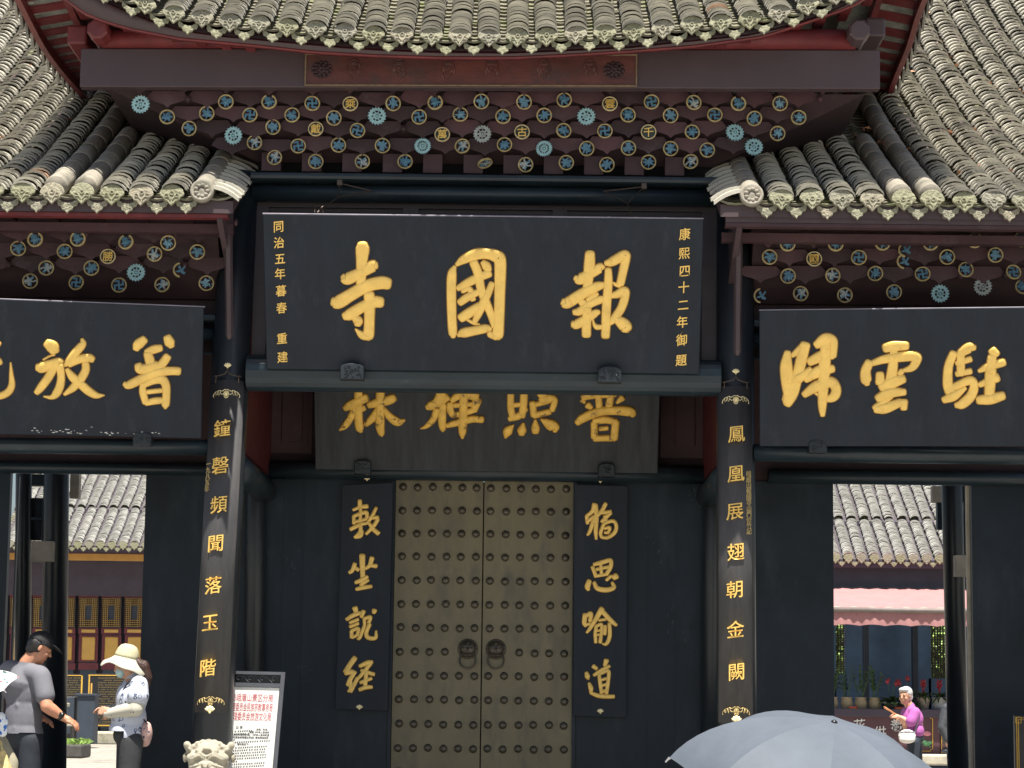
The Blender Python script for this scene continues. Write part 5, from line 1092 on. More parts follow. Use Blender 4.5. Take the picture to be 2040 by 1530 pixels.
bn = thing('cabinet', 'dark navy cabinet standing before the gold text boards', 'cabinet', at(170, 1480, 36), 0)
m = MB(); wbox(m, 151, 1384, 190, 1482, 36, .5, 0, .02); m.build('body', 'hall_blue', bn); m = MB(); wbox(m, 122, 1388, 149, 1478, 36.1, .5, 0, .02); wbox(m, 149, 1382, 192, 1386, 35.96, .58, 0, .01); m.build('side_panel', 'hall_blue', bn)
for py, lab in ((1404, 'upper pale stone slab behind the hand of the man in the cap'), (1443, 'lower pale stone slab behind the hand of the man in the cap')):
    m = MB(); wbox(m, 105, py - 3.5, 147 if py > 1420 else 131, py + 3.5, 33, .5, 0, .02); o = m.build('stone_slab', 'kerb_stone'); tag(o, lab, 'stone slab', 'stone slabs in the courtyard')
m = MB()
for px in (108, 138): wbox(m, px, 1447, px + 6, 1490, 33.1, .3, 0, .02)
wbox(m, 112, 1462, 142, 1470, 33.15, .2, 0, .02); tag(m.build('stone_stand', 'dark_stone'), 'dark stone legs carrying the pale slabs in the courtyard', 'stand')
tr = thing('stone_trough', 'long dark stone trough with weeds on the bright paving', 'planter', at(130, 1515, 27), 0)
m = MB(); wbox(m, 60, 1484, 163, 1509, 27, 1.0, 0, .03); m.build('body', 'dark_stone', tr)
m = MB(); rg = random.Random(5)
for q in range(240):
    p = at(rg.uniform(112, 162), 1484, 27) + Vector((0, rg.uniform(.05, .9), rg.uniform(-.02, .05))); a = rg.uniform(0, 6.28); l_ = rg.uniform(.06, .15)
    m.add([p, p + Vector((math.cos(a) * l_ * .5 - .012, math.sin(a) * l_ * .5, l_ * .6)), p + Vector((math.cos(a) * l_, math.sin(a) * l_, l_ * .5))], [(0, 1, 2)], 0, rg.random())
o = m.build('weeds', 'leaf_bright', tr)
# ================================================================== RIGHT HALL WITH FLOWER COUNTER
YR2 = 25.5
fh = thing('offering_hall', 'low tiled hall with a pink awning over a flower counter', 'temple hall', (6, YR2, GZ))
hall_roof(fh, 1560, 2140, 1112, YR2, R(30), 25.9 * (YR2 - CAM.y) / F, .066, .090, ((0, 1.45, 0), (1.40, 4.2, .09)), 1770)
mb = MB(); wbox(mb, 1560, 1117, 2140, 1129, YR2 + .05, .1); mb.build('eave_board', 'maroon', fh)
mb = MB(); wbox(mb, 1560, 1127, 2140, 1192, YR2 + .3, .25); mb.build('beam', 'hall_blue', fh)
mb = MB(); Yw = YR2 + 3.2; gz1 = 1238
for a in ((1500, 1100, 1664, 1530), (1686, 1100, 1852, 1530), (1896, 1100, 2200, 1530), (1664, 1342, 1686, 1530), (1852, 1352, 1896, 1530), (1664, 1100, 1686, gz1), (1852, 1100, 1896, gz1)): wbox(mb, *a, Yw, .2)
mb.build('wall', 'haze_blue', fh); mb = MB()
for x in (1722, 1820): wbox(mb, x, 1238, x + 9, 1460, Yw - .6, .2, 0, .02)
mb.build('post', 'hall_blue', fh)
for x0, x1, y1 in ((1664, 1686, 1342), (1852, 1896, 1352)):
    l = MB(); n = int((x1 - x0) / 5.2)
    for i in range(n + 1): wbox(l, x0 + (x1 - x0) * i / n - .55, gz1, x0 + (x1 - x0) * i / n + .55, y1, Yw + .02, .05)
    for i in range(23): y = gz1 + (y1 - gz1) * i / 22; wbox(l, x0, y - .55, x1, y + .55, Yw + .015, .05)
    l.build('lattice_window', 'lattice_dark', fh)
mb = MB(); wbox(mb, 1935, 1240, 1955, 1530, Yw - 1.2, .2); o = mb.build('door', 'hall_red', fh); mb = MB(); wbox(mb, 1938, 1312, 1950, 1356, Yw - 1.24, .03); wbox(mb, 1937, 1293, 1949, 1299, Yw - 1.24, .03); mb.build('gold_panel', 'hall_gold', o)
# awning
aw = MB(); Y0, Y1 = YR2 + .25, YR2 - 3.8; n = 60; xa, xb = xs(1560, 1200, Y1), xs(2140, 1200, Y1); zt0 = zc(1171, Y0, 1770); zt1 = zc(1216, Y1, 1770); vs = []; m_ = []
for j in range(7):
    u = j / 6
    for i in range(n + 1):
        x = xa + (xb - xa) * i / n; vs.append((x, Y0 + (Y1 - Y0) * u, zt0 + (zt1 - zt0) * u - .10 * math.sin(math.pi * u) + .012 * math.sin(i * 1.7 + j)))
aw.add(vs, [(j * (n + 1) + i, j * (n + 1) + i + 1, (j + 1) * (n + 1) + i + 1, (j + 1) * (n + 1) + i) for j in range(6) for i in range(n)])
for k_ in range(n * 6): aw.m[k_] = 1 if k_ // n >= 4 else 0
zb_ = zc(1245, Y1 - .02, 1770); vs = []
for i in range(241):
    x = xa + (xb - xa) * i / 240; w_ = .006 * math.sin(i * .9) + .008 * math.sin(i * .23); sc_ = .022 * abs(math.sin(x * 7.4))
    vs += [(x, Y1 - .04, zt1 - .02), (x, Y1 - .05 + w_, (zt1 + zb_) / 2), (x, Y1 - .05 + w_ * 1.5, zb_ - .02 + sc_)]
aw.add(vs, [(3 * i + j, 3 * i + j + 1, 3 * i + j + 4, 3 * i + j + 3) for i in range(240) for j in (0, 1)], 0)
awn = aw.build('awning', ['awning_pink', 'awning_beige'], fh, True); mb = MB(); mb.tube([(xa, Y1 - .06, zt1), (xb, Y1 - .06, zt1)], .045, 12); mb.build('wood_bar', 'wood_bar', awn, True)
# counter
YC = 22.4; sC = (YC - CAM.y) / F
ct = thing('flower_counter', 'maroon counter lettered in white under the pink awning', 'counter', at(1780, 1515, YC), 0)
mb = MB(); wbox(mb, 1560, 1426, 1872, 1507, YC, .9, 0, .01); wbox(mb, 1874, 1426, 2140, 1507, YC, .9, 0, .01); mb.build('front', 'counter_maroon', ct)
mb = MB(); wbox(mb, 1560, 1417, 2140, 1426, YC - .05, 1.0, 0, .01); mb.build('top', 'hall_purple', ct)
mb = MB()
for pts in ([(1540, 1422.5), (1852, 1427.5), (1853.5, 1430.5), (1858, 1432), (1858, 1492), (1854, 1493.5), (1853, 1496.5), (1560, 1490)], [(1876, 1505), (1876, 1462), (1879, 1460), (1880, 1457), (2100, 1460)]): mb.tube([at(a, c_, YC - .012) for a, c_ in pts], .007, 6)
mb.build('gold_line', 'gold_paint', ct)
for ch, px, py, s_ in (('花', 1712, 1444, 20), ('供', 1753, 1459, 21), ('養', 1786, 1445, 21)):
    mb = MB(); put_text(mb, ch, at(px, py, YC - .004), ux, Vector((0, 0, 1)), s_ * sC * 1.25, .01, .004, .1); o = mb.build('letter', 'white_letter', ct); o['label'] = 'white painted character ' + ch
mb = MB(); c = at(1847, 1465, YC - .01)
for a in range(-70, 71, 20): mb.ell(c + Vector((math.sin(R(a)) * .035, -.004 * (a % 40 == 0), math.cos(R(a)) * .032)), (.016, .006, .045), Matrix.Rotation(R(a), 3, 'Y'), n=8)
mb.build('painted_lotus', 'lotus_pink', ct, True); mb = MB()
for px, py, r1, r2 in ((1841, 1478, .05, .035), (1851, 1480, .05, .03), (1846, 1484, .06, .025), (1853, 1488, .02, .015)): mb.ell(at(px, py, YC - .006), (r1, .006, r2), n=12)
mb.build('painted_leaf', 'lotus_green', ct, True)
mb = MB(); wbox(mb, 1540, 1507, 2160, 1521, YC - .5, 2.0, 0, .03); mb.build('plinth', 'kerb_stone', ct)
# pots with plants
ztop = zc(1417, YC + .2, 1760)
def pot(px, kind, label, grp='potted plants on the maroon counter'):
    p = at(px, 1415, YC + .28); t = thing('flower_pot', label, 'potted plant', (p.x, YC + .28, ztop), random.uniform(0, 3), grp); rg = random.Random(px)
    prof = {'clay': [(.07, 0), (.09, .03), (.105, .11), (.10, .16), (.082, .20), (.092, .215), (.092, .23), (.075, .23)], 'bowl': [(.12, 0), (.15, .03), (.15, .15), (.13, .15)], 'marble': [(.07, 0), (.075, .03), (.11, .2), (.115, .24), (.095, .24)], 'white': [(.08, 0), (.12, .1), (.125, .22), (.135, .24), (.11, .24)]}[kind if kind in ('clay', 'bowl', 'marble', 'white') else 'clay']
    b_ = MB(); b_.lathe(prof, (0, 0, 0), 24); o = b_.build('pot', {'clay': 'clay_pot', 'bowl': 'dark_stone', 'marble': 'marble_pot', 'white': 'white_pot'}[kind], None, True); o.parent = t
    h0 = prof[-1][1]; g = MB(); red = MB()
    def leaf(base, d, l, w_, droop, tl):
        side = d.cross(Vector((0, 0, 1))); side = side.normalized() if side.length > .01 else Vector((1, 0, 0)); pts = [(0, .25), (.35, 1), (.7, .8), (1, .05)]; vs = []
        for u, ww in pts: c_ = base + d * l * u - Vector((0, 0, droop * l * u * u)); vs += [c_ + side * w_ * ww, c_ - side * w_ * ww + Vector((0, 0, .003))]
        g.add(vs, [(2 * i, 2 * i + 1, 2 * i + 3, 2 * i + 2) for i in range(3)], 0, tl)
    if kind == 'clay':
        for s_ in range(rg.randint(4, 6)):
            a = rg.uniform(0, 6.28); tilt = rg.uniform(.05, .4); d = Vector((math.cos(a) * tilt, math.sin(a) * tilt, 1)).normalized(); L = rg.uniform(.36, .56); b0_ = Vector((math.cos(a) * .03, math.sin(a) * .03, h0))
            g.tube([b0_, b0_ + d * L * .5, b0_ + d * L], [.006, .005, .003], 6)
            for q in range(9):
                u = .25 + .75 * q / 8; s2 = 1 if q % 2 else -1; lat = d.cross(Vector((math.sin(a), -math.cos(a), .2))).normalized() * s2; leaf(b0_ + d * L * u, (lat + d * .9).normalized(), .13 * (1.1 - u * .4), .022, .25, rg.random())
    else:
        for q in range(40): a = rg.uniform(0, 6.28); e_ = rg.uniform(.1, 1.1); leaf(Vector((0, 0, h0)), Vector((math.cos(a), math.sin(a), e_)).normalized(), rg.uniform(.24, .42), .024 if kind != 'bowl' else .05, .5, rg.random())
        if kind == 'bowl':
            for q in range(3):
                a = rg.uniform(0, 6.28); c_ = Vector((math.cos(a) * .16, math.sin(a) * .1, h0 + rg.uniform(.26, .42))); g.tube([(0, 0, h0), c_ * .6 + Vector((0, 0, .1)), c_], .005, 6)
                red.ell(c_, (.046, .026, .042), Matrix.Rotation(rg.uniform(-.6, .6), 3, 'Y'), n=10); red.ell(c_ + Vector((.02, -.02, .03)), (.012, .012, .04), n=8)
        else:
            red.tube([(0, 0, h0 + .05), (0, 0, h0 + .24)], [.018, .022], 8)
            for q in range(14): a = q * 2.4; d = Vector((math.cos(a), math.sin(a), .9 + .05 * q)).normalized(); b1 = Vector((0, 0, h0 + .14 + .008 * q)); red.tube([b1, b1 + d * .05, b1 + d * .09 - Vector((0, 0, .01))], [.012, .016, .003], 5)
        if kind == 'bowl':
            k = MB(); k.lathe([(.151, .13), (.158, .135), (.158, .158), (.148, .158)], (0, 0, 0), 24); o = k.build('rim', 'white_pot', None, True); o.parent = t
    o = g.build('foliage', 'leaf_green', None); o.parent = t
    if red.v: o = red.build('flower', 'flower_red', None, True); o.parent = t
    return t
pot(1658, 'clay', 'leafy potted plant half hidden by the dark wall at the end of the counter'); pot(1687, 'clay', 'leafy clay pot just beside the passage wall, before the first red card'); pot(1715, 'clay', 'leafy clay pot between the two other clay pots, right of a red card'); pot(1743, 'clay', 'leafy clay pot next to the dark bowl of red anthuriums')
pot(1775, 'bowl', 'dark bowl with a white rim holding red anthuriums'); pot(1806, 'bowl', 'bowl of large red anthuriums behind the head of the woman in purple'); pot(1840, 'marble', 'marbled brown pot with a red bromeliad'); pot(1872, 'white', 'white pot with a red bromeliad beside the man in the dark coat'); pot(1930, 'marble', 'potted plant showing behind the passage column')
for px, py, lab in ((1700, 1413, 'small red card between the clay pots'), (1791, 1417, 'small red card behind the woman in purple')):
    p = at(px, py, YC + .05); t = thing('red_card', lab, 'card', (p.x, p.y, ztop), 0, 'red cards on the counter'); m = MB(); m.bbox((p.x - .07, p.y, ztop), (p.x + .07, p.y + .03, ztop + .075), .004); m.build('card', 'sign_red', t)
    m = MB()
    for q in range(4): m.box((p.x - .045 + q * .025, p.y - .003, ztop + .025), (p.x - .03 + q * .025, p.y - .0005, ztop + .05))
    m.build('gold_marks', 'gold_paint', t)
# tree behind the hall, seen through the lattice
def tree(x, y, h, label, n=5200):
    t = thing('garden_tree', label, 'tree', (x, y, GZ), 0, 'garden trees behind the low hall'); b_ = MB(); b_.tube([(x, y, GZ), (x + .1, y, h * .3), (x, y + .1, h * .6)], [.16, .12, .06], 10)
    rg = random.Random(int(x * 10)); cl = [(Vector((x + rg.gauss(0, .9), y + rg.gauss(0, .9), h * rg.uniform(.22, .95))), rg.uniform(.35, .7)) for _ in range(22)]
    for c_, r_ in cl[:8]: b_.tube([(x, y, h * .35), (c_ + Vector((x, y, h * .4))) / 2, c_], [.05, .03, .012], 6)
    b_.build('trunk', 'bark', t); f = MB()
    for q in range(n):
        c_, r_ = rg.choice(cl); p = c_ + Vector((rg.gauss(0, 1), rg.gauss(0, 1), rg.gauss(0, .8))) * r_ * .6; a = Vector((rg.gauss(0, 1), rg.gauss(0, 1), rg.gauss(0, 1))).normalized(); e_ = a.cross(Vector((rg.gauss(0, 1), rg.gauss(0, 1), 1))).normalized(); s_ = rg.uniform(.07, .14)
        f.add([p - a * s_, p + e_ * s_ * .45, p + a * s_, p - e_ * s_ * .45], [(0, 1, 2, 3)], 0, rg.random())
    f.build('crown', 'leaf_bright', t)
for px, Y in ((1862, 33.6), (1892, 34.6), (1650, 34.0)): tree(xs(px, 1400, Y), Y, 3.6, {1862: 'sunlit green tree seen through the lattice left of the passage column', 1892: 'green tree behind the passage column beyond the lattice', 1650: 'green tree behind the narrow lattice at the dark wall'}[px])
# ================================================================== NOTICE BOARD, FRAMED SIGN
Yn = .22; nb = Plane(at(520, 1530, Yn), R(0), 0); rot = R(3.6); nb.ux = Vector((math.cos(R(.6)), 0, -math.sin(R(.6)))); nb.uy = Vector((math.sin(rot), 0, math.cos(rot))); nb.n = nb.ux.cross(nb.uy).normalized()
t = thing('notice_board', 'white notice board with red headings in a grey metal frame leaning by the column', 'notice board', at(515, 1680, Yn), 0)
tl = nb.xy(440, 1339); trr = nb.xy(573, 1341); W0, W1, H1 = nb.xy(425, 1530)[0], nb.xy(552, 1530)[0], trr[1]; H0 = -.62
mb = MB(); fw = .030
def pq(x0, y0, x1, y1, d, mb, dd=.03): mb.prism([(x0, y0), (x1, y0), (x1, y1), (x0, y1)], nb.O - nb.n * .0 + nb.n * (d - dd), nb.ux, nb.uy, dd)
pq(W0, H0, W0 + fw, H1, .02, mb); pq(W1 - fw, H0, W1, H1, .02, mb); pq(W0 + fw, H1 - .022, W1 - fw, H1, .02, mb); pq(W0 + fw, H1 - .115, W1 - fw, H1 - .085, .02, mb)
for q in range(4):
    cx_ = W0 + .13 + q * .088
    for sgn in (1,):
        mb.tube([nb.pt(cx_ + (.031 - .003 * i) * math.cos(i * .62) , H1 - .054 + (.029 - .0028 * i) * math.sin(i * .62), .005) for i in range(10)], .0035, 6)
    mb.tube([nb.pt(cx_ + .03, H1 - .03, .005), nb.pt(cx_ + .05, H1 - .055, .005), nb.pt(cx_ + .075, H1 - .08, .005)], .0035, 6)
mb.build('frame', 'frame_grey', t)
mb = MB(); pq(W0 + fw, H0 + .25, W1 - fw - .003, H1 - .118, .012, mb, .02); mb.build('white_sheet', 'white_board', t)
mb = MB(); pq(W0 + fw, H1 - .084, W1 - fw, H1 - .023, -.008, mb, .008); mb.build('back_plate', 'sign_black', t)
def sline(body, pxr, py, size, sx, m_, off=.0, shear=0):
    x, y = nb.xy(pxr, py, .013); put_text(m_, body, nb.pt(x - len(body) * size * sx / 2, y, .0125), nb.ux, nb.uy, size, .0008, off, shear, sx)
red = MB(); sline('公安局峨眉山景区分局', 537.5, 1391, .060, .66, red); sline('景区管理委员会民族宗教事务局', 537.5, 1410, .066, .42, red); sline('景区管理委员会旅游文化局', 535.5, 1428.5, .066, .48, red)
red.build('red_heading', 'ink_red', t)
ink = MB(); sline('公 告', 484, 1446.5, .024, .95, ink)
rg = random.Random(2)
for i, (ln, r_) in enumerate((('          文明、和谐、                ', 533), ('根据《中华人民共和', 533), ('人民共和国消防法》《中华人民共和国', 533), ('和国治安管理处罚法》等法律法规和', 532), ('                  ', 534), ('    经公告如下:', 497))):
    if ln.strip(): sline(ln.strip(), r_, 1454 + 5.5 * i, .0165, 1.0, ink, .012)
def marks(x0, x1, py):
    x = x0
    while x < x1:
        a, y = nb.xy(x, py, .013)
        for q in range(3): ink.prism([(0, 0), (.010, .001), (.010, .0032), (0, .0025)], nb.pt(a, y - .006 + q * .0048, .0122), nb.ux, nb.uy, .0006)
        x += 4.35 if rg.random() < .9 else 6
for i, (a, c_) in enumerate(((458, 500), (458, 492), (458, 462), (458, 466), (452, 534), (452, 462), (452, 529), (452, 527), (450, 526), (450, 527), (450, 526), (450, 471), (448, 525), (448, 523), (448, 500), (446, 520))): marks(a, c_, 1454 + 5.5 * i)
ink.build('black_text', 'ink_black', t)
fs_ = thing('framed_sign', 'black sign with a double gold border standing at the passage wall', 'sign', at(2070, 1690, 1.2), 0); m = MB(); a = at(2021, 1425, 1.2); m.bbox((a.x, 1.2, GZ), (a.x + .55, 1.25, a.z), .006); m.build('board', 'sign_black', fs_); m = MB(); z1 = at(2026, 1430, 1.19).z; x0 = at(2026, 1470, 1.19).x
for o_ in (0, .014): m.tube([(x0 + o_, 1.196, GZ + .1), (x0 + o_, 1.196, z1 - o_), (x0 + .45, 1.196, z1 - o_)], .0042, 6)
m.tube([(x0 - .006, 1.196, z1 - .04), (x0 + .035, 1.196, z1 - .04), (x0 + .035, 1.196, z1 + .006), (x0 - .006, 1.196, z1 + .006), (x0 - .006, 1.196, z1 - .04)], .004, 6); m.build('gold_border', 'gold_paint', fs_)
# ================================================================== STONE LION
YL = -2.3; sL = (YL - CAM.y) / F
lion = thing('stone_lion', 'carved pale stone lion head and body in front of the column with the couplet board', 'statue', at(416, 1700, YL), 0)
c0 = at(415, 1512, YL); c0.y = YL; m = MB(); U = 100 * sL
def E_(dx, dy, dz, rx, ry, rz, rot=None): m.ell((c0.x + dx * U, YL + dy * U, c0.z + dz * U), (rx * U, ry * U, rz * U), rot, n=18)
E_(0, .05, -.12, .40, .40, .42); E_(0, -.02, .14, .26, .26, .20); E_(0, .35, -.9, .48, .55, .75); E_(0, -.22, -.32, .36, .24, .26)
for s_ in (-1, 1):
    m.cap((c0.x + s_ * .34 * U, YL + .1 * U, c0.z + .10 * U), (c0.x + s_ * .435 * U, YL + .06 * U, c0.z + .27 * U), .085 * U, .075 * U, 16); E_(s_ * .47, .12, .02, .05, .08, .10); E_(s_ * .30, -.12, .02, .12, .14, .10); E_(s_ * .145, -.24, .16, .085, .07, .055); E_(s_ * .27, -.17, .10, .07, .07, .06)
    m.tube([(c0.x + s_ * .04 * U, YL - .32 * U, c0.z + .0 * U), (c0.x + s_ * .14 * U, YL - .34 * U, c0.z + .07 * U), (c0.x + s_ * .28 * U, YL - .26 * U, c0.z + .0 * U), (c0.x + s_ * .36 * U, YL - .15 * U, c0.z - .09 * U)], .028 * U, 8)
    m.tube([(c0.x + s_ * .06 * U, YL - .36 * U, c0.z - .06 * U), (c0.x + s_ * .2 * U, YL - .36 * U, c0.z - .12 * U), (c0.x + s_ * .34 * U, YL - .24 * U, c0.z - .16 * U)], .024 * U, 8)
    m.tube([(c0.x + s_ * .02 * U, YL - .34 * U, c0.z + .055 * U), (c0.x + s_ * .12 * U, YL - .33 * U, c0.z + .125 * U), (c0.x + s_ * .30 * U, YL - .24 * U, c0.z + .06 * U)], .02 * U, 8)
    for q in range(6): a = q * .9; E_(s_ * (.16 + .05 * (q % 3)), -.40 + .03 * (q % 3), -.26 - .07 * (q // 2) * .8, .05, .05, .05)
    m.cap((c0.x + s_ * .28 * U, YL - .25 * U, c0.z - .9 * U), (c0.x + s_ * .28 * U, YL - .32 * U, c0.z - 1.75 * U), .16 * U, .15 * U, 14); E_(s_ * .28, -.45, -1.78, .17, .26, .12)
E_(0, -.26, .20, .085, .07, .05); E_(0, -.40, -.14, .085, .08, .10)
for q in range(9): a = math.pi * (q + .5) / 9; E_(.33 * math.cos(a), -.02, .14 + .20 * math.sin(a), .065, .08, .055)
organic(m, 'body', 'lion_stone', lion, .0065, 2)
m = MB(); m.ell((c0.x - .005 * U, YL - .47 * U, c0.z - .10 * U), (.075 * U, .03 * U, .05 * U), n=12); m.tube([(c0.x, YL - .46 * U, c0.z - .10 * U), (c0.x, YL - .46 * U, c0.z - .21 * U)], [.06 * U, .012 * U], 10); m.build('nose', 'lion_stone', lion, True)
m = MB(); zb2 = c0.z - 1.85 * U; m.bbox((c0.x - .62 * U, YL - .75 * U, zb2 - .08), (c0.x + .62 * U, YL + 1.0 * U, zb2), .01); m.bbox((c0.x - .55 * U, YL - .68 * U, -.85), (c0.x + .55 * U, YL + .93 * U, zb2 - .081), .01); m.build('pedestal', 'kerb_stone', lion)
# ================================================================== PEOPLE
def frame(f, u=(0, 0, 1)):
    f = Vector(f).normalized(); s_ = f.cross(Vector(u)).normalized(); u_ = s_.cross(f)
    return Matrix((s_, f, u_)).transposed(), s_, f, u_
def head(mb, c, h, f, u=(0, 0, 1)):
    Mx, s_, f, u_ = frame(f, u); c = Vector(c)
    P = lambda a, b_, d: c + (s_ * a + f * b_ + u_ * d) * h
    mb.ell(P(0, -.04, .10), (.335 * h, .41 * h, .40 * h), Mx, 18); mb.ell(P(0, .10, -.16), (.27 * h, .27 * h, .33 * h), Mx, 18); mb.ell(P(0, .24, -.40), (.12 * h, .10 * h, .09 * h), Mx, 12)
    mb.cap(P(0, .36, .06), P(0, .44, -.10), .035 * h, .058 * h, 10); mb.ell(P(0, .335, -.245), (.11 * h, .05 * h, .032 * h), Mx, 10); mb.ell(P(0, .325, -.29), (.095 * h, .05 * h, .03 * h), Mx, 10)
    for e in (-1, 1):
        mb.ell(P(e * .14, .335, .075), (.085 * h, .05 * h, .032 * h), Mx, 10); mb.ell(P(e * .14, .325, .0), (.05 * h, .035 * h, .028 * h), Mx, 10); mb.ell(P(e * .19, .24, -.12), (.09 * h, .10 * h, .09 * h), Mx, 10); mb.ell(P(e * .345, -.04, -.02), (.035 * h, .075 * h, .12 * h), Mx, 10)
def eyes(c, h, f, par, u=(0, 0, 1), m='hair_black'):
    Mx, s_, f, u_ = frame(f, u); mb = MB()
    for e in (-1, 1):
        mb.ell(Vector(c) + (s_ * e * .14 + f * .352 + u_ * .005) * h, (.045 * h, .02 * h, .014 * h), Mx, 10); mb.ell(Vector(c) + (s_ * e * .14 + f * .375 + u_ * .10) * h, (.075 * h, .018 * h, .013 * h), Mx, 10)
    mb.build('eyes', m, par, True)
def hand(mb, w, d, nrm, curl=.7, k=1.0):               # wrist, pointing direction, back-of-hand normal
    d = Vector(d).normalized(); nrm = Vector(nrm); nrm = (nrm - d * nrm.dot(d)).normalized(); s_ = d.cross(nrm); w = Vector(w)
    mb.cap(w, w + d * .045 * k, .026 * k, .030 * k, 10); mb.ell(w + d * .06 * k, (.016 * k, .042 * k, .042 * k) if False else (.040 * k, .040 * k, .018 * k), Matrix((s_, d, nrm)).transposed(), 12)
    for i, (o_, L) in enumerate(((-.030, .066), (-.010, .078), (.010, .074), (.029, .058))):
        b0 = w + d * .088 * k + s_ * o_ * k; d1 = (d - nrm * curl * .55).normalized(); b1 = b0 + d1 * L * .5 * k; d2 = (d - nrm * curl * 1.7).normalized(); b2 = b1 + d2 * L * .5 * k
        mb.cap(b0, b1, .0092 * k, .0085 * k, 8); mb.cap(b1, b2, .0085 * k, .0072 * k, 8)
    t0 = w + d * .035 * k - s_ * .034 * k; t1 = t0 + (d * .55 - s_ * .55 - nrm * .35).normalized() * .034 * k; t2 = t1 + (d * .9 - nrm * .6 + s_ * .15).normalized() * .028 * k
    mb.cap(t0, t1, .012 * k, .0105 * k, 8); mb.cap(t1, t2, .0105 * k, .008 * k, 8)
def legs(mb, hips, feet, r0, r1, r2, pel, prad, Mx=None):
    mb.ell(pel, prad, Mx, 18)
    for h_, f_ in zip(hips, feet):
        h_ = Vector(h_); f_ = Vector(f_); k = h_ * .52 + f_ * .48 + Vector((0, -.01, 0)); mb.cap(h_, k, r0, r1, 16); mb.cap(k, f_, r1, r2, 16)
def shoes(par, feet, f, m='watch_black'):
    Mx, s_, f, u_ = frame(f)
    for q in feet: mb = MB(); mb.ell(Vector((q[0], q[1], GZ + .045)) + f * .06, (.045, .13, .045), Mx, 14); mb.build('shoe', m, par, True)
def trim(o, keep):                                       # cut a garment off at its hem
    bm = bmesh.new(); bm.from_mesh(o.data); bmesh.ops.delete(bm, geom=[v for v in bm.verts if not keep(v.co)], context='VERTS'); bm.to_mesh(o.data); bm.free()
# ---- man in the black cap
Y0 = .10; YW = -.20
def Jm(px, py, dy=0.0): return at(px, py, Y0 + dy)
ft = Jm(46, 1600); man = thing('person', 'man in a grey tee shirt and black cap bending forward with one hand held out', 'person', (ft.x, Y0, GZ), 0)
f = Vector((.86, .30, -.42)); up = Vector((.35, .1, .9)); hc = Jm(80, 1291, .02)
mb = MB(); head(mb, hc, .215, f, up); nb_ = Jm(56, 1322, .03)
mb.cap(hc + Vector((-.03, -.0, -.04)), nb_, .062, .070, 14)
RS, LS = Jm(82, 1348, -.08), Jm(16, 1335, .14); el, wr = Jm(93, 1407, -.15), Jm(125, 1429, -.10)
mb.cap(RS, el, .058, .047, 14); mb.cap(el, el + (wr - el) * .35, .047, .046, 14); mb.cap(el + (wr - el) * .35, wr, .046, .030, 14); hand(mb, wr, Vector((.9, .0, -.42)), Vector((.35, -.35, .85)), .75)
le, lw = Jm(26, 1410, .26), Jm(72, 1428, .30); mb.cap(LS, le, .056, .045, 12); mb.cap(le, lw, .045, .03, 12); hand(mb, lw, Vector((.9, -.1, -.2)), Vector((0, 0, 1)), .8)
Mt, s_, ff, uu = frame((.62, .78, 0)); mb.ell(Jm(47, 1385, .04), (.12, .08, .22), Mt, 16); mb.cap(RS, LS, .06, .06, 12); mb.ell(Jm(47, 1455, .04), (.115, .085, .12), Mt, 14)
hips = [Jm(62, 1478, -.02), Jm(34, 1476, .10)]; feet = [Vector((Jm(62, 1600).x, Y0 - .03, GZ + .08)), Vector((Jm(30, 1600).x, Y0 + .12, GZ + .08))]
for h_, q in zip(hips, feet): mb.cap(h_, q, .06, .04, 10)
organic(mb, 'body', 'skin_tan', man, .0068, 3)
mb = MB(); mb.ell(Jm(47, 1378, .04), (.160, .115, .21), Mt, 20); mb.ell(Jm(47, 1430, .04), (.158, .122, .26), Mt, 22); mb.ell(Jm(46, 1470, .04), (.172, .135, .20), Mt, 22); mb.cap(Jm(79, 1346, -.07), Jm(20, 1334, .13), .078, .075, 16); mb.cap(Jm(56, 1326, .03), Jm(48, 1360, .03), .075, .14, 16)

mb.cap(Jm(82, 1349, -.085), Jm(90, 1386, -.12), .075, .074, 16); mb.cap(Jm(16, 1338, .13), Jm(22, 1378, .2), .075, .07, 14)
for q in range(9): a = random.uniform(25, 70); yq = random.uniform(1380, 1450); mb.cap(Jm(a, yq, -.075), Jm(a + random.uniform(-20, 10), yq + random.uniform(15, 35), -.072), .012, .008, 8)
tee = organic(mb, 'tee_shirt', 'tee_grey', man, .008, 12); zh_ = Jm(47, 1461).z; trim(tee, lambda p: p.z > zh_ + .004 * math.sin(p.x * 30))
mb = MB(); legs(mb, hips, feet, .092, .075, .062, Jm(48, 1462, .04), (.158, .125, .10), Mt); organic(mb, 'trousers', 'denim_dark', man, .012, 4); shoes(man, feet, (.7, .7, 0))
Mh, sh, fh_, uh = frame(f, up); H = .215
mb = MB(); mb.ell(hc + uh * .035 - fh_ * .012, (.081, .098, .092), Mh, 20)
vi = []; 
mb.ell(hc + uh * .050 + fh_ * .105, (.072, .075, .010), Mh @ Matrix.Rotation(R(-14), 3, 'X'), 18); mb.ell(hc + uh * .128 - fh_ * .01, (.008, .008, .006), Mh, 8)
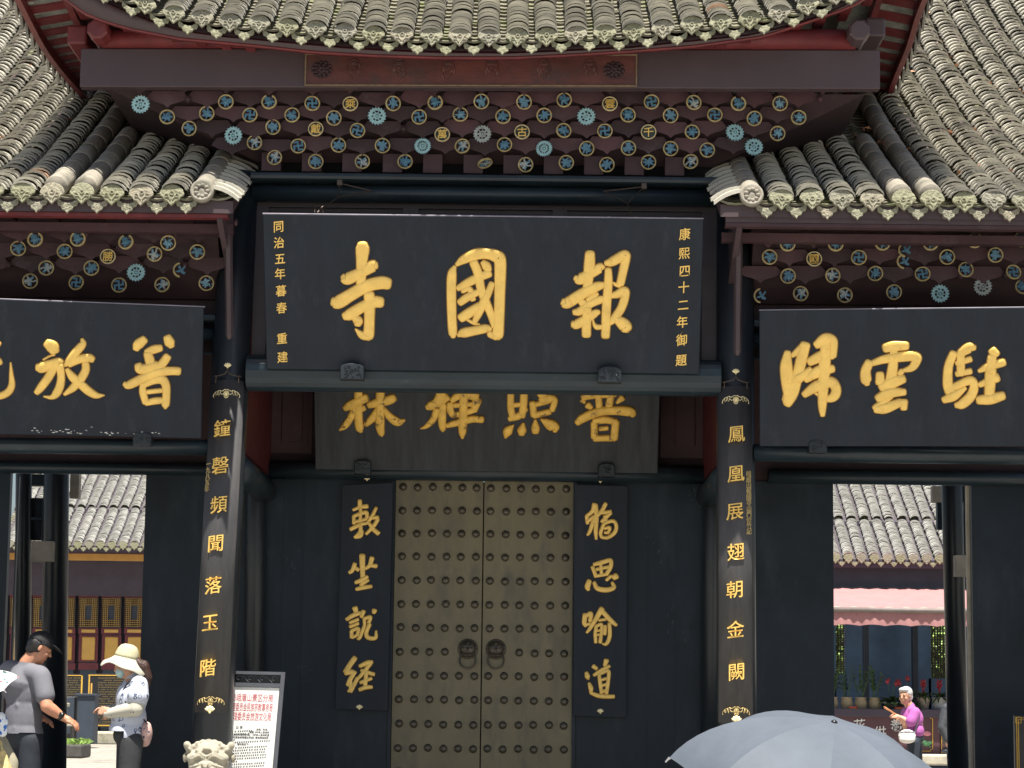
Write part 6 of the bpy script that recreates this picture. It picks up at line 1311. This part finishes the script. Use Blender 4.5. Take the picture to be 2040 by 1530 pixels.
# the lower half of the crown ball is hidden by hair and face
cp_ = organic(mb, 'cap', 'cap_black', man, .005, 2)
me = cp_.data; bm = bmesh.new(); bm.from_mesh(me); dv = [v for v in bm.verts if (v.co - hc).dot(uh) < .022 + .02 * ((v.co - hc).dot(fh_) < -.02)]; bmesh.ops.delete(bm, geom=dv, context='VERTS'); bm.to_mesh(me); bm.free()
mb = MB(); mb.ell(hc - fh_ * .028 + uh * .012, (.079, .080, .075), Mh, 18); mb.ell(hc - fh_ * .055 - uh * .03, (.060, .045, .045), Mh, 14); organic(mb, 'hair', 'hair_black', man, .006, 2); eyes(hc, .215, f, man, up)
mb = MB(); aw_ = (wr - el).normalized(); wp = wr - aw_ * .018; mb.tube([wp - aw_ * .012, wp + aw_ * .012], .036, 16); mb.ell(wp + Vector((-.006, -.034, .012)), (.02, .008, .02), n=12); mb.build('watch', 'watch_black', man, True)
# ---- woman in the sun hat
def Jw(px, py, dy=0.0): return at(px, py, YW + dy)
ft = Jw(250, 1600); wom = thing('person', 'woman in a cream sun hat, face mask and white heart print shirt', 'person', (ft.x, YW, GZ), 0)
f = Vector((-.88, -.12, -.42)); up = Vector((-.35, 0, .9)); hc = Jw(250, 1322, .02); mb = MB(); head(mb, hc, .20, f, up); mb.cap(hc + Vector((.03, 0, -.05)), Jw(268, 1358, .02), .052, .058, 12)
Mw, _, _, _ = frame((-1, 0, 0)); Sn, Sf = Jw(278, 1362, -.12), Jw(268, 1360, .16); e1 = Jw(271, 1412, -.17); w1 = Jw(226, 1420, -.09); e2 = Jw(262, 1412, .2); w2 = Jw(224, 1414, .10)
for a, b_, c_ in ((Sn, e1, w1), (Sf, e2, w2)): mb.cap(a, b_, .046, .040, 12); mb.cap(b_, c_, .040, .027, 12)
hand(mb, w1, Vector((-.9, .2, .18)), Vector((-.1, -.9, .3)), .8, .9); hand(mb, w2, Vector((-.9, -.1, .1)), Vector((0, .3, 1)), .8, .9); mb.ell(Jw(262, 1410, .02), (.15, .10, .24), Mw, 14); mb.cap(Sn, Sf, .055, .055, 10)
hips = [Jw(262, 1478, -.07), Jw(256, 1478, .10)]; feet = [Vector((Jw(252, 1600).x, YW - .06, GZ + .08)), Vector((Jw(240, 1600).x, YW + .10, GZ + .08))]
for h_, q in zip(hips, feet): mb.cap(h_, q, .055, .038, 10)
organic(mb, 'body', 'skin', wom, .0066, 3)
mb = MB(); mb.ell(Jw(262, 1392, .02), (.155, .115, .15), Mw, 20); mb.ell(Jw(257, 1430, .02), (.165, .128, .14), Mw, 20); mb.cap(Jw(277, 1364, -.10), Jw(268, 1362, .14), .066, .066, 14); mb.cap(Jw(268, 1354, .02), Jw(266, 1385, .02), .070, .115, 14); mb.ell(Jw(254, 1462, .02), (.172, .140, .17), Mw, 20)
mb.cap(Jw(277, 1366, -.13), Jw(275, 1387, -.155), .068, .080, 14); mb.cap(Jw(268, 1364, .17), Jw(265, 1384, .2), .066, .068, 14); ws_ = organic(mb, 'shirt', 'heart_print', wom, .008, 8); zh2 = Jw(250, 1463).z; trim(ws_, lambda p: p.z > zh2 - (.03 if p.x > Jw(252, 1460).x else -.02))
mb = MB()
for a, b_, c_, z in ((Jw(274, 1386, -.155), e1, w1, -.1), (Jw(265, 1384, .2), e2, w2, .1)):
    mb.cap(a, b_, .056, .056, 14); mb.cap(b_, b_ * .4 + c_ * .6, .056, .048, 14); mb.cap(b_ * .4 + c_ * .6, c_ + (c_ - b_).normalized() * .05, .048, .036, 12)
organic(mb, 'arm_sleeves', 'dot_sleeve', wom, .0075, 3)
mb = MB(); legs(mb, hips, feet, .088, .07, .06, Jw(258, 1464, .02), (.145, .120, .10), Mw); organic(mb, 'trousers', 'trouser_grey', wom, .012, 4); shoes(wom, feet, (-1, 0, 0))
Mh, sh, fh_, uh = frame(f, up); mb = MB(); mb.ell(hc - fh_ * .025 + uh * .02, (.074, .085, .085), Mh, 16); tl0 = hc - fh_ * .09; mb.cap(Jw(270, 1322, .02), Jw(287, 1330, .02), .05, .045, 12); mb.cap(Jw(286, 1326, .02), Jw(295, 1350, .02), .042, .034, 12); mb.cap(Jw(295, 1350, .02), Jw(297, 1366, .02), .034, .012, 12); organic(mb, 'hair', 'hair_brown', wom, .007, 3)
mb = MB(); mb.ell(hc + fh_ * .055 - uh * .045, (.058, .040, .042), Mh, 18); mb.build('face_mask', 'mask_blue', wom, True); eyes(hc, .20, f, wom, up)
# hat: crown and wavy brim
Mt_ = Matrix.Rotation(R(12), 3, 'Y'); ct_ = Jw(252, 1310, .02); n = 48
def hat_surface(prof, wav):
    vs = []
    for r_, z in prof:
        for j in range(n): a = 2 * math.pi * j / n; w_ = wav * max(0, r_ - .085) * (math.sin(3 * a + .6) + .6 * math.sin(5 * a)); vs.append(ct_ + Mt_ @ Vector((r_ * 1.05 * math.cos(a), r_ * math.sin(a), z + w_ - (.35 * max(0, r_ - .09)) * (math.cos(a - 2.6) * -.25))))
    k = len(prof); return vs, [(i * n + j, i * n + (j + 1) % n, (i + 1) * n + (j + 1) % n, (i + 1) * n + j) for i in range(k - 1) for j in range(n)]
mb = MB(); v, fcs = hat_surface([(.001, .100), (.03, .098), (.055, .086), (.072, .060), (.083, .02), (.086, -.015), (.082, -.012), (.078, .02), (.06, .07)], .2); mb.add(v, fcs); mb.ell(ct_ + Mt_ @ Vector((.02, -.086, -.002)), (.006, .003, .006), n=8); cr_ = mb.build('sun_hat', 'cream_cloth', wom, True)
mb = MB(); v, fcs = hat_surface([(.083, .0), (.105, -.022), (.135, -.050), (.162, -.072), (.160, -.078), (.133, -.056), (.103, -.028), (.081, -.006)], .22); mb.add(v, fcs); mb.build('hat_brim', 'cream_brim', wom, True)
mb = MB(); mb.tube([Jw(276, 1352, -.05), Jw(266, 1350, -.10), Jw(256, 1358, -.115), Jw(247, 1372, -.105), Jw(240, 1388, -.09)], .006, 6); mb.build('bag_strap', 'strap_black', wom, True)
sb = thing('shoulder_bag', 'pink and black floral bag hanging behind the woman in the sun hat', 'bag', Jw(294, 1462), 0); mb = MB(); mb.ell(Jw(291, 1461, .0), (.045, .09, .085), n=20); mb.cap(Jw(291, 1448), Jw(288, 1476), .04, .045, 14); organic(mb, 'bag', 'floral_bag', sb, .007, 2); mb = MB()
mb.tube([Jw(285, 1432, -.04), Jw(294, 1442, -.04), Jw(300, 1458, -.03)], .005, 6); mb.build('handle', 'strap_black', sb, True)
# ---- woman in purple with incense
Y1_ = 13.8
def Jp(px, py, dy=0.0): return at(px, py, Y1_ + dy)
ft = Jp(1815, 1560); pw_ = thing('person', 'white haired woman in a purple shirt holding incense sticks', 'person', (ft.x, Y1_, GZ), 0); f = Vector((-.62, -.78, -.05)); hc = Jp(1803, 1387, 0)
mb = MB(); head(mb, hc, .215, f); mb.cap(hc + Vector((.03, .03, -.07)), Jp(1814, 1411, .03), .055, .06, 12); Sn, Sf = Jp(1824, 1418, -.14), Jp(1806, 1416, .14); e1, w1 = Jp(1814, 1441, -.17), Jp(1796, 1430, -.12); e2, w2 = Jp(1800, 1438, .12), Jp(1792, 1429, .02)
for a, b_, c_ in ((Sn, e1, w1), (Sf, e2, w2)): mb.cap(a, b_, .05, .045, 12); mb.cap(b_, c_, .045, .032, 12)
hand(mb, w1, Vector((-.9, .1, .25)), Vector((-.2, -.8, .5)), 1.0, .95); hand(mb, w2, Vector((-.9, -.1, .3)), Vector((0, .5, .8)), 1.0, .95); mb.ell(Jp(1818, 1440), (.14, .10, .22), n=14); hips = [Jp(1820, 1478, -.08), Jp(1824, 1478, .09)]; feet = [Vector((Jp(1816, 1560).x, Y1_ - .08, GZ + .07)), Vector((Jp(1832, 1560).x, Y1_ + .08, GZ + .07))]
for h_, q in zip(hips, feet): mb.cap(h_, q, .05, .04, 10)
organic(mb, 'body', 'skin', pw_, .0085, 3); eyes(hc, .215, f, pw_)
Mp, _, _, _ = frame((-.9, -.4, 0)); mb = MB(); mb.ell(Jp(1818, 1432), (.17, .13, .15), Mp, 18); mb.ell(Jp(1820, 1456), (.165, .128, .13), Mp, 18); mb.cap(Jp(1823, 1419, -.13), Jp(1807, 1417, .13), .07, .07, 14); mb.cap(Jp(1814, 1408, .03), Jp(1817, 1430), .062, .13, 12); mb.cap(Jp(1823, 1420, -.15), Jp(1815, 1437, -.175), .072, .075, 14); mb.cap(Jp(1806, 1418, .14), Jp(1801, 1434, .14), .07, .07, 12)
for q in range(6): a = random.uniform(1810, 1828); mb.cap(Jp(a, random.uniform(1435, 1460), -.13), Jp(a + 5, 1465, -.13), .012, .008, 8)
organic(mb, 'shirt', 'purple_cloth', pw_, .010, 4); mb = MB(); legs(mb, hips, feet, .09, .072, .06, Jp(1821, 1470), (.14, .13, .10), Mp); organic(mb, 'trousers', 'navy_cloth', pw_, .013, 4); shoes(pw_, feet, (-.9, -.3, 0))
Mh, sh, fh_, uh = frame(f); mb = MB(); mb.ell(hc - fh_ * .03 + uh * .045, (.088, .092, .085), Mh, 18); mb.ell(hc - fh_ * .06 - uh * .01, (.080, .055, .07), Mh, 14); mb.ell(hc + fh_ * .03 + uh * .085, (.070, .055, .035), Mh, 14); organic(mb, 'hair', 'hair_white', pw_, .008, 2)
mb = MB(); mb.tube([Jp(1810, 1412, -.05), Jp(1824, 1416, -.2), Jp(1830, 1430, -.16), Jp(1826, 1446, -.16), Jp(1822, 1460, -.18)], .010, 6); mb.build('bag_strap', 'strap_grey', pw_, True)
wb = thing('handbag', 'white handbag with a printed base on the hip of the woman in purple', 'bag', Jp(1807, 1470, -.2), 0); mb = MB(); c_ = Jp(1807, 1466, -.21); mb.ell(c_ + Vector((0, 0, .0)), (.115, .045, .085), n=20); mb.ell(c_ - Vector((0, 0, .04)), (.11, .05, .06), n=18); organic(mb, 'bag', 'bag_print', wb, .009, 2); mb = MB(); mb.tube([c_ + Vector((-.1, -.02, .05)), c_ + Vector((0, -.045, .06)), c_ + Vector((.1, -.02, .05))], .006, 6); mb.build('zip', 'strap_grey', wb)
inc = thing('incense_sticks', 'three thin orange incense sticks held out by the woman in purple', 'incense', Jp(1790, 1427, -.1), 0)
for a, b_ in (((1761, 1410), (1795, 1430)), ((1763, 1408), (1796, 1430)), ((1760, 1407.5), (1796, 1429))): mb = MB(); mb.tube([Jp(*a, -.10), Jp(*b_, -.11)], .0055, 6); mb.build('stick', 'incense', inc)
# ---- man in the dark coat behind the column
Y2_ = 17.0
def Jd(px, py, dy=0.0): return at(px, py, Y2_ + dy)
dm = thing('person', 'man in a dark coat mostly hidden by the passage column', 'person', (Jd(1909, 1500).x, Y2_, GZ), 0); hc = Jd(1906, 1379); mb = MB(); f = Vector((.3, .95, 0)); head(mb, hc, .225, f); mb.cap(hc - Vector((0, 0, .08)), Jd(1908, 1405), .058, .065, 12); mb.ell(Jd(1909, 1440), (.17, .11, .25), n=14)
hips = [Jd(1898, 1490), Jd(1920, 1490)]; feet = [Vector((Jd(1897, 1550).x, Y2_, GZ + .07)), Vector((Jd(1922, 1550).x, Y2_, GZ + .07))]
for s_, sx_, ex, wx in ((-1, 1884, 1877, 1886), (1, 1934, 1943, 1940)): a, b_, c_ = Jd(sx_, 1414), Jd(ex, 1450, -.05), Jd(wx, 1478, -.08); mb.cap(a, b_, .05, .045, 12); mb.cap(b_, c_, .045, .03, 12); hand(mb, c_, Vector((.2 * -s_, -.2, -1)), Vector((s_, 0, 0)), .8)
for h_, q in zip(hips, feet): mb.cap(h_, q, .05, .04, 10)
organic(mb, 'body', 'skin', dm, .009, 3); mb = MB(); mb.ell(Jd(1909, 1432), (.215, .15, .19), n=18); mb.cap(Jd(1886, 1412), Jd(1932, 1412), .082, .082, 14); mb.cap(Jd(1909, 1402), Jd(1909, 1430), .08, .16, 14); mb.ell(Jd(1907, 1470), (.225, .16, .20), n=18); mb.ell(Jd(1905, 1496), (.225, .16, .06), n=18)
for a, b_, c_ in ((Jd(1884, 1415), Jd(1877, 1450, -.05), Jd(1888, 1474, -.08)), (Jd(1934, 1415), Jd(1943, 1450, -.05), Jd(1940, 1474, -.08))): mb.cap(a, b_, .075, .068, 14); mb.cap(b_, c_, .068, .058, 12)
organic(mb, 'coat', 'coat_dark', dm, .011, 4); mb = MB(); legs(mb, hips, feet, .095, .08, .07, Jd(1909, 1482), (.17, .13, .1)); organic(mb, 'trousers', 'cap_black', dm, .013, 3); shoes(dm, feet, (0, 1, 0)); mb = MB(); mb.ell(hc + Vector((-.006, -.025, .03)), (.086, .09, .085), n=16); mb.ell(hc + Vector((0, -.05, -.02)), (.078, .05, .06), n=14); organic(mb, 'hair', 'strap_grey', dm, .009, 2)
# ---- passer-by cut by the frame edge, under a parasol
Y3_ = -2.9
def Jf(px, py, dy=0.0): return at(px, py, Y3_ + dy)
pb_ = thing('person', 'person in a khaki jacket with a blue striped scarf at the edge of the picture', 'person', (Jf(-45, 1500).x, Y3_, -.85), 0); hc = Jf(-48, 1430); mb = MB(); head(mb, hc, .215, (.6, .8, 0)); mb.cap(hc - Vector((0, 0, .08)), Jf(-45, 1462), .058, .065, 12); mb.ell(Jf(-45, 1520), (.16, .11, .26), n=14)
hips = [Jf(-70, 1610), Jf(-25, 1610)]; feet = [Vector((Jf(-72, 1700).x, Y3_, -.77)), Vector((Jf(-20, 1700).x, Y3_, -.77))]
e1, w1 = Jf(20, 1525, -.03), Jf(14, 1590, -.12); mb.cap(Jf(-8, 1478), e1, .05, .045, 12); mb.cap(e1, w1, .045, .03, 12); hand(mb, w1, Vector((-.2, -.3, -.9)), Vector((1, 0, 0)), .8); e2, w2 = Jf(-105, 1530), Jf(-95, 1440, -.1); mb.cap(Jf(-82, 1478), e2, .05, .045, 12); mb.cap(e2, w2, .045, .03, 12); hand(mb, w2, Vector((.1, -.1, .9)), Vector((-1, 0, 0)), 1.0)
for h_, q in zip(hips, feet): mb.cap(h_, q, .055, .04, 10)
organic(mb, 'body', 'skin', pb_, .010, 3); mb = MB(); mb.ell(Jf(-45, 1530), (.19, .14, .27), n=18); mb.cap(Jf(-80, 1480), Jf(-10, 1478), .075, .075, 14); mb.cap(Jf(-45, 1462), Jf(-45, 1500), .07, .15, 12); mb.cap(Jf(-8, 1480), Jf(17, 1522, -.03), .072, .062, 14); mb.cap(Jf(17, 1522, -.03), Jf(13, 1580, -.11), .062, .055, 12); mb.cap(Jf(-82, 1480), Jf(-105, 1530), .07, .06, 12); mb.cap(Jf(-105, 1530), Jf(-97, 1470, -.08), .06, .052, 12); organic(mb, 'jacket', 'khaki_cloth', pb_, .010, 4)
mb = MB(); legs(mb, hips, feet, .09, .075, .06, Jf(-46, 1600), (.16, .13, .1)); organic(mb, 'trousers', 'denim_dark', pb_, .014, 3); [MB().ell(q + Vector((0, .05, -.03)), (.045, .12, .045), n=14).build('shoe', 'watch_black', pb_, True) for q in feet]; mb = MB(); mb.ell(hc + Vector((0, -.02, .03)), (.088, .095, .09), n=16); organic(mb, 'hair', 'hair_black', pb_, .009, 2)
mb = MB(); mb.cap(Jf(-35, 1462, -.02), Jf(2, 1440, -.04), .05, .045, 12); mb.cap(Jf(2, 1428, -.05), Jf(4, 1458, -.05), .030, .034, 12); organic(mb, 'scarf', 'blue_stripe', pb_, .008, 2)
hb = thing('straw_bag', 'woven straw bag beside the khaki sleeve at the edge of the picture', 'bag', Jf(6, 1560, -.14), 0); mb = MB(); mb.cap(Jf(6, 1500, -.13), Jf(4, 1570, -.15), .022, .10, 16); organic(mb, 'bag', 'straw', hb, .008, 2); mb = MB(); mb.tube([Jf(6, 1500, -.14), Jf(2, 1478, -.10), Jf(-8, 1468, -.06)], .006, 6); mb.build('handle', 'straw', hb)
# ================================================================== UMBRELLAS
def umbrella(name, label, cat, apex, axis, Rr, drop, m, ph, nr=8, shaft=.75, mh='steel'):
    apex = Vector(apex); ax = Vector(axis).normalized(); q = Vector((0, 0, 1)).rotation_difference(ax).to_matrix(); t = thing(name, label, cat, apex, 0); NT, NS = 12, 8; vs = []; fs = []
    def rib(k, u): a = ph + 2 * math.pi * k / nr; r_ = Rr * math.sin(u * 1.25) / math.sin(1.25); return Vector((r_ * math.cos(a), r_ * math.sin(a), -drop * (1 - math.cos(u * 1.25)) / (1 - math.cos(1.25))))
    for k in range(nr):
        for i in range(NT + 1):
            u = i / NT
            for j in range(NS + 1):
                w_ = j / NS; p = rib(k, u) * (1 - w_) + rib(k + 1, u) * w_; sg = 4 * w_ * (1 - w_); p *= 1 - .035 * sg * u; p.z -= .012 * sg * u * Rr / .55 - .02 * sg * u ** 3 * .3; vs.append(apex + q @ p)
    for k in range(nr):
        o_ = k * (NT + 1) * (NS + 1)
        for i in range(NT):
            for j in range(NS): a = o_ + i * (NS + 1) + j; fs.append((a, a + 1, a + NS + 2, a + NS + 1))
    mb = MB(); mb.add(vs, fs); mb.build('canopy', m, t, True)
    for k in range(nr):
        mb = MB(); mb.tube([apex + q @ (rib(k, u) - Vector((0, 0, .006))) for u in np.linspace(0.02, 1, 9)], .0028, 6); e_ = rib(k, 1.0); d = (rib(k, 1.0) - rib(k, .95)).normalized(); mb.tube([apex + q @ e_, apex + q @ (e_ + d * .022)], [.005, .003], 8); mb.build('rib', mh, t)
    mb = MB()
    mb.tube([apex - ax * shaft, apex - ax * .002], .006, 8); mb.build('shaft', mh, t); mb = MB(); mb.lathe([(.010, -.004), (.012, .002), (.008, .006), (.004, .009)], apex, 14, Mx=q); mb.build('ferrule', 'sign_black', t, True); mb = MB(); mb.cap(apex - ax * shaft, apex - ax * (shaft + .08), .014, .014, 10); mb.build('handle', 'sign_black', t, True); return t
ap = at(1662, 1439, -9.2)
umbrella('umbrella', 'grey umbrella held up in front of the gate', 'umbrella', ap, (.185, -.253, 1), .535, .249, 'umbrella_cloth', .684, shaft=.7)
ap_ = ap
ap = at(-78, 1346, -3.1)
umbrella('parasol', 'white parasol with ink marks at the edge of the picture', 'parasol', ap, (-.35, -.30, 1), .32, .13, 'ink_parasol', R(10), shaft=.62)
# ---- the person holding the grey umbrella, below the edge of the picture
um = Vector((ap_.x, ap_.y, 0)); axu = Vector((.185, -.253, 1)).normalized(); gr = ap_ - axu * .74; gx, gy = gr.x + .10, gr.y + .22; zg = -.85
uh_ = thing('person', 'person in a dark coat hidden under the grey umbrella', 'person', (gx, gy, zg), 0); hc = Vector((gx, gy, .60)); mb = MB(); head(mb, hc, .21, (0, 1, 0)); mb.cap(hc - Vector((0, 0, .08)), (gx, gy, .42), .055, .062, 12); mb.ell((gx, gy, .15), (.15, .10, .26), n=14)
mb.cap((gx - .17, gy, .36), (gx - .20, gy - .10, .12), .048, .042, 12); mb.cap((gx - .20, gy - .10, .12), gr + Vector((-.05, .04, -.02)), .042, .03, 12); hand(mb, gr + Vector((-.05, .04, -.02)), Vector((.6, -.3, .5)), Vector((-.3, -.9, 0)), 1.1, .9)
mb.cap((gx + .17, gy, .36), (gx + .22, gy, .08), .048, .042, 12); mb.cap((gx + .22, gy, .08), (gx + .22, gy + .08, -.14), .042, .03, 12); hand(mb, (gx + .22, gy + .08, -.14), Vector((0, .2, -1)), Vector((1, 0, 0)), .8, .9)
hips = [Vector((gx - .09, gy, -.12)), Vector((gx + .09, gy, -.12))]; feet = [Vector((gx - .10, gy, zg + .07)), Vector((gx + .10, gy, zg + .07))]
for h_, q in zip(hips, feet): mb.cap(h_, q, .055, .04, 10)
organic(mb, 'body', 'skin', uh_, .009, 3); mb = MB(); mb.ell((gx, gy, .16), (.18, .13, .28), n=18); mb.cap((gx - .15, gy, .37), (gx + .15, gy, .37), .07, .07, 14); mb.cap((gx - .17, gy, .36), (gx - .20, gy - .09, .13), .062, .055, 12); mb.cap((gx + .17, gy, .36), (gx + .22, gy, .08), .062, .055, 12); mb.cap((gx + .22, gy, .08), (gx + .22, gy + .07, -.10), .055, .045, 12); organic(mb, 'coat', 'coat_dark', uh_, .010, 6)
mb = MB(); legs(mb, hips, feet, .09, .07, .06, Vector((gx, gy, -.08)), (.15, .12, .1)); organic(mb, 'trousers', 'denim_dark', uh_, .013, 3); [MB().ell(q + Vector((0, .05, -.03)), (.045, .12, .045), n=14).build('shoe', 'watch_black', uh_, True) for q in feet]; mb = MB(); mb.ell(hc + Vector((0, -.03, .03)), (.085, .09, .088), n=16); organic(mb, 'hair', 'hair_black', uh_, .009, 2)
# ================================================================== FALLEN LEAVES ON THE ROOFS
lv = MB(); rg = random.Random(9)
for q in range(420):
    s_ = rg.choice((-1, 1)); x = s_ * rg.uniform(2.6, 5.6); s = rg.uniform(.4, 6.8); k = round((abs(x) - 2.02) / .216) * .216 + 2.02
    if rg.random() < .8: x = s_ * k
    zb_ = [zc(388, YWE, 220), zc(401, YWE, 1750)][s_ > 0]; y = YWE + s * .915; z = zb_ + .375 * s + .0195 * s * s + .03
    for e_ in range(rg.choice((1, 1, 1, 2, 5))):
        c_ = Vector((x + rg.gauss(0, .02), y + rg.gauss(0, .05), z + rg.uniform(0, .02))); a = rg.uniform(0, 6.28); L = rg.uniform(.018, .036); d = Vector((math.cos(a), math.sin(a), rg.uniform(-.2, .6))).normalized(); e2 = d.cross(Vector((rg.gauss(0, .4), rg.gauss(0, .4), 1))).normalized()
        lv.add([c_ - d * L, c_ + e2 * L * .5 + Vector((0, 0, .006)), c_ + d * L, c_ - e2 * L * .5], [(0, 1, 2, 3)], 0, rg.random())
o = lv.build('fallen_leaves', 'dead_leaf'); o['kind'] = 'stuff'; tag(o, 'orange fallen leaves scattered in the valleys of the tiled roofs', 'leaves')
